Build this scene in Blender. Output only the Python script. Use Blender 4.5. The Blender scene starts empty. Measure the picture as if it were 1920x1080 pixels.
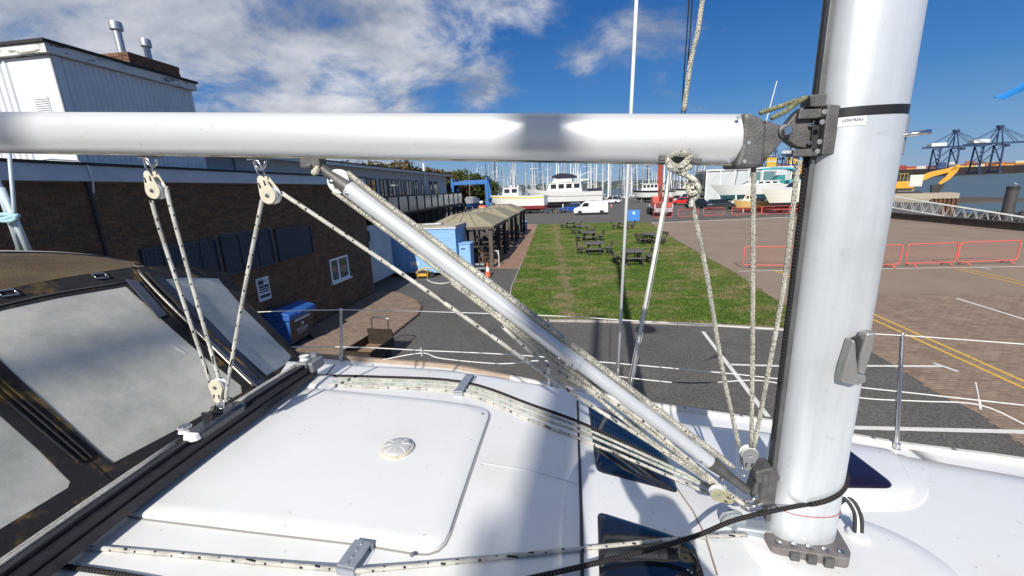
import bpy, bmesh, math, random
import numpy as np
from mathutils import Vector, Matrix
random.seed(7)
sc = bpy.context.scene
col = sc.collection
rad = math.radians

# ------------------------------------------------------------------ camera
CAM_H = 4.3; FPX = 770.0; PITCH = rad(13.44); ROLL = rad(2.35)
cam_d = bpy.data.cameras.new('camera'); cam = bpy.data.objects.new('camera', cam_d); col.objects.link(cam)
cam_d.sensor_width = 36.0; cam_d.lens = FPX / 1920.0 * 36.0; cam_d.clip_start = 0.05; cam_d.clip_end = 12000
_r0 = Vector((1, 0, 0)); _f0 = Vector((0, math.cos(PITCH), -math.sin(PITCH))); _u0 = Vector((0, math.sin(PITCH), math.cos(PITCH)))
_R = _r0 * math.cos(ROLL) - _u0 * math.sin(ROLL); _U = _r0 * math.sin(ROLL) + _u0 * math.cos(ROLL)
CAM = Vector((0, 0, CAM_H))
cam.matrix_world = Matrix(((_R.x, _U.x, -_f0.x, 0), (_R.y, _U.y, -_f0.y, 0), (_R.z, _U.z, -_f0.z, CAM_H), (0, 0, 0, 1)))
sc.camera = cam

# ------------------------------------------------------------------ light
SUN_AZ = rad(13.0); SUN_EL = rad(35.0)          # the light travels 13 degrees right of straight ahead
sun_d = bpy.data.lights.new('sun', 'SUN'); sun_d.energy = 4.6; sun_d.angle = rad(0.55); sun_d.color = (1.0, 0.95, 0.87)
sun = bpy.data.objects.new('sun', sun_d); col.objects.link(sun)
_d = Vector((math.sin(SUN_AZ) * math.cos(SUN_EL), math.cos(SUN_AZ) * math.cos(SUN_EL), -math.sin(SUN_EL)))
sun.rotation_euler = _d.to_track_quat('-Z', 'Y').to_euler()
sun.location = (-8, -30, 40)

world = bpy.data.worlds.new('World'); sc.world = world; world.use_nodes = True
def build_world():
    nt = world.node_tree; N = nt.nodes; L = nt.links; N.clear()
    out = N.new('ShaderNodeOutputWorld'); bg = N.new('ShaderNodeBackground'); bg.inputs['Strength'].default_value = 0.10
    sky = N.new('ShaderNodeTexSky'); sky.sky_type = 'NISHITA'; sky.sun_disc = False
    sky.sun_elevation = SUN_EL; sky.sun_rotation = math.pi + SUN_AZ; sky.altitude = 0; sky.air_density = 1.0; sky.dust_density = 0.25; sky.ozone_density = 3.0
    hsv = N.new('ShaderNodeHueSaturation'); hsv.inputs['Saturation'].default_value = 1.12; hsv.inputs['Value'].default_value = 1.0
    L.new(sky.outputs[0], hsv.inputs['Color'])
    tc = N.new('ShaderNodeTexCoord'); sep = N.new('ShaderNodeSeparateXYZ'); L.new(tc.outputs['Generated'], sep.inputs[0])
    def m(op, a=None, b=None, clamp=False):
        n = N.new('ShaderNodeMath'); n.operation = op; n.use_clamp = clamp
        for i, v in enumerate((a, b)):
            if v is None: continue
            if isinstance(v, (int, float)): n.inputs[i].default_value = v
            else: L.new(v, n.inputs[i])
        return n.outputs[0]
    # project the view direction on a flat cloud deck so clouds shrink towards the horizon
    zz = m('ADD', m('MAXIMUM', sep.outputs['Z'], 0.0), 0.30)
    cx = m('DIVIDE', sep.outputs['X'], zz); cy = m('DIVIDE', sep.outputs['Y'], zz)
    comb = N.new('ShaderNodeCombineXYZ'); L.new(cx, comb.inputs[0]); L.new(cy, comb.inputs[1])
    def noise(scale, det, rough, off):
        mp = N.new('ShaderNodeMapping'); mp.inputs['Location'].default_value = off; L.new(comb.outputs[0], mp.inputs[0])
        n = N.new('ShaderNodeTexNoise'); n.inputs['Scale'].default_value = scale; n.inputs['Detail'].default_value = det; n.inputs['Roughness'].default_value = rough
        n.inputs['Distortion'].default_value = 0.25
        L.new(mp.outputs[0], n.inputs['Vector']); return n.outputs['Fac']
    # clear air: deep blue overhead, paler blue at the horizon
    air = N.new('ShaderNodeValToRGB'); L.new(sep.outputs['Z'], air.inputs[0])
    for i, (q, c_) in enumerate(((0.0, (1.8, 3.0, 4.8)), (0.08, (1.05, 2.5, 4.9)), (0.18, (.38, 1.7, 4.5)), (0.33, (.12, 1.02, 3.5)), (0.7, (.07, .6, 2.4)))):
        e = air.color_ramp.elements[i] if i < 2 else air.color_ramp.elements.new(q)
        e.position = q; e.color = (*c_, 1)
    blue = N.new('ShaderNodeMix'); blue.data_type = 'RGBA'; blue.inputs['Factor'].default_value = 0.88; L.new(hsv.outputs[0], blue.inputs['A']); L.new(air.outputs[0], blue.inputs['B'])
    big = noise(0.75, 2, 0.5, CLOUD_OFF[0]); fine = noise(3.0, 12, 0.6, CLOUD_OFF[1]); shade = noise(2.6, 7, 0.6, CLOUD_OFF[2])
    # the cloud field thins out from the west (left) to the east (right)
    thin = m('MULTIPLY', m('ADD', cx, m('MULTIPLY', cy, 0.12)), -0.13)
    dens = m('ADD', m('ADD', m('MULTIPLY', big, 0.55), m('MULTIPLY', fine, 0.62)), thin)
    cov = N.new('ShaderNodeMapRange'); cov.inputs['From Min'].default_value = 0.55; cov.inputs['From Max'].default_value = 0.73
    cov.interpolation_type = 'SMOOTHSTEP'; L.new(dens, cov.inputs['Value'])
    fade = N.new('ShaderNodeMapRange'); fade.inputs['From Min'].default_value = 0.0; fade.inputs['From Max'].default_value = 0.09; L.new(sep.outputs['Z'], fade.inputs['Value'])
    fac = m('MULTIPLY', m('MULTIPLY', cov.outputs[0], 0.93), m('ADD', m('MULTIPLY', fade.outputs[0], 0.7), 0.3), True)
    ramp = N.new('ShaderNodeValToRGB'); L.new(m('ADD', m('MULTIPLY', shade, 0.75), m('MULTIPLY', cov.outputs[0], 0.12)), ramp.inputs[0])
    ramp.color_ramp.elements[0].position = 0.34; ramp.color_ramp.elements[0].color = (2.3, 2.7, 3.5, 1)
    ramp.color_ramp.elements[1].position = 0.62; ramp.color_ramp.elements[1].color = (6.9, 7.0, 7.3, 1)
    mix = N.new('ShaderNodeMix'); mix.data_type = 'RGBA'; L.new(fac, mix.inputs['Factor']); L.new(blue.outputs['Result'], mix.inputs['A']); L.new(ramp.outputs[0], mix.inputs['B'])
    L.new(mix.outputs['Result'], bg.inputs['Color']); L.new(bg.outputs[0], out.inputs[0])
CLOUD_OFF = ((3.0, 12.3, 3.4), (14.3, 12.2, 7.7), (12.3, 11.3, 0.9))
build_world()
sc.view_settings.view_transform = 'Standard'; sc.view_settings.look = 'None'; sc.view_settings.exposure = 0.2; sc.view_settings.gamma = 1.0
sc.view_settings.use_curve_mapping = False
sc.render.engine = 'CYCLES'; sc.cycles.use_denoising = True; sc.cycles.max_bounces = 6; sc.cycles.transparent_max_bounces = 12

# ------------------------------------------------------------------ finding points in the place
def ray(px, py): return _R * ((px - 960) / FPX) - _U * ((py - 540) / FPX) + _f0
def gp(px, py, z=0.0):                               # the point at height z seen there
    d = ray(px, py); return CAM + d * ((z - CAM_H) / d.z)
def yp(px, py, y):
    d = ray(px, py); return CAM + d * (y / d.y)
A8 = rad(-8.0)                                        # quay, club house and boat all lie 8 degrees off the view
UX = Vector((math.cos(A8), math.sin(A8), 0)); UY = Vector((-math.sin(A8), math.cos(A8), 0))
def fw(x, y, z=0.0): return UX * x + UY * y + Vector((0, 0, z))      # yard frame to world
def fl(p): return Vector((p.dot(UX), p.dot(UY), p.z))
def gf(px, py, z=0.0): return fl(gp(px, py, z))

# ------------------------------------------------------------------ mesh helpers
class MB:
    def __init__(s): s.v = []; s.f = []; s.uv = None; s.var = None
    def add(s, vs, fs):
        n = len(s.v); s.v.extend([tuple(p) for p in vs]); s.f.extend([tuple(i + n for i in f) for f in fs]); return s
    def box(s, c, size, M=None):
        x, y, z = size[0] / 2, size[1] / 2, size[2] / 2
        vs = [Vector((i * x, j * y, k * z)) for k in (-1, 1) for j in (-1, 1) for i in (-1, 1)]
        if M is not None: vs = [M @ v for v in vs]
        c = Vector(c)
        return s.add([v + c for v in vs], [(0, 2, 3, 1), (4, 5, 7, 6), (0, 1, 5, 4), (2, 6, 7, 3), (0, 4, 6, 2), (1, 3, 7, 5)])
    def b2(s, a, b):                                   # box between corners
        a = Vector(a); b = Vector(b); return s.box((a + b) / 2, (abs(b.x - a.x), abs(b.y - a.y), abs(b.z - a.z)))
    def bar(s, a, b, w, h=None, up=(0, 0, 1)):         # square bar from a to b
        a = Vector(a); b = Vector(b); h = h or w; d = (b - a); l = d.length; d.normalize(); up = Vector(up)
        if abs(d.dot(up)) > 0.98: up = Vector((0, 1, 0)) if abs(d.y) < .9 else Vector((1, 0, 0))
        sx = d.cross(up).normalized(); uz = sx.cross(d)
        M = Matrix((sx, d, uz)).transposed()
        return s.box((a + b) / 2, (w, l, h), M)
    def tube(s, pts, r, n=8, caps=True, uv=False, close=False):
        pts = [Vector(p) for p in pts]; k = len(pts); base = len(s.v)
        rr = r if isinstance(r, (list, tuple)) else [r] * k
        up = None; ln = 0.0
        for i, p in enumerate(pts):
            if close: d = pts[(i + 1) % k] - pts[i - 1]
            else: d = pts[min(i + 1, k - 1)] - pts[max(i - 1, 0)]
            if d.length < 1e-9: d = Vector((0, 0, 1))
            d.normalize()
            if up is None: up = Vector((0, 0, 1)) if abs(d.z) < .95 else Vector((1, 0, 0))
            sx = d.cross(up)
            if sx.length < 1e-6: sx = d.cross(Vector((1, .3, 0)))
            sx.normalize(); up = sx.cross(d)
            if i: ln += (p - pts[i - 1]).length
            for j in range(n):
                a = 2 * math.pi * j / n
                s.v.append(tuple(p + (sx * math.cos(a) + up * math.sin(a)) * rr[i]))
                if uv:
                    if s.uv is None: s.uv = []
                    s.uv.append((j / n, ln))
        for i in range(k if close else k - 1):
            i2 = (i + 1) % k
            for j in range(n):
                j2 = (j + 1) % n
                s.f.append((base + i * n + j, base + i * n + j2, base + i2 * n + j2, base + i2 * n + j))
        if caps and not close:
            s.f.append(tuple(base + j for j in reversed(range(n)))); s.f.append(tuple(base + (k - 1) * n + j for j in range(n)))
        return s
    def lathe(s, prof, n=16, c=(0, 0, 0), axis='Z', M=None):   # prof: [(r, h)]
        base = len(s.v); c = Vector(c)
        for r, h in prof:
            for j in range(n):
                a = 2 * math.pi * j / n
                p = Vector((r * math.cos(a), r * math.sin(a), h))
                if axis == 'X': p = Vector((p.z, p.x, p.y))
                if axis == 'Y': p = Vector((p.x, p.z, p.y))
                if M is not None: p = M @ p
                s.v.append(tuple(p + c))
        for i in range(len(prof) - 1):
            for j in range(n):
                j2 = (j + 1) % n; s.f.append((base + i * n + j, base + i * n + j2, base + (i + 1) * n + j2, base + (i + 1) * n + j))
        s.f.append(tuple(base + j for j in reversed(range(n)))); s.f.append(tuple(base + (len(prof) - 1) * n + j for j in range(n)))
        return s
    def prism(s, poly, d0, d1, M):                     # polygon (2-D) extruded between d0 and d1; M(x, y, d) -> point
        n = len(poly); base = len(s.v)
        for d in (d0, d1): s.v.extend([tuple(M(p[0], p[1], d)) for p in poly])
        s.f.append(tuple(base + i for i in range(n))); s.f.append(tuple(base + n + i for i in reversed(range(n))))
        for i in range(n):
            j = (i + 1) % n; s.f.append((base + i, base + n + i, base + n + j, base + j))
        return s
    def loft(s, rings, closed=True, caps=True):
        base = len(s.v); n = len(rings[0])
        for r in rings: s.v.extend([tuple(p) for p in r])
        for i in range(len(rings) - 1):
            for j in range(n if closed else n - 1):
                j2 = (j + 1) % n; s.f.append((base + i * n + j, base + i * n + j2, base + (i + 1) * n + j2, base + (i + 1) * n + j))
        if caps and closed:
            s.f.append(tuple(base + j for j in reversed(range(n)))); s.f.append(tuple(base + (len(rings) - 1) * n + j for j in range(n)))
        return s
    def build(s, name, mat, parent=None, smooth=False, bevel=0.0, fix=True, loc=None):
        me = bpy.data.meshes.new(name); me.from_pydata(s.v, [], s.f)
        if s.uv is not None and len(s.uv) == len(s.v):
            ul = me.uv_layers.new(name='UVMap'); idx = np.zeros(len(me.loops), dtype=np.int32); me.loops.foreach_get('vertex_index', idx)
            ul.data.foreach_set('uv', np.array(s.uv, dtype=np.float32)[idx].ravel())
        if s.var is not None:
            at = me.attributes.new('var', 'FLOAT', 'POINT'); at.data.foreach_set('value', np.array(s.var, dtype=np.float32))
        if fix and len(s.f) < 60000:
            bm = bmesh.new(); bm.from_mesh(me); bmesh.ops.recalc_face_normals(bm, faces=bm.faces); bm.to_mesh(me); bm.free()
        if smooth is True: me.shade_smooth()
        elif smooth:
            me.shade_smooth(); me.set_sharp_from_angle(angle=rad(smooth))
        me.materials.append(mat)
        o = bpy.data.objects.new(name, me); col.objects.link(o)
        if parent is not None: o.parent = parent
        if loc is not None: o.location = loc
        if bevel:
            b = o.modifiers.new('bevel', 'BEVEL'); b.width = bevel; b.segments = 2; b.limit_method = 'ANGLE'; b.angle_limit = rad(35)
        return o
def tag(o, label=None, cat=None, group=None, kind=None):
    if label: o['label'] = label
    if cat: o['category'] = cat
    if group: o['group'] = group
    if kind: o['kind'] = kind
    return o
def thing(name, label, cat, loc=(0, 0, 0), rz=0.0, group=None):
    o = bpy.data.objects.new(name, None); col.objects.link(o); o.location = loc; o.rotation_euler = (0, 0, rz); o.empty_display_size = .2
    return tag(o, label, cat, group)
def copy_tree(o, parent=None):
    c = o.copy(); col.objects.link(c); c.parent = parent
    for ch in list(o.children): copy_tree(ch, c)
    return c
def sheet(name, pts, z, mat, parent=None):
    m = MB(); m.add([(p[0], p[1], z) for p in pts], [tuple(range(len(pts)))])
    return m.build(name, mat, parent)
def rounded(poly, r, n=4):                              # round the corners of a polygon
    out = []; k = len(poly)
    for i in range(k):
        p = Vector(poly[i]); a = Vector(poly[i - 1]) - p; b = Vector(poly[(i + 1) % k]) - p
        rr = min(r, a.length * .45, b.length * .45); A = p + a.normalized() * rr; B = p + b.normalized() * rr
        for j in range(n + 1):
            t = j / n; out.append(A * (1 - t) ** 2 + p * 2 * t * (1 - t) + B * t * t)
    return out
def smooth_path(pts, n=6):                              # Catmull-Rom
    P = [Vector(p) for p in pts]; out = []
    for i in range(len(P) - 1):
        a = P[max(i - 1, 0)]; b = P[i]; c = P[i + 1]; d = P[min(i + 2, len(P) - 1)]
        for j in range(n):
            t = j / n; out.append(.5 * ((2 * b) + (c - a) * t + (2 * a - 5 * b + 4 * c - d) * t * t + (3 * b - a - 3 * c + d) * t ** 3))
    out.append(P[-1]); return out

def text(body, size, mt, parent, loc, rot, name='lettering', ext=.0003):
    c = bpy.data.curves.new(name, 'FONT'); c.body = body; c.size = size; c.extrude = ext; c.align_x = 'CENTER'; c.align_y = 'CENTER'; c.resolution_u = 4
    f = bpy.data.objects.new(name, c); col.objects.link(f); bpy.context.view_layer.update(); me = bpy.data.meshes.new_from_object(f.evaluated_get(bpy.context.evaluated_depsgraph_get())); bpy.data.objects.remove(f)
    me.materials.clear(); me.materials.append(mt); o = bpy.data.objects.new(name, me); col.objects.link(o); o.parent = parent; o.location = loc; o.rotation_euler = rot; return o

# ------------------------------------------------------------------ materials
MATS = {}
def mat(name, c, rough=0.5, metal=0.0, c2=None, scale=6.0, mixp=(0.35, 0.7), bump=0.0, bscale=40.0, var=None, coat=0.0, spec=0.5, detail=5, alpha=None, trans=0.0, stretch=None):
    if name in MATS: return MATS[name]
    m = bpy.data.materials.new(name); m.use_nodes = True; nt = m.node_tree; N = nt.nodes; L = nt.links
    b = N['Principled BSDF']; b.inputs['Roughness'].default_value = rough; b.inputs['Metallic'].default_value = metal
    b.inputs['Base Color'].default_value = (*c, 1); b.inputs['Coat Weight'].default_value = coat; b.inputs['Specular IOR Level'].default_value = spec
    b.inputs['Transmission Weight'].default_value = trans
    tc = N.new('ShaderNodeTexCoord'); vec = tc.outputs['Object']
    if stretch:
        mp = N.new('ShaderNodeMapping'); mp.inputs['Scale'].default_value = stretch; L.new(vec, mp.inputs[0]); vec = mp.outputs[0]
    colout = None
    if c2 is not None:
        n = N.new('ShaderNodeTexNoise'); n.inputs['Scale'].default_value = scale; n.inputs['Detail'].default_value = detail; n.inputs['Roughness'].default_value = 0.62
        L.new(vec, n.inputs['Vector'])
        r = N.new('ShaderNodeValToRGB'); r.color_ramp.elements[0].position = mixp[0]; r.color_ramp.elements[1].position = mixp[1]
        r.color_ramp.elements[0].color = (*c, 1); r.color_ramp.elements[1].color = (*c2, 1); L.new(n.outputs['Fac'], r.inputs[0]); colout = r.outputs[0]
        rr = N.new('ShaderNodeMapRange'); rr.inputs['To Min'].default_value = max(rough - .12, .03); rr.inputs['To Max'].default_value = min(rough + .14, 1); L.new(n.outputs['Fac'], rr.inputs['Value']); L.new(rr.outputs[0], b.inputs['Roughness'])
    if var is not None:                                  # per-piece variation from attribute 'var' and the object's own random number
        at = N.new('ShaderNodeAttribute'); at.attribute_name = 'var'; oi = N.new('ShaderNodeObjectInfo')
        ad = N.new('ShaderNodeMath'); ad.operation = 'ADD'; L.new(at.outputs['Fac'], ad.inputs[0]); L.new(oi.outputs['Random'], ad.inputs[1])
        fr = N.new('ShaderNodeMath'); fr.operation = 'FRACT'; L.new(ad.outputs[0], fr.inputs[0])
        r2 = N.new('ShaderNodeValToRGB'); r2.color_ramp.interpolation = 'LINEAR'
        els = r2.color_ramp.elements
        while len(els) < len(var): els.new(0.5)
        for i, cc in enumerate(var): els[i].position = i / (len(var) - 1); els[i].color = (*cc, 1)
        L.new(fr.outputs[0], r2.inputs[0])
        if colout is not None:
            mx = N.new('ShaderNodeMix'); mx.data_type = 'RGBA'; mx.blend_type = 'MULTIPLY'; mx.inputs['Factor'].default_value = 1.0
            L.new(colout, mx.inputs['A']); L.new(r2.outputs[0], mx.inputs['B']); colout = mx.outputs['Result']
        else: colout = r2.outputs[0]
    if colout is not None: L.new(colout, b.inputs['Base Color'])
    if bump:
        n2 = N.new('ShaderNodeTexNoise'); n2.inputs['Scale'].default_value = bscale; n2.inputs['Detail'].default_value = 6; L.new(vec, n2.inputs['Vector'])
        bp = N.new('ShaderNodeBump'); bp.inputs['Strength'].default_value = bump; bp.inputs['Distance'].default_value = 0.02; L.new(n2.outputs['Fac'], bp.inputs['Height']); L.new(bp.outputs[0], b.inputs['Normal'])
    if alpha is not None: b.inputs['Alpha'].default_value = alpha
    MATS[name] = m; return m
def wood(name, c, c2): return mat(name, c, .8, c2=c2, scale=5, stretch=(1, 1, 1), bump=.4, bscale=60)
M_white = mat('white_paint', (.78, .79, .8), .35, c2=(.7, .71, .72), scale=3, coat=.2)
M_black = mat('black_rubber', (.02, .02, .022), .6, c2=(.035, .035, .035), scale=30)
M_glass = mat('dark_glass', (.012, .016, .02), .06, spec=.8)
M_steel = mat('stainless_steel', (.66, .67, .68), .22, 1.0, c2=(.5, .5, .5), scale=40)
M_castal = mat('cast_aluminium', (.095, .092, .092), .5, .4, c2=(.15, .145, .142), scale=25, bump=.15, bscale=160)
M_grey = mat('grey_metal', (.25, .26, .27), .45, .5, c2=(.32, .32, .32), scale=20)
M_tyre = mat('tyre_rubber', (.018, .018, .018), .85, c2=(.03, .03, .03), scale=30)
M_red = mat('red_paint', (.5, .025, .02), .4, c2=(.42, .03, .025), scale=8)
M_orange = mat('orange_plastic', (.75, .13, .04), .5, c2=(.68, .15, .06), scale=10)
M_galv = mat('galvanised_steel', (.5, .52, .53), .4, .7, c2=(.38, .4, .42), scale=14)
# ------------------------------------------------------------------ ground
def fsheet(name, pts, z, m, parent=None):               # polygon in yard-frame metres
    me = MB(); me.add([(p[0], p[1], z) for p in pts], [tuple(range(len(pts)))])
    o = me.build(name, m, parent)
    if parent is None: o.rotation_euler = (0, 0, A8)
    return o
def pin(p, poly):
    x, y = p[0], p[1]; c = False; n = len(poly)
    for i in range(n):
        x1, y1 = poly[i][0], poly[i][1]; x2, y2 = poly[i - 1][0], poly[i - 1][1]
        if (y1 > y) != (y2 > y) and x < (x2 - x1) * (y - y1) / (y2 - y1) + x1: c = not c
    return c
M_asphalt = mat('asphalt', (.078, .073, .068), .92, c2=(.125, .117, .108), scale=.6, mixp=(.3, .75), bump=.5, bscale=55, detail=9)
def asphalt_speckle():
    nt = M_asphalt.node_tree; N = nt.nodes; L = nt.links; b = N['Principled BSDF']; src = b.inputs['Base Color'].links[0].from_socket
    v = N.new('ShaderNodeTexVoronoi'); v.inputs['Scale'].default_value = 42; tc = N.new('ShaderNodeTexCoord'); L.new(tc.outputs['Object'], v.inputs['Vector'])
    r = N.new('ShaderNodeValToRGB'); r.color_ramp.elements[0].color = (.55, .55, .55, 1); r.color_ramp.elements[1].color = (1.6, 1.58, 1.52, 1)
    sp = N.new('ShaderNodeSeparateColor'); L.new(v.outputs['Color'], sp.inputs[0]); L.new(sp.outputs[0], r.inputs[0])
    mx = N.new('ShaderNodeMix'); mx.data_type = 'RGBA'; mx.blend_type = 'MULTIPLY'; mx.inputs['Factor'].default_value = .8
    L.new(src, mx.inputs['A']); L.new(r.outputs[0], mx.inputs['B']); L.new(mx.outputs['Result'], b.inputs['Base Color'])
asphalt_speckle()
land = fsheet('ground', [(-420, -80), (32.6, -80), (32.6, 48), (52, 66), (52, 150), (-420, 150)], 0, M_asphalt); tag(land, kind='structure')
def seabed():
    m = MB(); m.add([(32.6, -80, 0), (32.6, 48, 0), (52, 66, 0), (52, 150, 0), (-420, 150, 0), (32.6, -80, -5), (32.6, 48, -5), (52, 66, -5), (52, 150, -5), (-420, 150, -5)],
                    [(i, i + 1, i + 6, i + 5) for i in range(4)])
    o = m.build('quay_wall', mat('quay_concrete', (.2, .18, .16), .9, c2=(.1, .1, .09), scale=.8)); o.rotation_euler = (0, 0, A8); tag(o, kind='structure')
seabed()
def water():
    m = bpy.data.materials.new('sea_water'); m.use_nodes = True; nt = m.node_tree; N = nt.nodes; L = nt.links; b = N['Principled BSDF']
    b.inputs['Base Color'].default_value = (.10, .135, .15, 1); b.inputs['Roughness'].default_value = .42; b.inputs['IOR'].default_value = 1.33
    tc = N.new('ShaderNodeTexCoord'); mp = N.new('ShaderNodeMapping'); mp.inputs['Scale'].default_value = (.5, 1.4, 1); L.new(tc.outputs['Object'], mp.inputs[0])
    n = N.new('ShaderNodeTexNoise'); n.inputs['Scale'].default_value = .9; n.inputs['Detail'].default_value = 8; n.inputs['Roughness'].default_value = .65; L.new(mp.outputs[0], n.inputs['Vector'])
    bp = N.new('ShaderNodeBump'); bp.inputs['Strength'].default_value = .8; bp.inputs['Distance'].default_value = .35; L.new(n.outputs['Fac'], bp.inputs['Height']); L.new(bp.outputs[0], b.inputs['Normal'])
    o = sheet('sea', [(-9000, -300), (9000, -300), (9000, 9500), (-9000, 9500)], -3.2, m); tag(o, kind='structure')
water()

# grass plot
GR = [gf(*p) for p in ((1008, 421), (1112, 418), (1217, 417), (1260, 447), (1313, 477), (1377, 513), (1427, 547), (1478, 578), (1490, 606), (1478, 617.5), (1343, 609), (1200, 603.5), (1080, 601), (958, 600), (955, 560), (960, 537), (980, 493))]
def ragged(P, i0, i1):
    out = []; r = random.Random(6)
    for i, p in enumerate(P):
        out.append(p)
        if i0 <= i < i1:
            q = P[i + 1]; d = (q - p); n = Vector((d.y, -d.x, 0)).normalized(); k = max(2, int(d.length / .16))
            if n.x < 0: n = -n
            for j in range(1, k): w = r.random() ** 2 * .16; out.append(p + d * (j / k) + n * w)
    return out
GR = ragged(GR, 2, 7)
WA = gf(1043, 436); WB = gf(1072, 596)
def grass_material():
    m = bpy.data.materials.new('worn_lawn'); m.use_nodes = True; nt = m.node_tree; N = nt.nodes; L = nt.links; b = N['Principled BSDF']; b.inputs['Roughness'].default_value = .95; b.inputs['Specular IOR Level'].default_value = .1
    tc = N.new('ShaderNodeTexCoord'); sp = N.new('ShaderNodeSeparateXYZ'); L.new(tc.outputs['Object'], sp.inputs[0])
    def mm(op, a, c, cl=False):
        n = N.new('ShaderNodeMath'); n.operation = op; n.use_clamp = cl
        for i, v in enumerate((a, c)):
            if isinstance(v, (int, float)): n.inputs[i].default_value = v
            else: L.new(v, n.inputs[i])
        return n.outputs[0]
    def nz(s, d=6, st=None):
        n = N.new('ShaderNodeTexNoise'); n.inputs['Scale'].default_value = s; n.inputs['Detail'].default_value = d; n.inputs['Roughness'].default_value = .65
        if st:
            mp = N.new('ShaderNodeMapping'); mp.inputs['Scale'].default_value = st; L.new(tc.outputs['Object'], mp.inputs[0]); L.new(mp.outputs[0], n.inputs['Vector'])
        else: L.new(tc.outputs['Object'], n.inputs['Vector'])
        return n.outputs['Fac']
    k = (WB.x - WA.x) / (WB.y - WA.y)
    dist = mm('ABSOLUTE', mm('SUBTRACT', mm('SUBTRACT', sp.outputs[0], WA.x), mm('MULTIPLY', mm('SUBTRACT', sp.outputs[1], WA.y), k)), 0)
    mr = N.new('ShaderNodeMapRange'); mr.interpolation_type = 'SMOOTHSTEP'; mr.inputs['From Min'].default_value = .02; mr.inputs['From Max'].default_value = .55; mr.inputs['To Min'].default_value = 1; mr.inputs['To Max'].default_value = 0
    L.new(mm('ADD', dist, mm('MULTIPLY', mm('SUBTRACT', nz(1.2, 9), .47), 2.6)), mr.inputs['Value'])
    r = N.new('ShaderNodeValToRGB'); r.color_ramp.elements[0].color = (.05, .115, .018, 1); r.color_ramp.elements[1].color = (.18, .24, .06, 1); r.color_ramp.elements[0].position = .3; r.color_ramp.elements[1].position = .72
    L.new(nz(2.2, 8), r.inputs[0])
    dry = N.new('ShaderNodeMapRange'); dry.interpolation_type = 'SMOOTHSTEP'; dry.inputs['From Min'].default_value = .47; dry.inputs['From Max'].default_value = .63; L.new(nz(.5, 7, (.75, 1.4, 1)), dry.inputs['Value'])
    edge = N.new('ShaderNodeMapRange'); edge.inputs['From Min'].default_value = 5.2; edge.inputs['From Max'].default_value = 8.3; edge.inputs['To Max'].default_value = .5; L.new(sp.outputs[0], edge.inputs['Value'])
    worn = mm('MAXIMUM', mr.outputs[0], mm('MULTIPLY', mm('ADD', dry.outputs[0], mm('MULTIPLY', edge.outputs[0], nz(.9))), .75), True)
    mx = N.new('ShaderNodeMix'); mx.data_type = 'RGBA'; L.new(worn, mx.inputs['Factor']); L.new(r.outputs[0], mx.inputs['A']); mx.inputs['B'].default_value = (.30, .235, .135, 1)
    at = N.new('ShaderNodeAttribute'); at.attribute_name = 'var'; tr_ = N.new('ShaderNodeValToRGB'); tr_.color_ramp.elements[0].color = (.75, .8, .7, 1); tr_.color_ramp.elements[1].color = (1.45, 1.3, 1.2, 1); L.new(at.outputs['Fac'], tr_.inputs[0])
    m2 = N.new('ShaderNodeMix'); m2.data_type = 'RGBA'; m2.blend_type = 'MULTIPLY'; m2.inputs['Factor'].default_value = 1; L.new(mx.outputs['Result'], m2.inputs['A']); L.new(tr_.outputs[0], m2.inputs['B'])
    L.new(m2.outputs['Result'], b.inputs['Base Color'])
    bp = N.new('ShaderNodeBump'); bp.inputs['Strength'].default_value = .9; bp.inputs['Distance'].default_value = .05; L.new(nz(30), bp.inputs['Height']); L.new(bp.outputs[0], b.inputs['Normal'])
    return m
M_lawn = grass_material()
lawn = fsheet('lawn_ground', GR, .012, M_lawn); tag(lawn, kind='structure')
def blades():
    rs = np.random.RandomState(3); V = []; Fc = []; var = []
    x0, x1 = min(p[0] for p in GR), max(p[0] for p in GR); y0, y1 = min(p[1] for p in GR), max(p[1] for p in GR)
    k = (WB.x - WA.x) / (WB.y - WA.y); n = 0
    for i in range(90000):
        y = y0 + (y1 - y0) * rs.rand() ** 1.5; x = x0 + (x1 - x0) * rs.rand()
        if not pin((x, y), GR): continue
        d = abs(x - WA.x - (y - WA.y) * k) + rs.normal() * .15
        if d < .30 and rs.rand() < .93: continue
        patch = math.sin(x * 1.7 + 2 * math.sin(y * .9)) * math.sin(y * 1.3 + 1.5 * math.sin(x * 1.1))
        if patch > .55 and rs.rand() < .6: continue
        a = rs.rand() * 6.283; h = .025 + .04 * rs.rand(); w = .012 + .018 * rs.rand(); lx, ly = rs.normal(0, .02, 2)
        V += [(x - w * math.cos(a), y - w * math.sin(a), .012), (x + w * math.cos(a), y + w * math.sin(a), .012), (x + lx, y + ly, .012 + h)]
        Fc.append((n, n + 1, n + 2)); n += 3; q = min(.99, max(0, rs.rand() * .75 + patch * .2)); var += [q] * 3
    m = MB(); m.v = V; m.f = Fc; m.var = var
    o = m.build('grass', M_lawn, fix=False)
    o.rotation_euler = (0, 0, A8); tag(o, 'short patchy green lawn grass around the picnic tables', 'grass', kind='stuff')
blades()

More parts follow.
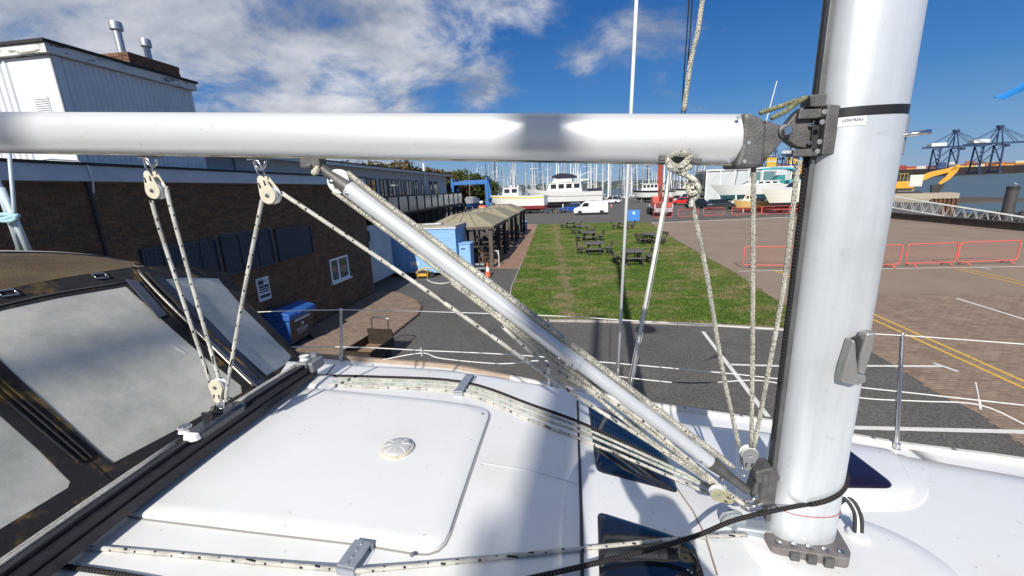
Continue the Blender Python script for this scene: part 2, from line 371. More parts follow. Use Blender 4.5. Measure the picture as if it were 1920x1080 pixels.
# paving of small blocks
BRK = ((.22, .155, .112), (.27, .195, .145), (.32, .24, .18), (.25, .19, .15), (.28, .205, .15))
M_block = mat('paving_block', (.9, .88, .86), .88, c2=(.68, .66, .64), scale=1.3, var=BRK, bump=.3, bscale=70)
M_bed = mat('paving_bed', (.28, .2, .155), .95, c2=(.2, .145, .115), scale=3, bump=.3)
M_far = mat('paving_far', (.29, .215, .155), .92, c2=(.22, .165, .122), scale=.35, mixp=(.3, .7), bump=.25, bscale=30, detail=9)
def block_mesh(bm, x, y, lx, ly, z, t=.007, ch=.006):
    a = [(x, y), (x + lx, y), (x + lx, y + ly), (x, y + ly)]
    b = [(x + ch, y + ch), (x + lx - ch, y + ch), (x + lx - ch, y + ly - ch), (x + ch, y + ly - ch)]
    bm.add([(p[0], p[1], z) for p in a] + [(p[0], p[1], z + t) for p in b], [(4, 5, 6, 7)] + [(i, (i + 1) % 4, 4 + (i + 1) % 4, 4 + i) for i in range(4)])
def pave(owner, poly, z, near, most_y, label, brick=(.2, .1), nbig=300):
    xs = [p[0] for p in poly]; ys = [p[1] for p in poly]; cells = []
    j = 0; y = min(ys)
    while y < min(max(ys), most_y):
        x = min(xs) + (j % 2) * brick[0] / 2
        while x < max(xs):
            c = (x + brick[0] / 2, y + brick[1] / 2)
            if pin(c, poly): cells.append(((c[0] - near[0]) ** 2 + (c[1] - near[1]) ** 2, x, y))
            x += brick[0]
        y += brick[1]; j += 1
    cells.sort(); rest = MB(); rest.var = []; me = None; rs = random.Random(5)
    for i, (d, x, y) in enumerate(cells):
        dz = rs.uniform(-.0015, .0015)
        if i < nbig:
            if me is None:
                b = MB(); block_mesh(b, 0, 0, brick[0] - .006, brick[1] - .006, 0); first = b.build('block', M_block, owner, fix=False); me = first.data; o = first
            else:
                o = bpy.data.objects.new('block', me); col.objects.link(o); o.parent = owner
            o.location = (x, y, z + dz)
        else:
            block_mesh(rest, x, y, brick[0] - .006, brick[1] - .006, z + dz); rest.var += [rs.random()] * 8
    if rest.v: tag(rest.build('block_field', M_block, owner, fix=False), kind='stuff')
PV = [gf(*p) for p in ((1219, 418), (1500, 406.5), (1668, 411.5), (1920, 437))] + [Vector((32.2, 20, 0)), Vector((32.2, -20, 0)), Vector((7.2, -20, 0))] + [gf(*p) for p in ((1985, 880), (1917, 833), (1840, 778), (1750, 732), (1692, 693), (1629, 658), (1545, 632), (1481, 618), (1492, 606), (1480, 577), (1429, 546), (1379, 512), (1315, 476), (1262, 446))]
paved = fsheet('block_paving', PV, .004, M_far); tag(paved, kind='structure')
NEAR = [gf(*p) for p in ((1560, 634), (1629, 658), (1692, 693), (1750, 732), (1840, 778), (1917, 833), (1985, 880))] + [Vector((12.5, 5.2, 0)), Vector((18.5, 9, 0)), Vector((21, 13.5, 0)), Vector((21, 16.3, 0)), Vector((8.2, 16.3, 0)), gf(1492, 606)]
pave(paved, NEAR, .006, fl(Vector((9.5, 7, 0))), 16.3, '')
# edging course of blocks between tarmac and paving
AP = [gf(*p) for p in ((717, 548), (745, 551), (765, 558), (780, 566), (788, 577), (781, 592), (755, 613), (723, 638), (690, 664), (650, 700), (590, 760))] + [Vector((-8.62, 6, 0)), Vector((-8.62, 16.6, 0))]
apron = fsheet('paved_apron', AP, .05, M_bed); tag(apron, kind='structure')
pave(apron, AP, .052, gf(700, 640), 30, '', nbig=300)
def apron_kerb():
    ring = AP[:11]; m = MB()
    outer = []
    for i, p in enumerate(ring):
        a = ring[max(i - 1, 0)]; b = ring[min(i + 1, len(ring) - 1)]; d = (b - a).normalized(); outer.append(p + Vector((-d.y, d.x, 0)) * .07 if False else p + Vector((d.y, -d.x, 0)) * -.07)
    for i in range(len(ring) - 1):
        s = MB(); a, b, c, d = ring[i], ring[i + 1], outer[i + 1], outer[i]
        q = [a.lerp(b, .02), b.lerp(a, .02), c.lerp(d, .02), d.lerp(c, .02)]
        s.add([(p.x, p.y, 0.001) for p in q] + [(p.x, p.y, .07) for p in q], [(4, 5, 6, 7), (0, 1, 5, 4), (1, 2, 6, 5), (2, 3, 7, 6), (3, 0, 4, 7)])
        s.build('kerb_stone', mat('kerb_brick', (.2, .12, .09), .9, c2=(.14, .09, .07), scale=6), apron)
apron_kerb()
PT = [gf(*p) for p in ((926, 504), (974, 504), (980, 493), (1008, 421), (1004, 420), (984, 421))] + [Vector((-6.2, 50.5, 0)), Vector((-6.2, 22.7, 0))]
path = fsheet('brick_path', PT, .006, mat('path_brick', (.33, .2, .14), .9, c2=(.25, .15, .105), scale=1.1, bump=.3, bscale=30, detail=8)); tag(path, kind='structure')
# kerb stones along the lawn
kerb = bpy.data.objects.new('lawn_kerb', None); col.objects.link(kerb); kerb.rotation_euler = (0, 0, A8); tag(kerb, kind='structure')
M_kerb = mat('kerb_concrete', (.42, .39, .35), .9, c2=(.32, .29, .26), scale=4, bump=.3)
def kerbs(line, w=.125):
    for a, b in zip(line[:-1], line[1:]):
        n = max(1, round((b - a).length / .915))
        for i in range(n):
            p = a.lerp(b, i / n); q = a.lerp(b, (i + 1) / n); d = (q - p).normalized()
            m = MB(); m.bar(p + d * .006 + Vector((0, 0, .0)), q - d * .006 + Vector((0, 0, .0)), w, .11); m.build('kerb_stone', M_kerb, kerb, bevel=.012)
kerbs([gf(958, 602), gf(1080, 603), gf(1200, 605.5), gf(1343, 611), gf(1481, 620)])
kerbs([gf(1221, 418.5), gf(1500, 406.8)])
kerbs([gf(958, 598), gf(955.5, 560), gf(960, 537), gf(979, 493)], .05)

# painted lines
M_line = mat('white_road_paint', (.68, .67, .64), .8, c2=(.4, .39, .37), scale=7, mixp=(.52, .9), detail=9)
M_yel = mat('yellow_road_paint', (.66, .40, .06), .8, c2=(.5, .31, .08), scale=7, mixp=(.5, .9), detail=9)
def stripe(a, b, w, m, z=.009, name='road_marking'):
    a = gf(*a); b = gf(*b); d = (b - a).normalized(); s = Vector((-d.y, d.x, 0)) * w / 2
    o = fsheet(name, [a - s, b - s, b + s, a + s], z, m); tag(o, kind='structure'); return o
stripe((1318, 622), (1440, 782), .1, M_line)
stripe((1368, 684), (1470, 687), .1, M_line); stripe((1590, 687), (1772, 688), .1, M_line, .016); stripe((1750, 682), (1796, 698), .09, M_line, .02)
stripe((1590, 803), (1990, 813), .12, M_line, .016)
stripe((1793, 560), (1935, 604), .09, M_line, .017)
stripe((1633, 588), (1960, 734), .085, M_yel, .016); stripe((1626, 595), (1960, 747), .085, M_yel, .016)
stripe((1789, 504), (1990, 552), .08, M_yel, .012); stripe((1800, 503), (1995, 546), .08, M_yel, .012)
stripe((1453, 508), (1489, 524), .08, M_yel, .012); stripe((1460, 508), (1494, 522), .08, M_yel, .012)
stripe((1385, 509), (1925, 500), .1, M_line, .013); stripe((1838, 502), (1858, 506), .08, M_line, .018)
stripe((1228, 404), (1330, 398), .12, M_line); stripe((1340, 400), (1420, 396), .1, M_line); stripe((1360, 404), (1480, 399), .1, M_line); stripe((1180, 388), (1218, 387), .12, M_line)
# ------------------------------------------------------------------ buildings
def fthing(name, label, cat, x, y, z=0.0, rz=0.0, group=None): return thing(name, label, cat, fw(x, y, z), A8 + rz, group)
def wall_at(px, py, xf):                                 # pixel on the plane x = xf of the yard frame -> (y, z)
    d = ray(px, py); t = (xf - CAM.dot(UX)) / d.dot(UX); p = fl(CAM + d * t); return p.y, p.z
WX = -8.6; WY = 16.95
BR = ((.14, .066, .032), (.185, .09, .042), (.22, .115, .055), (.165, .088, .046), (.12, .064, .036))
M_brick = mat('red_brick', (1, 1, 1), .88, c2=(.7, .68, .66), scale=2.5, var=BR, bump=.4, bscale=90)
M_mortar = mat('mortar', (.19, .155, .115), .95, c2=(.13, .105, .075), scale=8)
club = fthing('club_house', 'brown brick club house with blue-white fascia and a white clad upper storey', 'building', WX, WY)
m = MB(); m.b2((-9, -24, 0), (-.012, -.012, 4.75)); wall = m.build('wall', M_mortar, club)
openings = []
def op(pts): 
    q = [wall_at(*p, WX) for p in pts]; ys = [a for a, b in q]; zs = [b for a, b in q]; r = (min(ys) - WY, max(ys) - WY, min(zs), max(zs)); openings.append(r); return r
W1 = op(((268, 467), (402, 450), (410, 515), (276, 533))); W2 = op(((413, 443), (505, 432), (513, 494), (424, 515))); W3 = op(((516, 430), (580, 422), (587, 474), (523, 490)))
W4 = op(((617, 487), (649, 478), (655, 518), (622, 530)))
def brickwork(owner, y0, y1, z0, z1, holes, near, nbig, place):
    cells = []; j = 0; z = z0
    while z + .06 < z1:
        y = y0 - (j % 2) * .1125
        while y < y1:
            a = max(y, y0); b = min(y + .215, y1)
            if b - a > .03 and not any(a < h[1] and b > h[0] and z < h[3] and z + .065 > h[2] for h in holes): cells.append(((a + b - 2 * near[0]) ** 2 / 4 + (z - near[1]) ** 2, a, b, z))
            y += .225
        z += .075; j += 1
    cells.sort(); rest = MB(); rest.var = []; me = None; rs = random.Random(9); n = 0
    def one(bm, a, b, z, off=0.0):
        pts = [(a, z), (b, z), (b, z + .065), (a, z + .065)]; c = .004
        ins = [(a + c, z + c), (b - c, z + c), (b - c, z + .065 - c), (a + c, z + .065 - c)]
        bm.add([place(p[0], p[1], -.012) for p in pts] + [place(p[0], p[1], off) for p in ins], [(4, 5, 6, 7)] + [(i, (i + 1) % 4, 4 + (i + 1) % 4, 4 + i) for i in range(4)])
    for d, a, b, z in cells:
        if n < nbig and b - a > .21:
            if me is None: bm = MB(); one(bm, 0, .215, 0); o = bm.build('brick', M_brick, owner); me = o.data
            else: o = bpy.data.objects.new('brick', me); col.objects.link(o); o.parent = owner
            o.location = Vector(place(a, z, rs.uniform(-.002, .002))); n += 1
        else: one(rest, a, b, z, rs.uniform(-.003, .002)); rest.var += [rs.random()] * 8
    if rest.v: tag(rest.build('brick_field', M_brick, owner, fix=True), kind='stuff')
brickwork(wall, -12.8, -.02, 0, 4.74, openings, (-6.5, 2.6), 300, lambda y, z, d: (d, y, z))
m = MB(); m.b2((-.15, -12.8, -.0), (-.0125, -.0, 4.75))
# end wall bricks (return)
m = MB(); m.b2((-9.2, -24, 4.75), (.1, .12, 5.03)); m.build('fascia', mat('fascia_paint', (.56, .62, .68), .5, c2=(.45, .5, .56), scale=2), club, bevel=.01)
m = MB(); m.b2((-9.25, -24, 5.031), (.14, .16, 5.075)); m.build('roof_edge', mat('felt_black', (.03, .03, .032), .9), club)
m = MB(); m.tube([(.03, wall_at(158, 333, WX)[0] - WY, 4.76), (.03, wall_at(158, 333, WX)[0] - WY + .02, 2.0)], .028, 8); m.build('drain_pipe', M_black, club)
m = MB(); y_ = wall_at(150, 300, WX)[0] - WY; m.tube([(-.1, y_ - .55, 5.085), (-.02, y_ - .45, 5.11), (.06, y_ - .1, 5.1), (.125, y_, 5.02), (.125, y_ + .03, 4.8), (.06, y_ + .03, 4.55)], .013, 6); m.build('cable', M_white, club)
M_grille = mat('grille_grey', (.045, .055, .075), .6, .2, c2=(.065, .075, .095), scale=18)
M_mesh = mat('grille_mesh', (.03, .04, .06), .55, .1, c2=(.05, .065, .09), scale=60)
for q, n in ((W1, 3), (W2, 2), (W3, 1)):
    a, b, c, d = q; m = MB(); m.b2((-.01, a, c), (.02, b, d)); w = m.build('window', M_mesh, club)
    m = MB()
    for s in ((a, a + .035, c, d), (b - .035, b, c, d), (a, b, c, c + .035), (a, b, d - .035, d)): m.b2((.0, s[0], s[2]), (.05, s[1], s[3]))
    m.build('frame', M_grille, w)
    for i in range(1, n + 1 if n > 1 else 1):
        m = MB(); yy = a + (b - a) * i / (n + 1); m.b2((.021, yy - .01, c + .036), (.045, yy + .01, d - .036)); m.build('mullion', M_grille, w)
    k = int((b - a) / .09); m = MB()
    for i in range(1, k): yy = a + (b - a) * i / k; m.b2((.0205, yy - .003, c + .036), (.026, yy + .003, d - .036))
    for i in range(1, int((d - c) / .09)): zz = c + .09 * i; m.b2((.0265, a + .036, zz - .003), (.031, b - .036, zz + .003))
    tag(m.build('wire_grille', M_grille, w), kind='stuff')
a, b, c, d = W4; M_upvc = mat('upvc_white', (.8, .81, .82), .3)
m = MB(); m.b2((-.011, a, c), (.004, b, d)); w = m.build('window', mat('window_glass', (.05, .07, .09), .04, spec=1.0), club)
for s in ((a, a + .07, c, d), (b - .07, b, c, d), (a + .07, b - .07, c, c + .07), (a + .07, b - .07, d - .07, d), ((a + b) / 2 - .13, (a + b) / 2 - .04, c + .07, d - .07)):
    m = MB(); m.b2((.001, s[0], s[2]), (.04, s[1], s[3])); m.build('frame', M_upvc, w, bevel=.006)
m = MB(); m.b2((-.01, a - .06, c - .05), (.11, b + .06, c - .002)); m.build('sill', M_upvc, w, bevel=.008)
m = MB(); m.b2((-.5, .13, .35), (-.3, 2.9, 2.95)); m.build('side_panel', mat('side_panel_grey', (.42, .44, .47), .6, c2=(.36, .38, .4), scale=2), club)
m = MB(); m.b2((-.1, .0, 2.35), (.02, .14, 2.8)); m.build('wall_lamp', M_black, club, bevel=.02)
# notice
q = [wall_at(*p, WX) for p in ((478, 524), (500, 518), (511, 559), (489, 567))]
a, b = min(p[0] for p in q) - WY, max(p[0] for p in q) - WY - .05; c, d = min(p[1] for p in q) + .02, max(p[1] for p in q)
notice = fthing('notice_board', 'white notice board with dark printed panels on the brick wall above the bin', 'sign', WX, WY + a, c)
W_, H_ = b - a, d - c
m = MB(); m.b2((.002, 0, 0), (.022, W_, H_)); m.build('board', mat('notice_white', (.72, .74, .76), .5), notice)
M_ink = mat('notice_ink', (.02, .03, .07), .6)
for i, (u0, u1, v0, v1) in enumerate(((.1, .55, .70, .9), (.62, .9, .84, .87), (.62, .9, .78, .8), (.1, .93, .56, .66), (.1, .93, .46, .53), (.1, .93, .36, .42), (.1, .93, .13, .26), (.1, .6, .93, .95))):
    m = MB(); m.b2((.0222, u0 * W_, v0 * H_), (.0238, u1 * W_, v1 * H_)); m.build('print_block', M_ink, notice)
# upper storey with profiled cladding
UXP = -10.3 - WX; yA, yB = 7.85 - WY, 11.1 - WY
M_clad = mat('white_cladding', (.70, .72, .74), .42, c2=(.62, .64, .66), scale=2.2)
def cladding(p0, p1, z0, z1, nrm, pitch=.117, depth=.022):
    p0 = Vector(p0); p1 = Vector(p1); d = (p1 - p0); L_ = d.length; d.normalize(); nrm = Vector(nrm); m = MB(); s = 0; prof = []
    while s < L_ - pitch:
        for f_, h in ((0, 0), (.3, 0), (.42, depth), (.78, depth), (.9, 0)): prof.append(p0 + d * (s + f_ * pitch) + nrm * h)
        s += pitch
    prof.append(p1)
    n = len(prof); m.add([(p.x, p.y, z0) for p in prof] + [(p.x, p.y, z1) for p in prof], [(i, i + 1, n + i + 1, n + i) for i in range(n - 1)]); return m
cladding((UXP, yA + .16, 0), (UXP, yB, 0), 5.076, 7.3, (1, 0, 0)).build('cladding_panel', M_clad, club)
xs = UXP - 1.02
cladding((UXP - 6, yA, 0), (xs, yA, 0), 5.076, 7.3, (0, -1, 0), .16, .03).build('cladding_panel', M_clad, club)
m = MB(); m.b2((UXP - 6, yA + .02, 5.076), (UXP - .02, yB, 7.32)); m.build('upper_wall', M_clad, club)
m = MB(); m.b2((xs, yA - .012, 5.076), (UXP + .03, yA + .019, 7.3)); cp = m.build('corner_panel', M_clad, club)
m = MB(); m.b2((UXP, yA - .012, 5.076), (UXP + .03, yA + .16, 7.3)); m.build('corner_trim', M_clad, club)
vent = MB(); vx0, vx1 = UXP - .62, UXP - .28; vent.b2((vx0, yA - .03, 6.05), (vx1, yA - .0125, 6.55)); vo = vent.build('vent', M_white, club)
for i in range(11): m = MB(); m.box(((vx0 + vx1) / 2, yA - .036, 6.08 + .043 * i), (vx1 - vx0 - .03, .028, .006), Matrix.Rotation(rad(35), 3, 'X')); m.build('louvre', M_white, vo)
M_peel = mat('peeling_paint', (.66, .66, .64), .6, c2=(.2, .19, .17), scale=3.5, mixp=(.56, .62), detail=9, stretch=(.6, .6, 2))
m = MB(); m.b2((UXP - 6.2, yA - .12, 7.32), (UXP + .12, yB + .06, 7.5)); m.build('upper_fascia', M_peel, club)
m = MB(); m.b2((UXP - 6.25, yA - .16, 7.502), (UXP + .16, yB + .1, 7.56)); m.build('upper_roof', mat('felt_black', (.03, .03, .032), .9), club)
# chimney
M_cb = mat('chimney_mortar', (.2, .17, .14), .95)
c0 = Vector((UXP - .95, 9.62 - WY, 7.561)); c1 = Vector((UXP - .12, 10.98 - WY, 7.90))
m = MB(); m.b2(c0 + Vector((.01, .01, 0)), c1 - Vector((.01, .01, .005))); ch = m.build('chimney', M_cb, club)
M_cbrick = mat('chimney_brick', (1, 1, 1), .9, c2=(.7, .66, .6), scale=6, var=((.17, .085, .05), (.22, .12, .07), (.13, .065, .04), (.2, .11, .075)), bump=.3, bscale=80)
for j in range(4):
    z = 7.565 + .082 * j
    for i in range(7):
        y = c0.y + (j % 2) * -.1 + i * .225
        a, b = max(y, c0.y), min(y + .215, c1.y)
        if b - a > .04: m = MB(); m.b2((c1.x - .02, a, z), (c1.x, b, z + .072)); m.build('brick', M_cbrick, ch)
    for i in range(5):
        x = c0.x + (j % 2) * -.1 + i * .225; a, b = max(x, c0.x), min(x + .215, c1.x - .021)
        if b - a > .04: m = MB(); m.b2((a, c0.y, z), (b, c0.y + .02, z + .072)); m.build('brick', M_cbrick, ch)
for (fy, top, r) in ((9.83, 8.62, .085), (10.52, 8.46, .075)):
    m = MB(); x = UXP - .5; y = fy - WY
    m.lathe([(r, 7.9), (r, top - .16)], 16, (x, y, 0)); fo = m.build('flue', M_galv, club, smooth=40)
    m = MB(); m.lathe([(r * 1.0, top - .2), (r * 1.55, top - .17), (r * 1.6, top - .06), (r * 1.45, top), (r * .9, top + .005)], 16, (x, y, 0)); m.build('flue_cap', M_galv, fo, smooth=40)

# white rendered wing with the terrace
wing = fthing('terrace_wing', 'long pale grey wing with tall windows and a raised terrace behind the brick club house', 'building', -13, 44.6)
M_render = mat('grey_render', (.5, .52, .55), .7, c2=(.42, .44, .47), scale=1.2)
WL = -33.0
m = MB(); m.b2((-9, WL, 3.12), (0, 0, 5.98)); m.build('upper_wall', M_render, wing)
m = MB(); m.b2((-9, WL, 0), (-.3, -.1, 2.95)); m.build('lower_wall', mat('dark_timber_wall', (.035, .03, .028), .9, c2=(.06, .052, .045), scale=4), wing)
m = MB(); m.b2((-9.4, WL, 5.98), (.55, .35, 6.14)); m.build('eave', mat('eave_grey', (.6, .63, .66), .5, c2=(.5, .53, .56), scale=2), wing)
m = MB(); m.b2((-9.5, WL, 6.141), (.6, .42, 6.2)); m.build('roof', mat('felt_black', (.03, .03, .032), .9), wing)
M_frame = mat('window_frame_dark', (.03, .035, .04), .5)
M_wg = mat('terrace_glass', (.06, .07, .08), .05, spec=1.0)
def wy(px): return wall_at(px, 345, -13)[0] - 44.6
for (a, b, lo) in ((545, 557, 4.9), (560, 584, 4.9), (648, 658, 4.9), (665, 683, 4.6), (686, 705, 3.2), (711, 726, 3.2), (727, 742, 3.2), (746, 757, 3.2), (760, 772, 3.2), (775, 784, 3.2), (789, 796, 3.2), (804, 810, 3.2), (813, 820, 3.2)):
    a, b = wy(a), wy(b); hi = 5.42
    m = MB(); m.b2((-.06, a, lo), (.012, b, hi)); w = m.build('window', M_wg, wing)
    for s in ((a, a + .08, lo, hi), (b - .08, b, lo, hi), (a + .08, b - .08, hi - .09, hi), ((a + b) / 2 - .04, (a + b) / 2 + .04, lo, hi - .09)):
        m = MB(); m.b2((.0, s[0], s[2]), (.045, s[1], s[3])); m.build('frame', M_frame, w)
y_ = wy(540); m = MB(); m.tube([(.05, wy(446), 5.95), (.05, wy(446), 5.3), (.05, wy(446) - .3, 5.1), (.05, wy(446) - .3, 4.2)], .045, 8); m.build('downpipe', M_render, wing)
m = MB(); m.tube([(.3, wy(791), 4.9), (.3, wy(791), 6.9)], .11, 8); m.build('vent_pipe', M_white, wing)
m = MB(); m.tube([(.05, wy(722), 4.75), (.9, wy(722) - .6, 4.95)], .03, 6).box((1.0, wy(722) - .7, 4.93), (.3, .55, .1)); m.build('lamp_arm', M_galv, wing)
# terrace deck
BX = 2.0; M_tim = wood('terrace_timber', (.035, .032, .03), (.06, .055, .05))
m = MB(); m.b2((0, -25, 2.96), (BX, -1.2, 3.11)); m.build('terrace_deck', M_tim, wing)
ends = [-25 + 23.8 * i / 14 for i in range(15)]
M_pane = mat('terrace_pane', (.16, .22, .25), .12, spec=.8)
for i in range(14):
    a, b = ends[i], ends[i + 1]
    m = MB(); m.b2((BX - .03, a + .1, 3.2), (BX - .012, b - .1, 4.15)); p = m.build('glass_panel', M_pane, wing)
    m = MB(); m.b2((BX - .07, a, 4.16), (BX + .02, b - .001, 4.23)); m.build('rail', M_tim, p)
for i, a in enumerate(ends):
    m = MB(); m.b2((BX - .08, a - .06, 3.11), (BX + .03, a + .06, 4.235)); m.build('rail_post', M_tim, wing)
    m = MB(); m.b2((BX - .2, a - .09, 0), (BX - .02, a + .09, 2.96)); m.build('post', M_tim, wing)
    if i % 2 == 0 and i < 14: m = MB(); m.bar((BX - .11, a + .1, 1.9), (BX - .11, a + .95, 2.94), .1); m.build('brace', M_tim, wing)
m = MB()
for i in range(10): m.b2((BX - .95, -1.2 + .32 * i + .2, 3.0 - .3 * i - .05), (BX - .05, -1.2 + .32 * i + .5, 3.0 - .3 * i))
m.bar((BX, -1.1, 3.0), (BX, 2.3, .05), .06, .2); m.build('stairs', M_tim, wing)
# flower tubs below the terrace
M_leafy = mat('tub_leaves', (.06, .1, .02), .8, var=((.05, .09, .02), (.1, .13, .03), (.3, .12, .03), (.16, .1, .04)))
for i, (px, py) in enumerate(((778, 425), (803, 420), (815, 412))):
    p = gf(px, py, 0.55); t = fthing('flower_tub', ('flower tub with orange blooms just above the blue trailer roof', 'middle flower tub of green leaves under the terrace', 'flower tub farthest along under the terrace')[i], 'planter', p.x - .2, p.y + .3)
    m = MB(); m.lathe([(.22, 0), (.3, .5), (.32, .52), (.27, .5)], 14); m.build('tub', mat('terracotta', (.3, .12, .06), .8), t, smooth=40)
    m = MB(); m.var = []; rs = random.Random(i)
    for k in range(140):
        a = rs.uniform(0, 6.28); r = .36 * math.sqrt(rs.random()); z = .55 + rs.random() * .4 * (1 - r / .5); c = Vector((r * math.cos(a), r * math.sin(a), z)); u = Vector((rs.gauss(0, 1), rs.gauss(0, 1), rs.gauss(0, .7))).normalized() * .06; v = u.cross(Vector((0, 0, 1))).normalized() * .05
        m.add([c - u, c + v, c + u, c - v], [(0, 1, 2, 3)]); m.var += [rs.random()] * 4
    tag(m.build('leaves', M_leafy, t, fix=False), kind='stuff')

# pergolas with felt roofs
M_felt = mat('green_mineral_felt', (.30, .27, .185), .95, c2=(.24, .215, .145), scale=2.5, bump=.3, bscale=60)
M_post = wood('pergola_timber', (.115, .095, .075), (.07, .058, .048))
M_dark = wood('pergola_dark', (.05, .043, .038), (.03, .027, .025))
def pergola(x1, y0, w, l, lab, grp):
    t = fthing('pergola', lab, 'shelter', x1, y0, group=grp); e = 2.4; rg = 2.98; o = .22
    cs = [(-w - o, -o, e), (o, -o, e), (o, l + o, e), (-w - o, l + o, e)]; r0 = (-w / 2 - .35, l / 2 - .55, rg); r1 = (-w / 2 + .35, l / 2 + .55, rg)
    rr = [(-w / 2 - .75, l / 2 - 1.4, rg), (-w / 2 + .75, l / 2 - 1.4, rg), (-w / 2 + .75, l / 2 + 1.4, rg), (-w / 2 - .75, l / 2 + 1.4, rg)]
    for i in range(4):
        j = (i + 1) % 4; m = MB(); m.add([cs[i], cs[j], rr[j], rr[i], *[(p[0], p[1], p[2] - .05) for p in (cs[i], cs[j], rr[j], rr[i])]], [(0, 1, 2, 3), (7, 6, 5, 4), (0, 4, 5, 1), (1, 5, 6, 2), (2, 6, 7, 3), (3, 7, 4, 0)]); s = m.build('roof_slope', M_felt, t)
        for k in (1, 2, 3):
            a = Vector(cs[i]).lerp(Vector(cs[j]), k / 4); b = Vector(rr[i]).lerp(Vector(rr[j]), k / 4); m = MB(); m.bar(a + Vector((0, 0, .006)), b + Vector((0, 0, .006)), .05, .012); m.build('felt_seam', mat('felt_seam', (.13, .115, .075), .95), s)
    m = MB(); m.add(rr, [(0, 1, 2, 3)]); m.build('ridge_cap', M_felt, t)
    for i in range(4):
        a = Vector(cs[i]); b = Vector(cs[(i + 1) % 4]); d = (b - a).normalized() * .02; m = MB(); m.bar(a + d - Vector((0, 0, .12)), b - d - Vector((0, 0, .12)), .03, .13); m.build('fascia_board', M_post, t)
    for i, (x, y) in enumerate(((0, 0), (0, l / 2), (0, l), (-w, 0), (-w, l / 2), (-w, l))):
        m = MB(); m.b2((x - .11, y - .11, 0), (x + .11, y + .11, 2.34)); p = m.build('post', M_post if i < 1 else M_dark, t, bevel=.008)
        for s in (1, -1):
            if 0 <= y + s * .7 <= l: m = MB(); m.bar((x, y + s * .09, 1.75), (x, y + s * .62, 2.3), .07); m.build('brace', M_post, p)
        if y == 0: s = -1 if x == 0 else 1; m = MB(); m.bar((x + s * .09, y, 1.7), (x + s * .65, y, 2.28), .07); m.build('brace', M_post, p)
    return t
PG = 'felt-roofed pergolas beside the brick path'
for i, (y0, lb) in enumerate(((22.85, 'nearest felt-roofed timber pergola, right behind the blue trailer'), (29.6, 'middle felt-roofed timber pergola beside the brick path'), (36.6, 'farthest felt-roofed timber pergola beside the brick path'))):
    pergola(-4.3 - .04 * i, y0, 3.6, 5.1, lb, PG)
# ------------------------------------------------------------------ things on the quay
M_tw = mat('table_timber', (.14, .13, .125), .85, c2=(.08, .075, .07), scale=9, stretch=(1, 5, 1), bump=.4, bscale=50)
M_tw2 = mat('table_timber_dark', (.05, .044, .04), .85, c2=(.03, .027, .025), scale=9, bump=.4, bscale=50)
def picnic(label, grp):
    t = thing('picnic_table', label, 'picnic table', group=grp)
    for i in range(6): m = MB(); y = -.5 + i * .2; m.b2((-.62 + (.08 if i in (0, 5) else 0), y - .092, .70), (.62 - (.08 if i in (0, 5) else 0), y + .092, .742)); m.build('table_plank', M_tw, t)
    for s in (-1, 1): m = MB(); m.b2((s * .4 - .03, -.55, .62), (s * .4 + .03, .55, .698)); m.build('table_bearer', M_tw2, t)
    for sx in (-1, 1):
        for sy in (-1, 1): m = MB(); m.bar((sx * .34, sy * .2, .66), (sx * .42, sy * .62, .0), .09, .05); m.build('leg', M_tw2, t)
        b = MB(); b.bar((sx * .42, -.62, .36), (sx * .42, .62, .36), .045, .09); b.build('cross_beam', M_tw2, t)
        m = MB(); m.bar((sx * .3, 0, .3), (sx * 1.12, 0, .3), .05, .09); m.build('seat_beam', M_tw2, t)
        for k in range(2): m = MB(); m.b2((sx * (.83 + .15 * k) - .065, -.5, .42), (sx * (.83 + .15 * k) + .065, .5, .455)); m.build('seat_plank', M_tw, t)
        for sy in (-1, 1):
            m = MB(); m.b2((sx * .9 - .04, sy * .4 - .03, 0), (sx * .9 + .04, sy * .4 + .03, .42)); m.build('seat_leg', M_tw2, t)
            m = MB(); m.bar((sx * 1.05, sy * .38, .40), (sx * 1.16, sy * .38, .82), .05, .05); m.build('backrest_post', M_tw2, t)
        for k in range(2): m = MB(); m.b2((sx * 1.15 - .015, -.5, .6 + .13 * k), (sx * 1.15 + .015, .5, .68 + .13 * k)); m.build('backrest_slat', M_tw2, t)
    for sy in (-1, 1):
        for k in range(2): m = MB(); m.b2((-.48, sy * (.83 + .15 * k) - .065, .42), (.48, sy * (.83 + .15 * k) + .065, .455)); m.build('seat_plank', M_tw, t)
        for sx in (-1, 1): m = MB(); m.b2((sx * .36 - .03, sy * .9 - .04, 0), (sx * .36 + .03, sy * .9 + .04, .42)); m.build('seat_leg', M_tw2, t)
    return t
TG = 'dark timber picnic tables on the lawn'
proto = None
for px, py, rz, lab in ((1185, 496, 4, 'nearest dark picnic table on the lawn, in front of the others on the right'), (1114, 478, -3, 'front picnic table in the left row on the lawn'), (1105, 454, 3, 'second picnic table from the front in the left row'), (1093, 440, -2, 'third picnic table from the front in the left row'), (1070, 430, 2, 'farthest picnic table at the back left of the lawn'), (1168, 431, -4, 'picnic table at the back of the lawn near the blue box'), (1221, 459, 30, 'picnic table turned cornerwise near the right edge of the lawn')):
    if proto is None: proto = picnic(lab, TG); o = proto
    else: o = copy_tree(proto); o['label'] = lab
    p = gp(px, py - 2); o.location = (p.x, p.y, .012); o.rotation_euler = (0, 0, A8 + rad(rz))
for i, (x, y, lab) in enumerate(((-6.1, 25.4, 'picnic table under the nearest pergola'), (-6.1, 32.2, 'picnic table under the middle pergola'), (-6.1, 39.2, 'picnic table under the farthest pergola'))):
    o = copy_tree(proto); o['label'] = lab; o['group'] = 'picnic tables under the pergolas'; o.location = fw(x, y, .006); o.rotation_euler = (0, 0, A8)
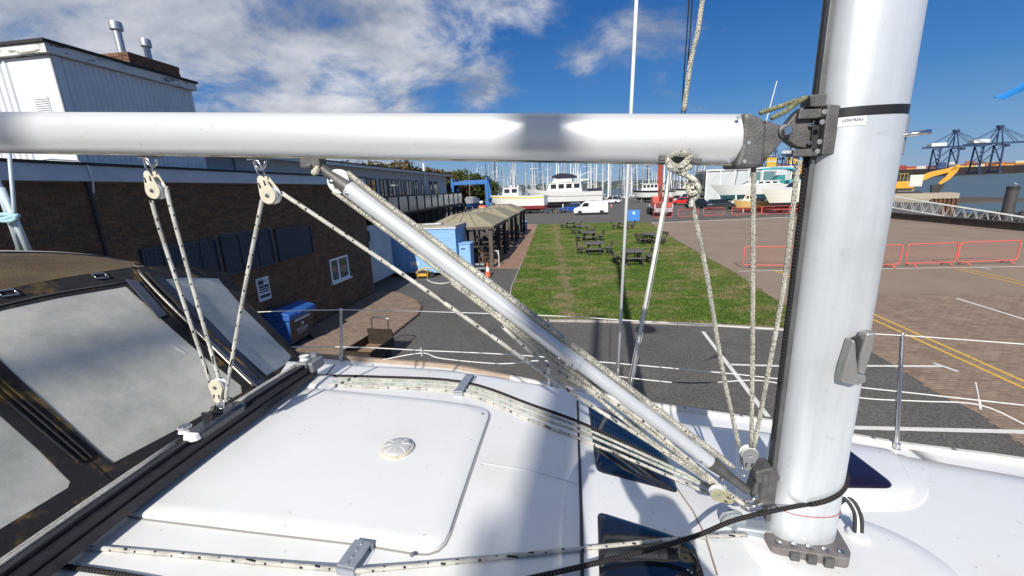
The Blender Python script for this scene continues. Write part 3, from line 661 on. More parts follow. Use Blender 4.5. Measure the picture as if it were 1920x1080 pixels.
def armchair(x, y, rz, lab):
    t = fthing('patio_chair', lab, 'chair', x, y, .006, rz, 'chairs under the nearest pergola'); m_ = mat('rattan_brown', (.09, .05, .03), .8, c2=(.13, .08, .05), scale=30)
    m = MB(); m.b2((-.25, -.25, .36), (.25, .25, .43)); m.build('seat', m_, t); m = MB(); m.b2((-.25, .21, .431), (.25, .27, .9)); m.build('backrest', m_, t, bevel=.02)
    for sx in (-1, 1):
        for sy in (-1, 1): m = MB(); m.b2((sx * .22 - .02, sy * .22 - .02, 0), (sx * .22 + .02, sy * .22 + .02, .36)); m.build('leg', m_, t)
        m = MB(); m.b2((sx * .27 - .03, -.25, .58), (sx * .27 + .03, .2, .62)); m.build('armrest', m_, t)
armchair(-4.95, 22.55, .3, 'brown patio chair beside the blue gas locker'); armchair(-5.0, 24.2, 1.2, 'brown patio chair deeper under the nearest pergola')
# blue trailer
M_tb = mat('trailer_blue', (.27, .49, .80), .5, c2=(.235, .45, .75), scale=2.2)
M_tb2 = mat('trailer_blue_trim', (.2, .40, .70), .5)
TXL, TXR, TYF_, TD = -9.95, -5.72, 20.6, 2.2
tr = fthing('catering_trailer', 'pale blue boarded catering trailer parked beside the brick building', 'trailer', TXL, TYF_)
LW = TXR - TXL
m = MB(); m.b2((.01, .012, .2), (LW - .012, TD, 2.54)); m.build('body', M_tb2, tr)
for i in range(13): z = .2 + i * .181; m = MB(); m.b2((.0, 0.0, z), (LW, .0115, z + .175)); m.build('board', M_tb, tr, bevel=.004)
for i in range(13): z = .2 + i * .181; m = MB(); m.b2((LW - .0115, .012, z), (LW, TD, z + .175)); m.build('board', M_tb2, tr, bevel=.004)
m = MB(); m.b2((-.05, -.05, 2.56), (LW + .05, TD + .05, 2.63)); m.build('roof', mat('trailer_roof', (.42, .38, .30), .8, c2=(.32, .29, .22), scale=4), tr, bevel=.01)
m = MB(); m.b2((-.055, -.06, 2.49), (LW + .055, -.001, 2.555)); m.build('roof_trim', mat('trailer_trim_white', (.6, .68, .75), .5), tr)
m = MB(); m.b2((2.3, .7, 2.631), (3.3, 1.2, 2.72)); m.build('roof_hatch', M_galv, tr, bevel=.02)
for s in ((0, .06), (LW - .06, LW)): m = MB(); m.b2((s[0], -.012, .2), (s[1], -.0005, 2.49)); m.build('corner_trim', mat('trailer_trim_blue', (.25, .48, .78), .5), tr)
m = MB(); m.b2((LW - 1.35, -.004, 2.0), (LW - .3, -.0005, 2.3)); hp = m.build('serving_hatch', M_tb, tr); 
for z in (2.0, 2.3): m = MB(); m.b2((LW - 1.35, -.012, z - .01), (LW - .3, -.0045, z + .01)); m.build('hatch_trim', M_tb2, hp)
m = MB(); m.b2((LW - 2.55, -.012, .60), (LW - 2.12, -.0005, .80)); m.build('plate_sign', mat('plate_white', (.75, .74, .68), .5), tr)
for x in (1.05, LW - 2.75): m = MB(); m.lathe([(.04, 0), (.035, -.03), (.01, -.035)], 12, (x, -.001, .62), axis='Y'); m.build('latch', M_steel, tr, smooth=40)
def wheel(t, x, y, r, w, rim, name='wheel', ax='Y', n=20):
    m = MB(); m.lathe([(r * .62, -w / 2), (r * .95, -w / 2), (r, -w * .3), (r, w * .3), (r * .95, w / 2), (r * .62, w / 2)], n, (x, y, r), axis=ax); o = m.build(name, M_tyre, t, smooth=40)
    m = MB(); m.lathe([(r * .62, -w * .42), (r * .5, -w * .3), (r * .2, -w * .36), (r * .2, w * .36), (r * .5, w * .3), (r * .62, w * .42)], n, (x, y, r), axis=ax); m.build('rim', rim, o, smooth=40); return o
for x in (1.75, 2.55): wheel(tr, x, .15, .3, .2, mat('rim_cream', (.6, .58, .5), .5))
m = MB(); m.bar((.0, 1.1, .42), (LW + 1.2, 1.1, .42), .1, .1); m.build('chassis', M_galv, tr)
m = MB(); m.b2((LW + .7, .75, .2), (LW + 1.3, 1.35, .26)); m.build('drawbar_step', M_galv, tr); m = MB(); m.tube([(LW + .95, 1.0, .26), (LW + .95, 1.0, .85), (LW + 1.1, 1.0, .9)], .025, 8); m.build('jockey_handle', M_steel, tr)
m = MB(); m.tube([(LW + .95, 1.0, .0), (LW + .95, 1.0, .2)], .04, 8); m.build('jockey_leg', M_steel, tr)
gl = fthing('gas_locker', 'small upright blue locker at the right end of the trailer', 'locker', TXR + .03, TYF_ + .35)
m = MB(); m.b2((0, 0, .35), (.62, .75, 1.62)); m.build('cabinet', M_tb2, gl); m = MB(); m.b2((.03, -.03, .38), (.59, -.001, 1.57)); d_ = m.build('door', M_tb, gl, bevel=.01)
m = MB(); m.b2((.12, -.045, 1.36), (.36, -.031, 1.42)); m.build('handle', M_black, d_); m = MB(); m.b2((-.02, -.05, 1.621), (.66, .78, 1.68)); m.build('lid', M_tb, gl, bevel=.01)
for x in (.06, .56): m = MB(); m.b2((x - .04, .05, 0), (x + .04, .7, .35)); m.build('foot', M_black, gl)
# bits under the trailer
p = gf(740 + 28, 519); t = fthing('generator', 'yellow framed generator on the ground under the trailer edge', 'generator', gf(805, 522).x - .35, gf(805, 522).y)
for s in (0, .5): m = MB(); m.tube(smooth_path([(-.25, s, .03), (-.25, s, .42), (.25, s, .42), (.25, s, .03)], 4), .025, 8); m.build('frame', mat('generator_yellow', (.65, .38, .05), .5), t, smooth=True)
m = MB(); m.b2((-.2, .06, .03), (.2, .44, .36)); m.build('engine', M_black, t, bevel=.02); m = MB(); m.b2((-.22, -.02, .12), (.22, .05, .26)); m.build('panel', mat('generator_yellow', (.65, .38, .05)), t)
wheel(t, .42, .2, .16, .12, M_grey)
t = fthing('battery_case', 'black case lying between the trailer wheel and the generator', 'case', gf(775, 522).x, gf(775, 522).y); m = MB(); m.b2((-.35, 0, 0), (.3, .35, .28)); m.build('box', M_black, t, bevel=.03); m = MB(); m.b2((-.36, -.01, .281), (.31, .36, .32)); m.build('lid', M_grey, t, bevel=.01)
def hose():
    pts = [gp(800, 524, .03), gp(812, 530, .03), gp(835, 531, .03), gp(868, 522, .03)]; m = MB(); m.tube(smooth_path(pts, 6), .03, 8); o = m.build('hose', M_pvc_, None, smooth=True); tag(o, 'white hose curling on the tarmac under the trailer', 'hose')
M_pvc_ = mat('white_hose', (.6, .6, .58), .5); hose()
# traffic cones
def cone(px, py, lab, s=1.0, body=M_orange):
    t = thing('traffic_cone', lab, 'traffic cone', gp(px, py)); m = MB(); m.b2((-.2 * s, -.2 * s, 0), (.2 * s, .2 * s, .04 * s)); m.build('base', M_black, t, bevel=.01)
    m = MB(); m.lathe([(.15 * s, .04 * s), (.1 * s, .3 * s)], 16); m.build('cone', body, t, smooth=40); m = MB(); m.lathe([(.1 * s, .3 * s), (.065 * s, .52 * s)], 16); m.build('reflective_band', M_white, t, smooth=40); m = MB(); m.lathe([(.065 * s, .52 * s), (.03 * s, .75 * s)], 16); m.build('tip', body, t, smooth=40)
cone(915, 519, 'orange and white traffic cone by the trailer drawbar', 1.0); cone(1146, 389, 'small orange traffic cone on the road right of the white van', 1.0)
def aboard():
    t = thing('pavement_sign', 'white and blue pavement sign at the end of the brick path', 'sign', gp(983, 432), A8)
    for s in (-1, 1): m = MB(); m.prism(rounded([Vector(p) for p in ((-.3, 0), (.3, 0), (.3, 1.1), (-.3, 1.1))], .15), 0, .03, lambda a, b, d: (a, s * (.25 - .2 * b / 1.1) + d * s, b)); m.build('panel', mat('sign_blue', (.08, .14, .3), .5), t)
    m = MB(); m.prism([(.2 * math.cos(a), .55 + .38 * math.sin(a)) for a in np.linspace(0, 6.28, 20, endpoint=False)], 0, .01, lambda a, b, d: (a, -(.25 - .2 * b / 1.1) - .032 - d, b)); m.build('face', mat('sign_face', (.7, .75, .8), .5), t)
aboard()
# rail frame at the path edge
t = thing('rope_stand', 'thin white rail frame at the near corner of the path', 'rail', gp(936, 500), A8); m = MB(); m.tube([(0, 0, 0), (0, 0, .95)], .025, 8); m.build('upright', M_white, t); m = MB(); m.tube([(0, 0, .93), (-.55, .1, .93)], .02, 8); m.build('top_bar', M_white, t); m = MB(); m.tube([(0, 0, .7), (-.12, .02, .9)], .015, 8); m.build('brace', M_white, t)
# waste bin
M_binb = mat('bin_blue', (.03, .13, .42), .5, c2=(.025, .1, .36), scale=4); M_bind = mat('bin_dark_panel', (.035, .035, .045), .5, c2=(.05, .05, .06), scale=5)
bc = gf(566, 648)
bn = thing('waste_bin', 'large blue wheeled waste bin with a dark lettered side by the brick wall', 'bin', fw(-8.18, 10.72), A8)
def binbody():
    bw, bd = .72, 1.15                                   # depth along x (from the wall), length along y
    m = MB(); m.loft([[(-.05 - bw * .42, -bd * .44, .2), (-.05 + bw * .42, -bd * .44, .2), (-.05 + bw * .42, bd * .44, .2), (-.05 - bw * .42, bd * .44, .2)], [(-bw * .5, -bd * .5, .95), (bw * .5, -bd * .5, .95), (bw * .5, bd * .5, .95), (-bw * .5, bd * .5, .95)]]); m.build('body', M_binb, bn, bevel=.03)
    m = MB(); A_ = [(-.05 + bw * .42 + .006, -bd * .43, .22), (-.05 + bw * .42 + .006, bd * .43, .22), (bw * .5 + .006, bd * .49, .94), (bw * .5 + .006, -bd * .49, .94)]; m.add(A_ + [(p[0] - .01, p[1], p[2]) for p in A_], [(0, 1, 2, 3), (4, 7, 6, 5), (0, 4, 5, 1), (1, 5, 6, 2), (2, 6, 7, 3), (3, 7, 4, 0)]); sd = m.build('side_panel', M_bind, bn); tag(sd, 'dark lettered side panel')
    m = MB(); m.b2((-bw * .5 - .05, -bd * .5 - .05, .95), (bw * .5 + .05, bd * .5 + .05, 1.06)); m.build('rim', M_binb, bn, bevel=.02)
    m = MB(); m.loft([[(-bw * .5 - .03, y, 1.061), (bw * .5 + .06, y, 1.061), (bw * .5 + .03, y, 1.13), (0, y, 1.24), (-bw * .5, y, 1.16)] for y in (-bd * .5 - .04, bd * .5 + .04)]); ld = m.build('lid', M_binb, bn, bevel=.015)
    m = MB(); m.b2((bw * .5 + .02, -.2, 1.06), (bw * .5 + .09, .2, 1.1)); m.build('handle', M_binb, ld, bevel=.01)
    for sx in (-.28, .22):
        for sy in (-.4, .4): wheel(bn, sx, sy, .1, .05, M_grey)
    wt = mat('bin_letter', (.6, .62, .65), .6); sl = math.atan2(.05 + bw * .08, .73)
    def tx(s, size, y, z): return text(s, size, wt, sd, (-.05 + bw * .42 + (z - .22) / .72 * (.05 + bw * .08) + .01, y, z), (rad(90) - sl * 0, sl * 0, rad(90)), ext=.001)
    m = MB(); m.b2((bw * .49, -.35, .84), (bw * .49 + .012, .35, .9)); m.build('label_strip', wt, sd)
    tx('hotsol', .2, 0, .56); tx('waste services', .075, 0, .44)
    m = MB(); m.lathe([(.05, 0), (.05, .003), (.03, .003)], 20, (bw * .475, 0, .71), axis='X'); m.build('badge', wt, sd)
# steel trolley
def trolley():
    c = gf(690, 668); t = thing('yard_trolley', 'rusty brown box trolley with a chrome handle beyond the deck edge', 'trolley', fw(-5.15, 9.45), A8 + rad(-6)); mr = mat('trolley_rust', (.025, .02, .018), .7, .3, c2=(.06, .042, .03), scale=7); mw = wood('trolley_board', (.30, .19, .12), (.22, .14, .09))
    w, l, h = .78, 1.15, .42
    m = MB(); m.b2((-w / 2, -l / 2, .30), (w / 2, l / 2, .33)); m.build('floor_board', mw, t)
    for s in (-1, 1): m = MB(); m.bar((s * w / 2, -l / 2, .43), (s * w / 2, l / 2, .43), .03, .26); m.build('side_panel', mr, t)
    for s in (-1, 1): m = MB(); m.bar((-w / 2 + .016, s * l / 2, .52), (w / 2 - .016, s * l / 2, .52), .03, .12 if s < 0 else .5); m.build('end_panel', mr, t)
    m = MB(); m.tube(smooth_path([(-w * .32, l / 2 + .02, .6), (-w * .32, l / 2 + .06, .95), (-w * .26, l / 2 + .08, 1.06), (w * .26, l / 2 + .08, 1.06), (w * .32, l / 2 + .06, .95), (w * .32, l / 2 + .02, .6)], 4), .018, 8); m.build('handle', M_steel, t, smooth=True)
    for s in (-1, 1):
        for q in (-.4, .4): wheel(t, s * (w / 2 - .1), q, .14, .06, M_grey, ax='X')
trolley(); binbody()
# red barriers
M_bar = mat('barrier_red', (.72, .11, .09), .5, c2=(.62, .13, .10), scale=6)
def barrier(label, grp):
    t = thing('pedestrian_barrier', label, 'barrier', group=grp); w, h = 2.3, 1.08
    ring = rounded([Vector(p) for p in ((-w / 2, .16), (w / 2, .16), (w / 2, h), (-w / 2, h))], .12); m = MB(); m.tube([(p.x, 0, p.y) for p in ring], .024, 8, close=True); m.build('frame', M_bar, t, smooth=True)
    m = MB()
    for i in range(1, 20): x = -w / 2 + w * i / 20; m.tube([(x, 0, .17), (x, 0, h - .01)], .0022, 4, caps=False)
    for i in range(1, 7): z = .16 + (h - .16) * i / 7; m.tube([(-w / 2, 0, z), (w / 2, 0, z)], .0022, 4, caps=False)
    tag(m.build('wire_infill', M_bar, t), kind='stuff')
    for s in (-1, 1): m = MB(); m.tube([(s * w * .36, -.3, .02), (s * w * .36, -.1, .14), (s * w * .36, 0, .17), (s * w * .36, .1, .14), (s * w * .36, .3, .02)], .022, 6); m.build('foot', M_bar, t, smooth=True)
    return t
bp0 = None
def put_barrier(a, b, lab, grp, z=.01):
    global bp0
    p, q = gp(*a), gp(*b); o = bp0 = barrier(lab, grp) if bp0 is None else bp0
    if o.get('used'): o = copy_tree(bp0)
    o['used'] = 1; o['label'] = lab; o['group'] = grp; c = (p + q) / 2; d = q - p; o.location = (c.x, c.y, z); o.rotation_euler = (0, 0, math.atan2(d.y, d.x)); s = d.length / 2.32; o.scale = (s, 1, 1); return o
BG = 'red barriers along the paved area'; FG = 'far red barriers in front of the parked boats'
for a, b, lab in (((1392, 503), (1508, 504), 'red barrier partly behind the ropes, left of the mast'), ((1565, 505), (1686, 502), 'red barrier whose right end shows just right of the mast'), ((1695, 501), (1789, 498), 'middle red barrier right of the mast'), ((1792, 498), (1905, 494), 'red barrier farthest right at the edge of the paving')): put_barrier(a, b, lab, BG)
for i, (a, b) in enumerate((((1225, 410), (1260, 409)), ((1271, 409), (1309, 407.5)), ((1318, 407), (1357, 405.5)), ((1371, 406), (1427, 404)), ((1428, 404), (1479, 402)), ((1480, 402), (1525, 400.5)))):
    put_barrier(a, b, ('far red barrier in front of the crane truck', 'far red barrier just right of the crane truck', 'far red barrier in front of the grey parked car', 'far red barrier below the small yellow boat', 'far red barrier below the white motor boat', 'far red barrier half hidden by the mast lines')[i], FG)
for o in list(bpy.data.objects):
    if 'used' in o: del o['used']
# blue storage box
p = gf(1188, 414); t = thing('storage_box', 'bright blue box standing at the far end of the lawn', 'box', gp(1188, 415), A8); m = MB(); m.b2((-.72, 0, .02), (.72, .6, 1.25)); m.build('body', mat('box_blue', (.06, .24, .62), .45, c2=(.05, .2, .55), scale=4), t, bevel=.04)
m = MB(); m.b2((-.75, -.03, 1.251), (.75, .63, 1.34)); m.build('lid', mat('box_blue', (.06, .24, .62)), t, bevel=.03); m = MB(); m.b2((-.14, -.012, .85), (.14, -.001, 1.15)); m.build('label_plate', mat('label_pale', (.5, .68, .8), .5), t)
for s in (-1, 1): m = MB(); m.b2((s * .6 - .06, .05, 0), (s * .6 + .06, .55, .02)); m.build('foot', M_black, t)
# ------------------------------------------------------------------ vehicles
def wdir(a, b): d = gp(*b) - gp(*a); return math.atan2(d.y, d.x)
def veh_body(t, prof, W, name, mt, tuck=.07, bevel=.03):     # side profile (x, z) swept across the width with rounded flanks
    m = MB(); zs = [p[1] for p in prof]; cz = (min(zs) + max(zs)) / 2; rings = []
    for y, s in ((-W / 2, .93), (-W / 2 + tuck, 1), (W / 2 - tuck, 1), (W / 2, .93)): rings.append([(p[0] * (.985 if s < 1 else 1), y, cz + (p[1] - cz) * s) for p in prof])
    m.loft(rings); return m.build(name, mt, t, bevel=bevel, smooth=30)
def car(name, label, cat, p, rz, paint, L=4.5, W=1.85, H=1.65, suv=True, grp=None):
    t = thing(name, label, cat, (p.x, p.y, 0), rz, grp); h = .95 if suv else .85
    veh_body(t, [(-L / 2, .45), (-L / 2 + .05, h - .05), (-L * .25, h + .04), (L * .2, h + .02), (L * .44, h - .14), (L / 2, .62), (L / 2 - .03, .32), (-L / 2 + .05, .32)], W, 'body', paint)
    m = MB(); lo = [(-L * .46, -W * .47, h), (L * .24, -W * .47, h), (L * .24, W * .47, h), (-L * .46, W * .47, h)]; hi = [(-L * .36, -W * .38, H - .05), (L * .06, -W * .38, H - .05), (L * .06, W * .38, H - .05), (-L * .36, W * .38, H - .05)]; m.loft([lo, hi]); m.build('windows', M_glass, t)
    m = MB(); m.loft([[(p_[0], p_[1], H - .06) for p_ in hi], [(-L * .33, -W * .33, H), (L * .02, -W * .33, H), (L * .02, W * .33, H), (-L * .33, W * .33, H)]]); m.build('roof', paint, t, bevel=.02)
    for s in (-1, 1):
        for a, b in (((-L * .12, h), (-L * .13, H - .05)), ((L * .245, h), (L * .065, H - .05)), ((-L * .465, h), (-L * .365, H - .05))): m = MB(); m.bar((a[0], s * W * .472, a[1]), (b[0], s * W * .385, b[1]), .07, .03); m.build('pillar', paint, t)
        m = MB(); m.box((L * .46, s * W * .36, h - .22), (.2, .32, .14)); m.build('headlight', mat('lamp_glass', (.6, .62, .65), .15), t, bevel=.02); m = MB(); m.box((-L * .48, s * W * .38, h - .15), (.08, .26, .18)); m.build('tail_light', M_red, t, bevel=.02)
    for x in (-L * .31, L * .31):
        for s in (-1, 1): wheel(t, x, s * (W / 2 - .1), .34, .22, M_galv, n=16)
    m = MB(); m.box((L * .49, 0, .5), (.06, 1.1, .2)); m.build('grille', M_black, t)
    return t
P_silver = mat('car_grey', (.07, .075, .085), .25, .5, coat=.6); P_blue = mat('car_blue', (.01, .09, .5), .25, .3, coat=.6); P_wht = mat('car_white', (.75, .76, .78), .25, coat=.6); P_redc = mat('car_red', (.6, .02, .02), .25, coat=.6); P_dk = mat('car_dark', (.015, .02, .03), .25, .3, coat=.6)
car('parked_car', 'blue hatchback half hidden behind the white van', 'car', gp(1071, 398), wdir((1110, 402), (1078, 402.5)) , P_blue, 4.3, 1.8, 1.6)
car('parked_car', 'metallic grey estate car parked beside the red barriers', 'car', gp(1353, 392.5), wdir((1320, 393), (1390, 391)), P_silver, 4.75, 1.9, 1.6)
car('parked_car', 'dark car nose to tail with the grey estate', 'car', gp(1310, 391), wdir((1300, 393), (1330, 391)), P_dk, 4.4, 1.85, 1.65)
car('parked_car', 'red car right of the crane truck', 'car', gp(1277, 384), wdir((1290, 384), (1258, 385)), P_redc, 4.3, 1.8, 1.5)
car('parked_car', 'white off-road car right of the white van, by the moorings', 'car', gp(1147, 381.5), wdir((1165, 381), (1130, 381.5)), P_wht, 4.7, 1.9, 1.85)
def van(label, a, b, s=1.0):
    p = (gp(*a) + gp(*b)) / 2; rz = wdir(b, a); t = thing('delivery_van', label, 'van', (p.x, p.y, 0), rz); L, W, H = 5.3, 1.95, 2.1
    veh_body(t, [(-L / 2, .35), (-L / 2 + .02, H - .15), (-L / 2 + .2, H), (L * .12, H), (L * .2, H - .1), (L * .34, 1.28), (L * .46, 1.1), (L / 2, .85), (L / 2, .38), (L / 2 - .1, .3), (-L / 2 + .1, .3)], W, 'body', P_wht, .12, .04)
    m = MB(); pts = [(L * .215, 1.98), (L * .325, 1.36)]; m.add([(pts[0][0] + .02, -W * .41, pts[0][1]), (pts[1][0] + .02, -W * .46, pts[1][1]), (pts[1][0] + .02, W * .46, pts[1][1]), (pts[0][0] + .02, W * .41, pts[0][1])], [(0, 1, 2, 3)]); m.build('windscreen', M_glass, t)
    for sy in (-1, 1):
        m = MB(); m.prism([(L * .06, 1.3), (L * .27, 1.3), (L * .19, 1.85), (L * .06, 1.85)], 0, .008, lambda x, z, d: (x, sy * (W / 2 + .002 + d), z)); m.build('side_window', M_glass, t)
        m = MB(); m.box((L * .29, sy * (W / 2 + .12), 1.3), (.1, .2, .22)); m.build('mirror', P_wht, t, bevel=.03); m = MB(); m.box((L * .475, sy * W * .37, .92), (.2, .3, .18)); m.build('headlight', mat('lamp_glass', (.6, .62, .65), .15), t, bevel=.03)
        m = MB(); m.b2((-L * .3, sy * (W / 2 + .003) - .002, .72), (L * .3, sy * (W / 2 + .003) + .002, .75)); m.build('door_rail', M_grey, t)
        for x in (-L * .32, L * .315): wheel(t, x, sy * (W / 2 - .09), .36, .24, P_wht, n=18)
    m = MB(); m.box((L / 2 - .01, 0, .5), (.06, 1.5, .22)); m.build('bumper', M_grey, t)
    m = MB(); m.bar((-.6, 0, H + .03), (.2, 0, H + .03), .06); m.build('roof_rack', M_black, t); return t
van('white delivery van parked broadside at the far end of the lawn', (1078, 403), (1139, 401.5))
car('parked_car', 'white car showing behind the red car', 'car', gp(1283, 379), wdir((1295, 379), (1258, 380)), P_wht, 4.6, 1.85, 1.9)
def crane_truck():
    t = thing('crane_truck', 'red crane truck with a raised jib facing the lawn', 'truck', gp(1243, 406), A8 + rad(178)); rd = mat('truck_red', (.56, .10, .075), .4, c2=(.5, .11, .085), scale=4); W = 2.5
    m = MB(); m.b2((-1.2, -.1, .55), (1.2, 7.5, .95)) ; 
    m = MB(); m.b2((-.9, -7, .6), (.9, -.05, .95)); m.build('chassis', M_black, t)
    m = MB(); m.loft([[(-1.2, .0, .55), (1.2, .0, .55), (1.2, .35, .55), (-1.2, .35, .55)], [(-1.2, .0, 1.15), (1.2, .0, 1.15), (1.2, .3, 1.15), (-1.2, .3, 1.15)]]); m.build('bumper', M_grey, t, bevel=.05)
    m = MB(); m.b2((-.55, -.9, 1.16), (1.2, .05, 1.95)); bn_ = m.build('bonnet', rd, t, bevel=.05)
    for i in range(5): m = MB(); m.b2((-.1, .051, 1.22 + .14 * i), (.95, .09, 1.29 + .14 * i)); m.build('grille_slat', M_black, bn_)
    m = MB(); m.b2((-1.25, -2.4, 1.16), (-.56, .0, 2.55)); cb = m.build('cab', rd, t, bevel=.08)
    m = MB(); m.b2((-1.15, .001, 1.85), (-.66, .02, 2.45)); m.build('windscreen', M_glass, cb); m = MB(); m.b2((-1.27, -1.6, 1.85), (-1.251, -.3, 2.45)); m.build('side_window', M_glass, cb)
    m = MB(); m.b2((-1.0, -6.8, .96), (1.0, -1.0, 1.3)); m.build('deck', M_white, t, bevel=.02)
    m = MB(); m.b2((.25, -3.2, 1.31), (1.15, -1.6, 2.6)); m.build('operator_cabin', rd, t, bevel=.06)
    m = MB(); m.bar((-.1, -2.9, 1.9), (.55, -.5, 7.2), .55, .6); j = m.build('jib', rd, t, bevel=.03); m = MB(); m.bar((.55, -.5, 7.2), (.95, .9, 10.4), .36, .4); m.build('jib_extension', rd, j, bevel=.02)
    m = MB(); m.tube([(.1, -2.2, 1.6), (.28, -1.3, 4.0)], .12, 10); m.build('jib_ram', M_steel, j)
    m = MB(); m.bar((.95, .6, 9.6), (1.0, .6, 6.5), .03); m.build('hoist_rope', M_black, j)
    for x in (-1.0, 1.0):
        m = MB(); m.box((x * .85, .36, .85), (.3, .04, .18)); m.build('headlight', mat('lamp_glass', (.6, .62, .65), .15), t)
        for y in (-.75, -4.6, -5.9): wheel(t, x, y, .52, .35, M_grey, ax='X', n=18)
        m = MB(); m.b2((x * 1.12 - .04, .2, 1.15), (x * 1.12 + .04, .28, 1.6)); m.build('outrigger_marker', M_white, t)
crane_truck()
# ------------------------------------------------------------------ boats
def hull(t, L, B, fb, dr, top, bot, z=0.0, bow=.5, transom=.8, stripe=None, deckm=None, n=17):
    zw = z + dr; S = [i / (n - 1) for i in range(n)]
    def hb(s): return B / 2 * ((transom + (1 - transom) * math.sin(min(1, s / .45) * math.pi / 2)) if s < .45 else max(.012, 1 - ((s - .45) / .55) ** 2.3))
    def dz(s): return zw + fb + bow * max(0, s - .25) ** 1.6
    def X(s): return -L / 2 + L * s
    def band(f0, f1, o, name, mt):
        m = MB(); rings = []
        for s in S:
            a = hb(s); r = []
            for f in (f0, f1): w = a * (.80 + .2 * f) + o; rr = .36 * L * (f - 1) * max(0, s - .6) ** 1.2; r.append((X(s) + rr, w, zw + (dz(s) - zw) * f))
            rings.append([r[0], r[1], (r[1][0], -r[1][1], r[1][2]), (r[0][0], -r[0][1], r[0][2])])
        m.loft(rings); return m.build(name, mt, t, smooth=35)
    band(0, 1, 0, 'topsides', top)
    if stripe: band(stripe[0], stripe[1], .02, 'rubbing_strake', stripe[2])
    m = MB(); rings = []
    for s in S: a = hb(s) * .8; rr = -.36 * L * max(0, s - .6) ** 1.2; rings.append([(X(s) + rr, a, zw), (X(s) + rr * 1.15, a * .75, z + dr * .35), (X(s) + rr * 1.4, .05, z + dr * .02 * (1 + 8 * max(0, s - .7))), (X(s) + rr * 1.4, -.05, z + dr * .02 * (1 + 8 * max(0, s - .7))), (X(s) + rr * 1.2, -a * .75, z + dr * .35), (X(s) + rr, -a, zw)])
    m.loft(rings); m.build('bottom', bot, t, smooth=35)
    return X, hb, dz
def cabin(t, x0, x1, w, z0, h, mt, rake=.25, wins=3, name='cabin', glass=True, frac=(.42, .86)):
    m = MB(); lo = [(x0, -w / 2, z0), (x1, -w / 2, z0), (x1, w / 2, z0), (x0, w / 2, z0)]; hi = [(x0 + rake * .3, -w * .45, z0 + h), (x1 - rake, -w * .45, z0 + h), (x1 - rake, w * .45, z0 + h), (x0 + rake * .3, w * .45, z0 + h)]; m.loft([lo, hi]); c = m.build(name, mt, t, bevel=.04)
    m = MB(); m.b2((x0 - .05, -w * .5, z0 + h), (x1 - rake + .2, w * .5, z0 + h + .08)); m.build('cabin_roof', mt, c, bevel=.03)
    if glass:
        L_ = x1 - x0 - rake * 1.3
        for s in (-1, 1):
            for i in range(wins):
                a = x0 + rake * .3 + L_ * (i + .14) / wins; b = x0 + rake * .3 + L_ * (i + .86) / wins; m = MB()
                def pt(x, f, s=s, w=w): return (x, s * (w / 2 - w * .05 * f + .012), z0 + h * f)
                m.add([pt(a, frac[0]), pt(b, frac[0]), pt(b, frac[1]), pt(a, frac[1])] + [(p[0], p[1] - s * .02, p[2]) for p in (pt(a, frac[0]), pt(b, frac[0]), pt(b, frac[1]), pt(a, frac[1]))], [(0, 1, 2, 3), (4, 5, 6, 7), (0, 1, 5, 4), (1, 2, 6, 5), (2, 3, 7, 6), (3, 0, 4, 7)]); m.build('window', M_glass, c)
        m = MB(); fx = lambda f: x1 - rake * f + .015; m.add([(fx(frac[0]), -w * .4, z0 + h * frac[0]), (fx(frac[0]), w * .4, z0 + h * frac[0]), (fx(frac[1]), w * .38, z0 + h * frac[1]), (fx(frac[1]), -w * .38, z0 + h * frac[1])], [(0, 1, 2, 3)]); m.build('windscreen', M_glass, c)
    return c
def cradle(t, xs, w, h, zt):
    for x in xs:
        m = MB(); m.b2((x - .15, -w / 2, 0), (x + .15, w / 2, .18)); m.build('cradle_beam', M_grey, t)
        for s in (-1, 1): m = MB(); m.bar((x, s * w * .48, .18), (x, s * w * .34, zt), .1); m.build('cradle_prop', M_galv, t)
    m = MB(); m.b2((min(xs), -.12, .181), (max(xs), .12, .34)); m.build('keel_block', wood('keel_block', (.12, .08, .05), (.08, .05, .035)), t)
def boat_thing(name, label, cat, a, b, flip=False):           # a: stern pixel, b: bow pixel on the ground
    p, q = gp(*a), gp(*b); c = (p + q) / 2; d = q - p; return thing(name, label, cat, (c.x, c.y, 0), math.atan2(d.y, d.x)), d.length
G_w = mat('boat_white', (.74, .75, .74), .35, c2=(.68, .69, .67), scale=1.5); G_red = mat('boat_red', (.34, .045, .045), .7, c2=(.28, .05, .05), scale=3); G_blk = mat('boat_black', (.02, .022, .028), .6); G_yel = mat('boat_yellow', (.72, .56, .03), .5); G_cream = mat('boat_cream', (.68, .64, .5), .5)
G_navy = mat('canvas_navy', (.018, .018, .04), .85); G_teal = mat('canvas_teal', (.06, .38, .48), .8, c2=(.05, .32, .42), scale=5)
# fishing boat
t, L = boat_thing('fishing_boat', 'white fishing boat with a yellow strake and red bottom on a trailer', 'boat', (1024, 399.5), (921, 401.5)); X, hb, dz = hull(t, L, 3.1, 1.75, .85, G_w, G_red, .55, .5, .85, (.76, .87, G_yel))
cabin(t, -.6, 2.7, 2.0, 3.1, 1.55, G_w, .35, 2); m = MB(); m.lathe([(.25, 4.75), (.3, 4.85), (.2, 5.05), (.02, 5.1)], 14, (1.2, 0, 0)); m.build('radar', G_w, t, smooth=40)
m = MB(); m.tube([(.9, 0, 4.7), (.9, 0, 7.4)], .05, 8); m.build('signal_mast', M_galv, t); m = MB(); m.lathe([(.18, 4.7), (.18, 5.0)], 12, (-.3, .3, 0)); m.build('life_raft', G_w, t)
m = MB(); m.tube([(x, s * hb((x + L / 2) / L) * .95, dz((x + L / 2) / L) + .35) for s in (1,) for x in np.linspace(-L * .45, L * .4, 8)], .025, 6); m.build('guard_rail', M_steel, t)
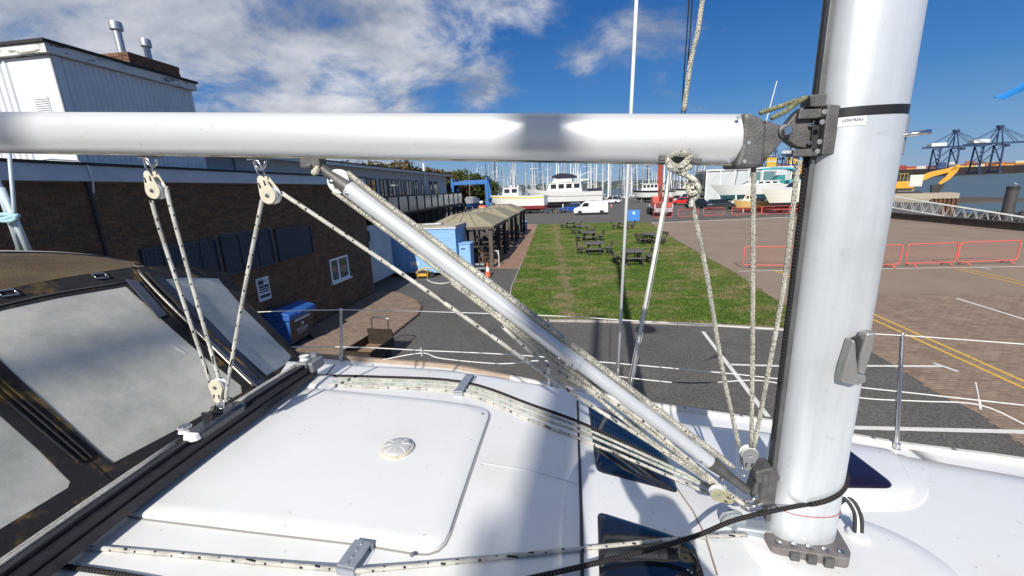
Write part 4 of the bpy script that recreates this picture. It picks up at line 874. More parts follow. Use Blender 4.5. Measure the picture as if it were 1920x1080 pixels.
for x in (-1.2, 0, 1.2): wheel(t, x - .8, -1.1, .35, .2, M_grey)
m = MB(); m.b2((-4, -1.2, .45), (4, 1.2, .58)); m.build('trailer_frame', M_black, t)
# trawler yacht
t, L = boat_thing('motor_yacht', 'big white motor yacht with a navy flybridge cover on stands', 'boat', (1130, 392), (988, 396)); X, hb, dz = hull(t, L, 4.6, 1.75, 1.25, G_w, G_blk, .45, 1.3, .9, (.52, .56, G_navy))
cabin(t, -3.6, 3.2, 3.6, 3.35, 1.9, G_w, .7, 4); c = cabin(t, -1.7, 2.0, 3.0, 5.33, .75, G_w, .3, 0, 'flybridge', False)
m = MB(); m.loft([[(x, -1.6 * s, 6.05), (x, -1.5 * s, 6.05 + h_), (x, 1.5 * s, 6.05 + h_), (x, 1.6 * s, 6.05)] for x, s, h_ in ((-2.6, .95, .25), (-1.5, 1, .75), (.6, 1, .95), (2.1, .9, .45))]); m.build('flybridge_cover', G_navy, t, bevel=.05)
m = MB(); m.b2((-L / 2 + .2, -1.9, 3.2), (-L / 2 + 2.8, 1.9, 3.95)); m.build('stern_cover', G_navy, t, bevel=.05)
m = MB(); m.tube([(-2.6, 0, 5.3), (-2.8, 0, 9.0)], .09, 8); ms = m.build('mast', G_w, t); m = MB(); m.tube([(-2.7, 0, 6.3), (-5.4, 0, 7.2)], .06, 8); m.build('derrick', G_w, ms); m = MB(); m.box((-2.6, 0, 8.8), (.7, .25, .12)); m.build('radar_bar', G_w, ms)
m = MB(); m.b2((-4.9, -.5, 5.4), (-3.2, 1.2, 5.75)); m.build('dinghy', G_w, t, bevel=.15)
m = MB(); m.b2((.3, -1.835, 3.5), (.9, -1.8, 4.3)); m.build('side_door', mat('door_orange', (.5, .16, .08), .5), t)
m = MB(); m.bar((-3.9, -2.3, 3.2), (-4.6, -2.9, .6), .06); m.bar((-3.5, -2.3, 3.2), (-4.2, -2.9, .6), .06); m.build('boarding_ladder', M_black, t)
m = MB(); m.tube([(x, -hb((x + L / 2) / L), dz((x + L / 2) / L) + .6) for x in np.linspace(-L * .1, L * .47, 8)], .03, 6); m.build('guard_rail', M_steel, t); cradle(t, (-4, 0, 4), 4.2, 1, 1.4)
# pilot boats
for (a, b, lab, hw) in (((1262, 379), (1184, 380), 'left white-cabined launch with a dark hull behind the crane truck', 0), ((1345, 374), (1252, 377), 'right cream-cabined launch behind the crane truck jib', 1)):
    t, L = boat_thing('workboat', lab, 'boat', a, b); X, hb, dz = hull(t, L, 3.4, 1.5, .8, G_w, G_blk, .5, .5, .9, (.68, .98, G_blk)); cabin(t, -L * .28, L * .22, 2.5, 2.85, 1.5, G_cream if hw else G_w, .4, 5)
    m = MB(); m.tube([(-L * .1, 0, 4.4), (-L * .1, 0, 6.5)], .05, 8); m.build('mast', G_w, t); m = MB(); m.tube([(x, -hb((x + L / 2) / L) * .95, dz((x + L / 2) / L) + .5) for x in np.linspace(L * .2, L * .47, 6)], .03, 6); m.build('guard_rail', G_red, t); cradle(t, (-L * .25, L * .2), 3, 1, 1)
# teal cruising yacht ashore
t, L = boat_thing('cruising_yacht', 'white cruising yacht with turquoise canvas, propped up ashore', 'yacht', (1500, 384.5), (1328, 389)); X, hb, dz = hull(t, L, 4.0, 1.45, 1.0, G_w, mat('boat_teal', (.02, .10, .12), .7), 1.0, .5, .75)
cabin(t, -3.4, 2.2, 2.6, 3.5, .55, G_w, 1.2, 4, frac=(.3, .8)); m = MB(); mb_ = yp(1419, 173, 1)
pm_ = Vector((.9, 0, 3.6)); m.tube([pm_, pm_ + Vector((-2.6, 0, 15.5))], [.11, .07], 8); ms = m.build('mast', G_w, t)
for z in (8.2, 12.2): m = MB(); m.bar((.9 - 2.6 * (z - 3.6) / 15.5, -.9, z), (.9 - 2.6 * (z - 3.6) / 15.5, .9, z), .06); m.build('spreader', M_steel, ms)
for q in ((L * .49, dz(1) + .1), (-L * .48, 2.9)): m = MB(); m.tube([(q[0], 0, q[1]), (-1.7, 0, 19.0)], .014, 5); m.build('stay', M_steel, ms)
m = MB(); m.loft([[(x, -w, z), (x, -w * .6, z + .28), (x, w * .6, z + .28), (x, w, z)] for x, w, z in ((-5.6, 1.1, 5.35), (-4.6, 1.4, 5.75), (-2.2, 1.4, 5.9), (-.6, 1.1, 5.75))]); cv = m.build('bimini', G_teal, t, smooth=40)
for x in (-5, -2.5, -.8):
    for s in (-1, 1): m = MB(); m.tube([(x, s * 1.2, 3.4), (x, s * 1.2, 5.7)], .025, 6); m.build('bimini_pole', M_steel, cv)
m = MB(); m.loft([[(x, -w, 3.4), (x, -w * .8, z), (x, w * .8, z), (x, w, 3.4)] for x, w, z in ((-6.9, 1.3, 3.9), (-5.8, 1.4, 4.2), (-4.6, 1.35, 4.0))]); m.build('cockpit_cover', G_teal, t, smooth=40)
m = MB(); m.loft([[(x, -w, 3.6), (x, -w * .8, z), (x, w * .8, z), (x, w, 3.6)] for x, w, z in ((-4.0, 1.1, 4.9), (-3.2, 1.2, 4.9), (-2.4, 1.1, 4.1))]); m.build('spray_cover', mat('canvas_green', (.02, .2, .2), .8), t, smooth=40)
m = MB(); m.tube([(-L * .46 + .2 * math.cos(a), -1.3, 4.15 + .25 * math.sin(a)) for a in np.linspace(0, 6.28, 14, endpoint=False)], .07, 8, close=True); m.build('lifebuoy', G_w, t, smooth=True)
m = MB(); m.tube([(-L * .36, 0, 3.6), (-L * .36, 0, 9.5)], .045, 8); m.build('pole', G_w, t); cradle(t, (-3, 0, 3), 3.6, 1, 1.9)
text('TEN LIVES', .5, mat('name_grey', (.45, .5, .5), .6), t, (L * .33, -1.25, 2.95), (rad(90), 0, rad(14)), ext=.004)
# small boats
t, L = boat_thing('open_boat', 'small yellow-hulled cabin boat on the ground below the yacht', 'boat', (1444, 397), (1372, 399)); X, hb, dz = hull(t, L, 2.1, .85, .55, mat('hull_yellow', (.62, .42, .16), .5), mat('hull_rust', (.25, .06, .04), .7), .12, .55, .85, (.86, 1.0, G_cream)); cabin(t, .0, 1.5, 1.4, 1.5, .85, G_cream, .5, 2); m = MB(); m.b2((-1.3, -.8, 1.5), (.0, .8, 1.95)); m.build('cover', G_navy, t, bevel=.08); cradle(t, (-1.5, 1.2), 1.4, 1, .5)
t, L = boat_thing('motor_boat', 'white motor boat with raked windscreen on a trailer by the mast', 'boat', (1560, 396), (1424, 401)); X, hb, dz = hull(t, L, 2.8, 1.35, .75, mat('hull_ivory', (.72, .71, .62), .4), G_blk, .6, .6, .9, (.70, .74, G_w)); cabin(t, -1.9, 1.7, 2.0, 2.7, 1.25, G_w, 1.3, 2); 
m = MB(); m.b2((-3, -1, .45), (3.4, 1, .6)); m.build('trailer_frame', G_red, t)
for x in (-1.0, 1.4): wheel(t, x, -1.0, .32, .2, M_grey)
t, L = boat_thing('sailing_boat', 'small white keelboat with blue bottom, bow on, below the boat hoist', 'boat', (888, 396), (881, 400)); t.rotation_euler[2] = A8 + rad(-97); L = 6.5; X, hb, dz = hull(t, L, 2.3, 1.0, .9, G_w, mat('hull_blue', (.02, .08, .3), .6), .9, .3, .7, (.0, .08, G_blk)); cabin(t, -1.6, 1.4, 1.4, 2.75, .35, G_w, .5, 2); m = MB(); m.tube([(.5, 0, 3.0), (.5, 0, 11.5)], .06, 8); m.build('mast', M_galv, t); cradle(t, (-1.5, 1.5), 2, 1, 1.3)
for i, (a, b, lab) in enumerate((((878, 388), (852, 390), 'white yacht hull laid up beyond the terrace, left of the hoist'), ((904, 382), (880, 384), 'white yacht hull laid up beneath the hoist beam'))):
    t, L = boat_thing('laid_up_yacht', lab, 'boat', a, b); L = max(L, 8.5); X, hb, dz = hull(t, L, 2.9, 1.2, 1.0, G_w, G_blk, 1.0, .4, .75); cabin(t, -2.2, 1.6, 1.9, 3.15, .5, G_w, .8, 3); m = MB(); m.tube([(.6, 0, 3.3), (.6, 0, 11.0 + i)], .07, 8); m.build('mast', M_galv, t); cradle(t, (-2, 2), 2.4, 1, 1.6)
# travel hoist
t = thing('boat_hoist', 'blue steel travelling boat hoist spanning the yard', 'hoist', gp(883, 396), A8 + rad(4)); hb_ = mat('hoist_blue', (.03, .16, .45), .5, c2=(.025, .13, .4), scale=3); w = 7.6
for s in (-1, 1):
    for y in (0, 6): m = MB(); m.b2((s * w / 2 - .3, y - .3, .9), (s * w / 2 + .3, y + .3, 6.6)); m.build('leg', hb_, t, bevel=.04); wheel(t, s * w / 2, y, .55, .4, M_grey, n=16)
    m = MB(); m.b2((s * w / 2 - .22, -.29, 6.601), (s * w / 2 + .22, 6.29, 7.2)); m.build('side_beam', hb_, t, bevel=.04)
for y in (6,): m = MB(); m.b2((-w / 2, y - .25, 6.2), (w / 2, y + .25, 6.85)); m.build('cross_beam', hb_, t, bevel=.04)
m = MB(); m.b2((-w / 2 + .3, -.22, 5.75), (w / 2 - .3, .22, 6.45)); m.build('cross_beam', hb_, t, bevel=.04)
for x in (-2.2, 2.2): m = MB(); m.bar((x, 0, 5.75), (x * .8, .4, 3.2), .12, .03); m.build('sling', M_black, t)
t = thing('plastic_barrier', 'orange block barrier on the ground near the hoist', 'barrier', gp(905, 393), A8); m = MB(); m.loft([[(-.95, -.25, 0), (.95, -.25, 0), (.95, .25, 0), (-.95, .25, 0)], [(-.9, -.1, .95), (.9, -.1, .95), (.9, .1, .95), (-.9, .1, .95)]]); m.build('body', M_orange, t, bevel=.05); m = MB(); m.b2((-.5, -.24, .3), (.5, -.2, .5)); m.build('stripe', M_white, t)
# yard shed
t = thing('boat_shed', 'small white gabled shed beyond the hoist', 'shed', gp(897, 381), A8); m = MB(); m.b2((-1.6, 0, 0), (1.6, 4, 2.3)); m.build('wall', G_w, t)
m = MB(); m.prism([(-1.75, 2.3), (1.75, 2.3), (0, 3.7)], -.15, 4.15, lambda a, b, d: (a, d, b)); m.build('gable', G_w, t)
for s in (-1, 1): m = MB(); m.bar((s * 1.85, 2, 2.25), (0, 2, 3.78), 4.4, .08, up=(0, 0, 1)); m.build('roof_slope', M_grey, t)
m = MB(); m.b2((-.5, -.03, 0), (.5, -.001, 1.9)); m.build('door', M_grey, t)
# bicycles
def bicycle(lab):
    t = thing('bicycle', lab, 'bicycle', group='bicycles in the rack'); fm = mat('bike_frame', (.55, .5, .35), .4, .3, var=((.6, .5, .1), (.2, .3, .45), (.6, .6, .6), (.1, .1, .12)))
    for x in (-.52, .52): m = MB(); m.tube([(x + .33 * math.cos(a), 0, .33 + .33 * math.sin(a)) for a in np.linspace(0, 6.283, 16, endpoint=False)], .022, 6, close=True); m.build('wheel', M_tyre, t)
    m = MB()
    for a, b in (((-.52, .33), (-.1, .33)), ((-.1, .33), (-.2, .85)), ((-.52, .33), (-.18, .75)), ((-.18, .75), (.36, .8)), ((-.1, .33), (.38, .72)), ((.52, .33), (.36, .98))): m.tube([(a[0], 0, a[1]), (b[0], 0, b[1])], .02, 6)
    m.build('frame', fm, t); m = MB(); m.box((-.21, 0, .9), (.26, .12, .05)); m.build('saddle', M_black, t); m = MB(); m.tube([(.3, -.28, 1.0), (.38, 0, .98), (.3, .28, 1.0)], .016, 6); m.build('handlebar', M_black, t); return t
bk = None; rk0, rk1 = gp(1022, 401), gp(1066, 399)
for i in range(8):
    bk_ = bicycle('bicycle standing in the rack left of the blue car') if bk is None else copy_tree(bk); bk = bk or bk_; bk_['label'] = ('first', 'second', 'third', 'fourth', 'fifth', 'sixth', 'seventh', 'eighth')[i] + ' bicycle from the left in the rack left of the blue car'
    p = rk0.lerp(rk1, (i + .5) / 8); bk_.location = (p.x, p.y, 0); bk_.rotation_euler = (0, 0, rad(60 + 9 * (i % 3)))
t = thing('bicycle_rack', 'galvanised rack that holds the row of bicycles', 'rack', rk0.lerp(rk1, .5) + Vector((0, .6, 0)), A8 * .5)
for i in range(5): m = MB(); x = -2 + i; m.tube(smooth_path([(x, -.35, 0), (x, -.35, .7), (x, 0, .85), (x, .35, .7), (x, .35, 0)], 3), .025, 6); m.build('hoop', M_galv, t)

# ------------------------------------------------------------------ moored yachts
def moored(s):
    t = thing('moored_yacht', 'far moored sailing yacht in the crowd of masts', 'yacht', group='yachts moored in the marina'); X, hb, dz = hull(t, 10.5, 3.2, 1.1, .3, G_w if s < 2 else mat('hull_navy', (.02, .03, .09), .4), G_blk, -.3, .35, .75, None, None, 9)
    cabin(t, -2.5, 1.8, 1.9, 1.05, .5, G_w, .8, 3); m = MB(); m.tube([(.5, 0, 1.4), (.5, 0, 15)], [.115, .09], 6); ms = m.build('mast', M_pale if s != 1 else M_dkm, t)
    for z in (6.2, 10.5): m = MB(); m.bar((.5, -.85, z), (.5, .85, z), .07); m.build('spreader', M_pale, ms)
    m = MB(); m.tube([(.4, 0, 2.4), (-3.8, 0, 2.5)], .16, 6); m.build('stowed_sail', G_navy if s % 2 else G_w, t)
    for x in (5.1, -5.0): m = MB(); m.tube([(x, 0, 1.3), (.5, 0, 14.8)], .03, 4); m.build('stay', M_dkm, ms)
    if s == 0: m = MB(); m.tube([(5.0, 0, 1.6), (.8, 0, 13.8)], .1, 6); m.build('furled_jib', G_w, ms)
    return t
M_pale = mat('mast_pale', (.74, .75, .76), .5, .0); M_dkm = mat('mast_dark', (.08, .09, .11), .5)
protos = [moored(i) for i in range(3)]; rs = random.Random(21); k = 0
for row, y in enumerate((157, 166, 177, 190, 206, 226, 250)):
    n = 15; fx0, fx1 = -.075, .46
    for i in range(n):
        f = fx0 + (fx1 - fx0) * (i + rs.uniform(.1, .9)) / n; yy = y + rs.uniform(-4, 4); o = protos[k] if k < 3 else copy_tree(protos[rs.choice((0, 0, 1, 2, 2))]); k += 1
        o.location = (f * yy * 1.02, yy, -3.1); o.rotation_euler = (0, 0, A8 + rad(rs.choice((0, 180)) + rs.uniform(-4, 4)) + rad(90 if row % 2 else 84)); s = rs.uniform(.95, 1.5); o.scale = (s, s, s * rs.uniform(.9, 1.12))

# ------------------------------------------------------------------ trees
M_bark = mat('bark', (.06, .045, .035), .95, c2=(.035, .028, .022), scale=8, bump=.5)
def leaf_mat(nm, var): return mat(nm, (.05, .08, .02), .8, spec=.15, var=var)
LM = [leaf_mat('leaves_green', ((.03, .05, .012), (.05, .075, .018), (.07, .09, .02), (.04, .06, .02))), leaf_mat('leaves_olive', ((.06, .06, .018), (.085, .08, .022), (.05, .065, .018), (.11, .08, .028))), leaf_mat('leaves_russet', ((.09, .055, .022), (.13, .07, .03), (.07, .06, .02), (.11, .085, .03)))]
def tree(lab, loc, h, w, lm, seed, grp='trees beyond the club house', nleaf=2600, ls=.34):
    rs = np.random.RandomState(seed); t = thing('tree', lab, 'tree', loc, 0, grp); m = MB(); m.tube([(0, 0, 0), (.1, .05, h * .3), (.0, .1, h * .62)], [h * .03, h * .022, h * .008], 8)
    cl = []
    for i in range(22):
        a = rs.rand() * 6.28; r = w * .5 * math.sqrt(rs.rand()) * .85; z = h * (.32 + .58 * rs.rand()) ; z = min(z, h * (.93 - .35 * (r / (w * .5)) ** 2)); c = Vector((r * math.cos(a), r * math.sin(a), z)); cl.append((c, w * (.13 + .09 * rs.rand())))
        if i < 10: m.tube([(0, 0, h * (.2 + .3 * rs.rand())), tuple(c * .6 + Vector((0, 0, h * .12))), tuple(c)], [h * .012, h * .008, h * .003], 5)
    m.build('trunk', M_bark, t, smooth=True)
    V = []; Fc = []; var = []; n = 0
    for i in range(nleaf):
        c, r = cl[rs.randint(len(cl))]; d = Vector(rs.normal(0, 1, 3)).normalized() * r * (.55 + .5 * rs.rand()); d.z *= .8; p = c + d; u = Vector(rs.normal(0, 1, 3)).normalized(); v = u.cross(Vector(rs.normal(0, 1, 3))).normalized(); s = ls * (.6 + .8 * rs.rand())
        V += [tuple(p - u * s), tuple(p + v * s * .6), tuple(p + u * s), tuple(p - v * s * .6)]; Fc.append((n, n + 1, n + 2, n + 3)); n += 4; var += [rs.rand() * .9] * 4
    b = MB(); b.v = V; b.f = Fc; b.var = var; b.build('crown', lm, t, fix=False)
TR = [(640, 306, 62, 0), (668, 304, 70, 2), (700, 302, 74, 1), (735, 303, 80, 2), (768, 307, 86, 0), (795, 310, 92, 2), (820, 314, 98, 1), (846, 320, 104, 2), (868, 317, 112, 0), (888, 324, 118, 1), (905, 331, 124, 0), (600, 302, 56, 2), (755, 318, 100, 0), (830, 332, 118, 2), (862, 336, 126, 1), (893, 342, 132, 2)]
ORD = ('first', 'second', 'third', 'fourth', 'fifth', 'sixth', 'seventh', 'eighth', 'ninth', 'tenth', 'eleventh', 'twelfth', 'thirteenth', 'fourteenth', 'fifteenth', 'sixteenth')
for i, (px, py, d, k) in enumerate(sorted(TR)):
    p = yp(px, py, d); h = p.z; tree('%s tree from the left in the row behind the long wing, %s' % (ORD[i], ('dark green', 'olive', 'russet')[k]), (p.x, p.y, 0), h, h * 1.05, LM[k], i + 1)
p = yp(-8, 74, 26); tree('tree top just showing over the flat roof in the left corner', (p.x, p.y, 0), p.z + .3, 5, LM[0], 77, None)
# hills
def ridge(name, d, pts, m):
    M_ = MB(); top = [];
    for px, h in pts: q = yp(px, 356, d); top.append((q.x, h))
    for x, h in top: M_.v += [(x, d - 200, -4), (x, d, h), (x, d + 500, -4)]
    for i in range(len(top) - 1): a = i * 3; M_.f += [(a, a + 3, a + 4, a + 1), (a + 1, a + 4, a + 5, a + 2)]
    o = M_.build(name, m, smooth=True); tag(o, kind='structure')
rs = random.Random(4)
ridge('hills', 2600, [(x, 18 + 16 * (math.sin(x * .013) * .5 + .5) + rs.uniform(0, 7)) for x in range(-300, 1420, 22)], mat('far_hill', (.05, .075, .075), .95, c2=(.075, .095, .08), scale=.01))
ridge('hills', 1300, [(x, 2 + (8 if 1040 < x < 1330 else 3) * (math.sin(x * .03) * .4 + .6) + rs.uniform(0, 3)) for x in range(930, 1360, 14)], mat('mid_hill', (.055, .075, .045), .95, c2=(.085, .09, .055), scale=.02))
# ------------------------------------------------------------------ glazed quay building
a_, b_ = gp(1320, 376), gp(1455, 370)
t = thing('glass_pavilion', 'white-framed glazed pavilion behind the cruising yacht', 'building', yp(1322, 372, 84), A8); t.location.z = 0; Wd, Hh = 15.5, 6.6
m = MB(); m.b2((.1, .1, 0), (Wd - .1, 8, Hh - .3)); m.build('panel_wall', mat('pavilion_panel', (.55, .58, .58), .4, c2=(.48, .51, .51), scale=1), t); m = MB(); m.b2((-.2, -.2, Hh - .3), (Wd + .2, 8.2, Hh)); m.build('roof', G_w, t)
for i in range(7): x = Wd * i / 6; m = MB(); m.b2((x - .12, -.12, 0), (x + .12, .099, Hh - .301)); m.build('column', G_w, t)
for i in range(6):
    x = Wd * i / 6; m = MB(); m.b2((x + .3, .02, .6), (x + Wd / 6 - .3, .098, Hh - .8)); m.build('pane', mat('pavilion_glass', (.12, .22, .23), .1, spec=.8) if i in (3, 4) else mat('pavilion_blind', (.52, .55, .56), .35), t)
for i in range(4): m = MB(); m.b2((-.02, 1 + i * 1.8, .4), (.099, 2.4 + i * 1.8, Hh - .7)); m.build('pane', M_glass, t)
m = MB(); m.b2((5.2, 2.5, Hh), (8.5, 5, Hh + 1.6)); m.build('roof_lantern', mat('pavilion_glass2', (.2, .4, .42), .2), t)
# ------------------------------------------------------------------ port
def on(px, d, z=0.0): q = yp(px, 340, d); return Vector((q.x, d, z))
CC = [(.65, .33, .03), (.62, .22, .03), (.34, .05, .035), (.65, .42, .06), (.05, .09, .22), (.6, .58, .53), (.36, .12, .05)]
CM = [mat('container_%d' % i, c, .6, c2=tuple(x * .8 for x in c), scale=.6) for i, c in enumerate(CC)]
cmeshes = []
def container(parent, loc, L_, mt):
    key = (L_, mt.name)
    for k_, me in cmeshes:
        if k_ == key: o = bpy.data.objects.new('container', me); col.objects.link(o); o.parent = parent; o.location = loc; return o
    m = MB(); m.b2((0, 0, 0), (L_ - .25, 2.4, 2.5)); n = 5
    o = m.build('container', mt, parent); o.location = loc; cmeshes.append((key, o.data)); return o
ship = thing('container_ship', 'long black container ship loaded with coloured containers across the water', 'ship', on(1640, 800, -3.2), A8 * -.2)
m = MB(); m.loft([[(-230, 0, 0), (-230, 0, 15), (-230, 30, 15), (-230, 30, 0)], [(380, 0, 0), (380, 0, 15), (380, 30, 15), (380, 30, 0)], [(520, 12, 0), (540, 14, 20), (540, 16, 20), (520, 18, 0)]]); m.build('hull', mat('ship_black', (.016, .013, .013), .9, c2=(.03, .022, .02), scale=.05), ship)
rs = random.Random(11)
for i in range(-11, 24):
    x = i * 19.4 + rs.choice((0, .5)); n = rs.choice((2, 3, 3, 4)) if i > -2 else rs.choice((8, 10, 12, 13)); c = rs.randrange(7)
    for k in range(n): container(ship, (x, .3, 15.2 + 2.6 * k), 18.4, CM[(c if rs.random() < .6 else rs.randrange(7))])
m = MB(); m.b2((-60, 2, 15.1), (-46, 28, 40)); br = m.build('bridge_tower', mat('ship_buff', (.55, .35, .2), .6), ship); m = MB(); m.b2((-62, 0, 40), (-44, 30, 43.5)); m.build('wheelhouse', G_w, br); m = MB(); m.b2((-58, 8, 43.5), (-50, 16, 52)); m.build('funnel', mat('funnel_orange', (.55, .25, .1), .6), br)
stk = thing('container_yard', 'distant stacks of blue and red containers on the port quay', 'container stack', on(1480, 980, -3.2), 0)
m = MB(); m.b2((-150, 0, 0), (420, 60, 3.4)); m.build('quay_deck', mat('port_concrete', (.3, .29, .27), .9), stk)
for i in range(34):
    x = -140 + i * 13.2; n = rs.choice((2, 3, 4)); c = rs.choice((4, 2, 4, 5, 1))
    for k in range(n): container(stk, (x, .3, 3.5 + 2.6 * k), 12.4, CM[c if rs.random() < .7 else rs.randrange(7)])
M_ck = mat('crane_blue', (.02, .04, .10), .6, c2=(.03, .055, .13), scale=.1)
def gantry(lab, px, d, s, rz, grp='blue dockside gantry cranes', up=False):
    t = thing('gantry_crane', lab, 'crane', on(px, d, .2), rz, grp); t.scale = (s, s, s)
    for x in (-14, 14):
        for y in (-9, 9):
            m = MB(); m.bar((x, y, 0), (x * .95, y * .9, 44), 1.7); m.build('leg', M_ck, t)
        m = MB(); m.bar((x, -9, 14), (x, 9, 14), 1.5); m.build('portal_beam', M_ck, t); m = MB(); m.bar((x * .95, -9, 43), (x * .95, 9, 43), 1.6); m.build('portal_beam', M_ck, t); m = MB(); m.bar((x, -9, 14), (x * .95, 8, 43), 1.0); m.build('diagonal', M_ck, t)
    for y in (-9, 9): m = MB(); m.bar((-14, y, 16), (14, y, 16), 1.4); m.build('sill_beam', M_ck, t); m = MB(); m.bar((-14, y, 16), (13, y, 43), 1.0); m.build('diagonal', M_ck, t)
    for x in (-14, 14): m = MB(); m.b2((x - 2.2, -12, -.1), (x + 2.2, 12, 3)); m.build('bogie', M_ck, t)
    for y in (-3, 3): m = MB(); m.bar((-34, y, 46), (62 if not up else 14, y, 46), 1.2, 2.4); m.build('girder', M_ck, t)
    if up:
        for y in (-3, 3): m = MB(); m.bar((15, y, 47), (30, y, 95), 1.2, 2.0); m.build('raised_boom', M_ck, t)
    m = MB(); m.b2((-26, -5, 47.5), (-4, 5, 53)); m.build('machine_house', mat('crane_white', (.6, .62, .62), .6), t)
    for y in (-4, 4):
        m = MB(); m.bar((-2, y * 1.4, 44), (10, y * .5, 71), 1.4); m.build('apex_leg', M_ck, t); m = MB(); m.bar((14, y * 1.4, 44), (10, y * .5, 71), 1.2); m.build('apex_leg', M_ck, t)
        m = MB(); m.bar((10, y * .5, 71), (-30, y * .7, 47), .6); m.build('back_stay', M_ck, t)
        if not up: m = MB(); m.bar((10, y * .5, 71), (36, y * .7, 47), .6); m.build('fore_stay', M_ck, t); m = MB(); m.bar((10, y * .5, 71), (58, y * .7, 47), .5); m.build('fore_stay', M_ck, t)
    m = MB(); m.b2((6, -3, 70), (13, 3, 73)); m.build('apex_head', M_ck, t); m = MB(); m.b2((22, -2.4, 40), (27, 2.4, 44)); m.build('operator_cab', M_ck, t)
    for k in range(6): m = MB(); m.b2((-17.5, -11.5, 6 + k * 6.5), (-14.5, -8.0, 8.2 + k * 6.5)); m.build('stair_landing', M_ck, t)
    return t
gantry('left of the two blue gantry cranes above the excavator', 1762, 640, .88, rad(-10)); gantry('right of the two blue gantry cranes above the container ship', 1840, 640, .93, rad(-10))
gantry('blue gantry crane seen between boom end and mast', 1478, 720, .92, rad(35)); gantry('blue gantry crane just left of the one by the mast', 1440, 900, 1.0, rad(35))
# ------------------------------------------------------------------ waterside on the right
def dp(px, py, dep): return CAM + ray(px, py) * dep
q1, q2 = gf(1640, 408), gf(1960, 440)
pw = fthing('parapet_wall', 'low dark timber-faced parapet along the quay edge', 'wall', 31.95, 0)
for i in range(28):
    y0 = 4 + i * 1.6; m = MB(); m.b2((0, y0, 0), (.4, y0 + 1.585, .52)); b = m.build('wall_panel', mat('parapet_dark', (.045, .035, .03), .9, c2=(.08, .065, .055), scale=2), pw)
    m = MB(); m.b2((-.04, y0, .521), (.46, y0 + 1.585, .6)); m.build('coping', mat('coping_dark', (.09, .08, .07), .9, c2=(.06, .05, .045), scale=2), b)
fsheet('quay_strip', [(30.6, -20), (31.9, -20), (31.9, 47), (30.6, 47)], .012, mat('quay_strip', (.26, .19, .145), .9, c2=(.2, .15, .12), scale=1.5))['kind'] = 'structure'
# gangway
ga, gb_ = dp(1640, 384, 46), dp(1925, 431, 38); gw = thing('gangway', 'pale aluminium truss gangway sloping down to the water', 'gangway', (ga.x, ga.y, ga.z)); d = gb_ - ga; n_ = Vector((d.y, -d.x, 0)).normalized() * 1.0; M_gw = mat('gangway_aluminium', (.55, .55, .53), .45, .5)
m = MB(); m.bar(-n_ * .5, d - n_ * .5, 1.0, .08); m.build('walkway', mat('gangway_deck', (.3, .29, .27), .8), gw)
K = 14
for s in (0, 1):
    o_ = -n_ * s; hz = Vector((0, 0, 1.15))
    m = MB(); m.tube([o_ + hz, d + o_ + hz * .9], .045, 6); m.build('top_chord', M_gw, gw); m = MB(); m.tube([o_, d + o_], .05, 6); m.build('bottom_chord', M_gw, gw)
    for i in range(K):
        m = MB(); p0 = d * (i / K) + o_; p1 = d * ((i + 1) / K) + o_; m.tube([p0, (p0 + p1) / 2 + hz, p1], .03, 5); m.build('lattice', M_gw, gw)
m = MB(); m.b2((-.4, -.6, -3), (.4, .6, .0)); m.build('shore_support', mat('quay_concrete', (.2, .18, .16)), gw)
pon = thing('pontoon', 'low floating pontoon under the end of the gangway', 'pontoon', (gb_.x + .8, gb_.y - .5, -3.15), A8); m = MB(); m.b2((-1.5, -8, 0), (2.5, 6, gb_.z + 3.15 - .12 if gb_.z > -2.9 else .5)); m.build('float', mat('pontoon_grey', (.28, .27, .25), .9), pon)
# mooring pile with gull
pl = dp(1886, 410, 41); pile = thing('mooring_pile', 'dark round mooring pile standing in the water at the right', 'pile', (pl.x, pl.y, -6)); top = dp(1892, 349, 41).z
m = MB(); m.lathe([(.44, 0), (.44, top + 5.9), (.40, top + 6)], 20); m.build('shaft', mat('pile_dark', (.035, .033, .035), .7, c2=(.06, .055, .055), scale=3), pile, smooth=40)
m = MB(); m.lathe([(.46, top + 5.7), (.46, top + 5.95), (.40, top + 6.02)], 20); m.build('pile_cap', M_black, pile, smooth=40)
g_ = thing('gull', 'small white gull perched on top of the mooring pile', 'bird', (pl.x + .15, pl.y, top + .02), rad(200))
m = MB(); m.loft([[(x, r * math.cos(a), .17 + z + r * .9 * math.sin(a)) for a in np.linspace(0, 6.283, 10, endpoint=False)] for x, r, z in ((-.26, .01, .01), (-.16, .05, .0), (-.04, .075, .0), (.07, .07, .02), (.13, .045, .07), (.17, .045, .11), (.21, .04, .12), (.25, .015, .11), (.29, .005, .10))]); m.build('body', G_w, g_, smooth=True)
for s in (-1, 1): m = MB(); m.loft([[(.06, s * .07, .2), (.06, s * .075, .15), (.05, s * .05, .2)], [(-.28, s * .03, .2), (-.28, s * .035, .185), (-.28, s * .02, .2)]]); m.build('wing', mat('gull_grey', (.4, .42, .44), .7), g_); m = MB(); m.tube([(.0, s * .03, .1), (.0, s * .03, .0)], .007, 5); m.build('leg', M_orange, g_)
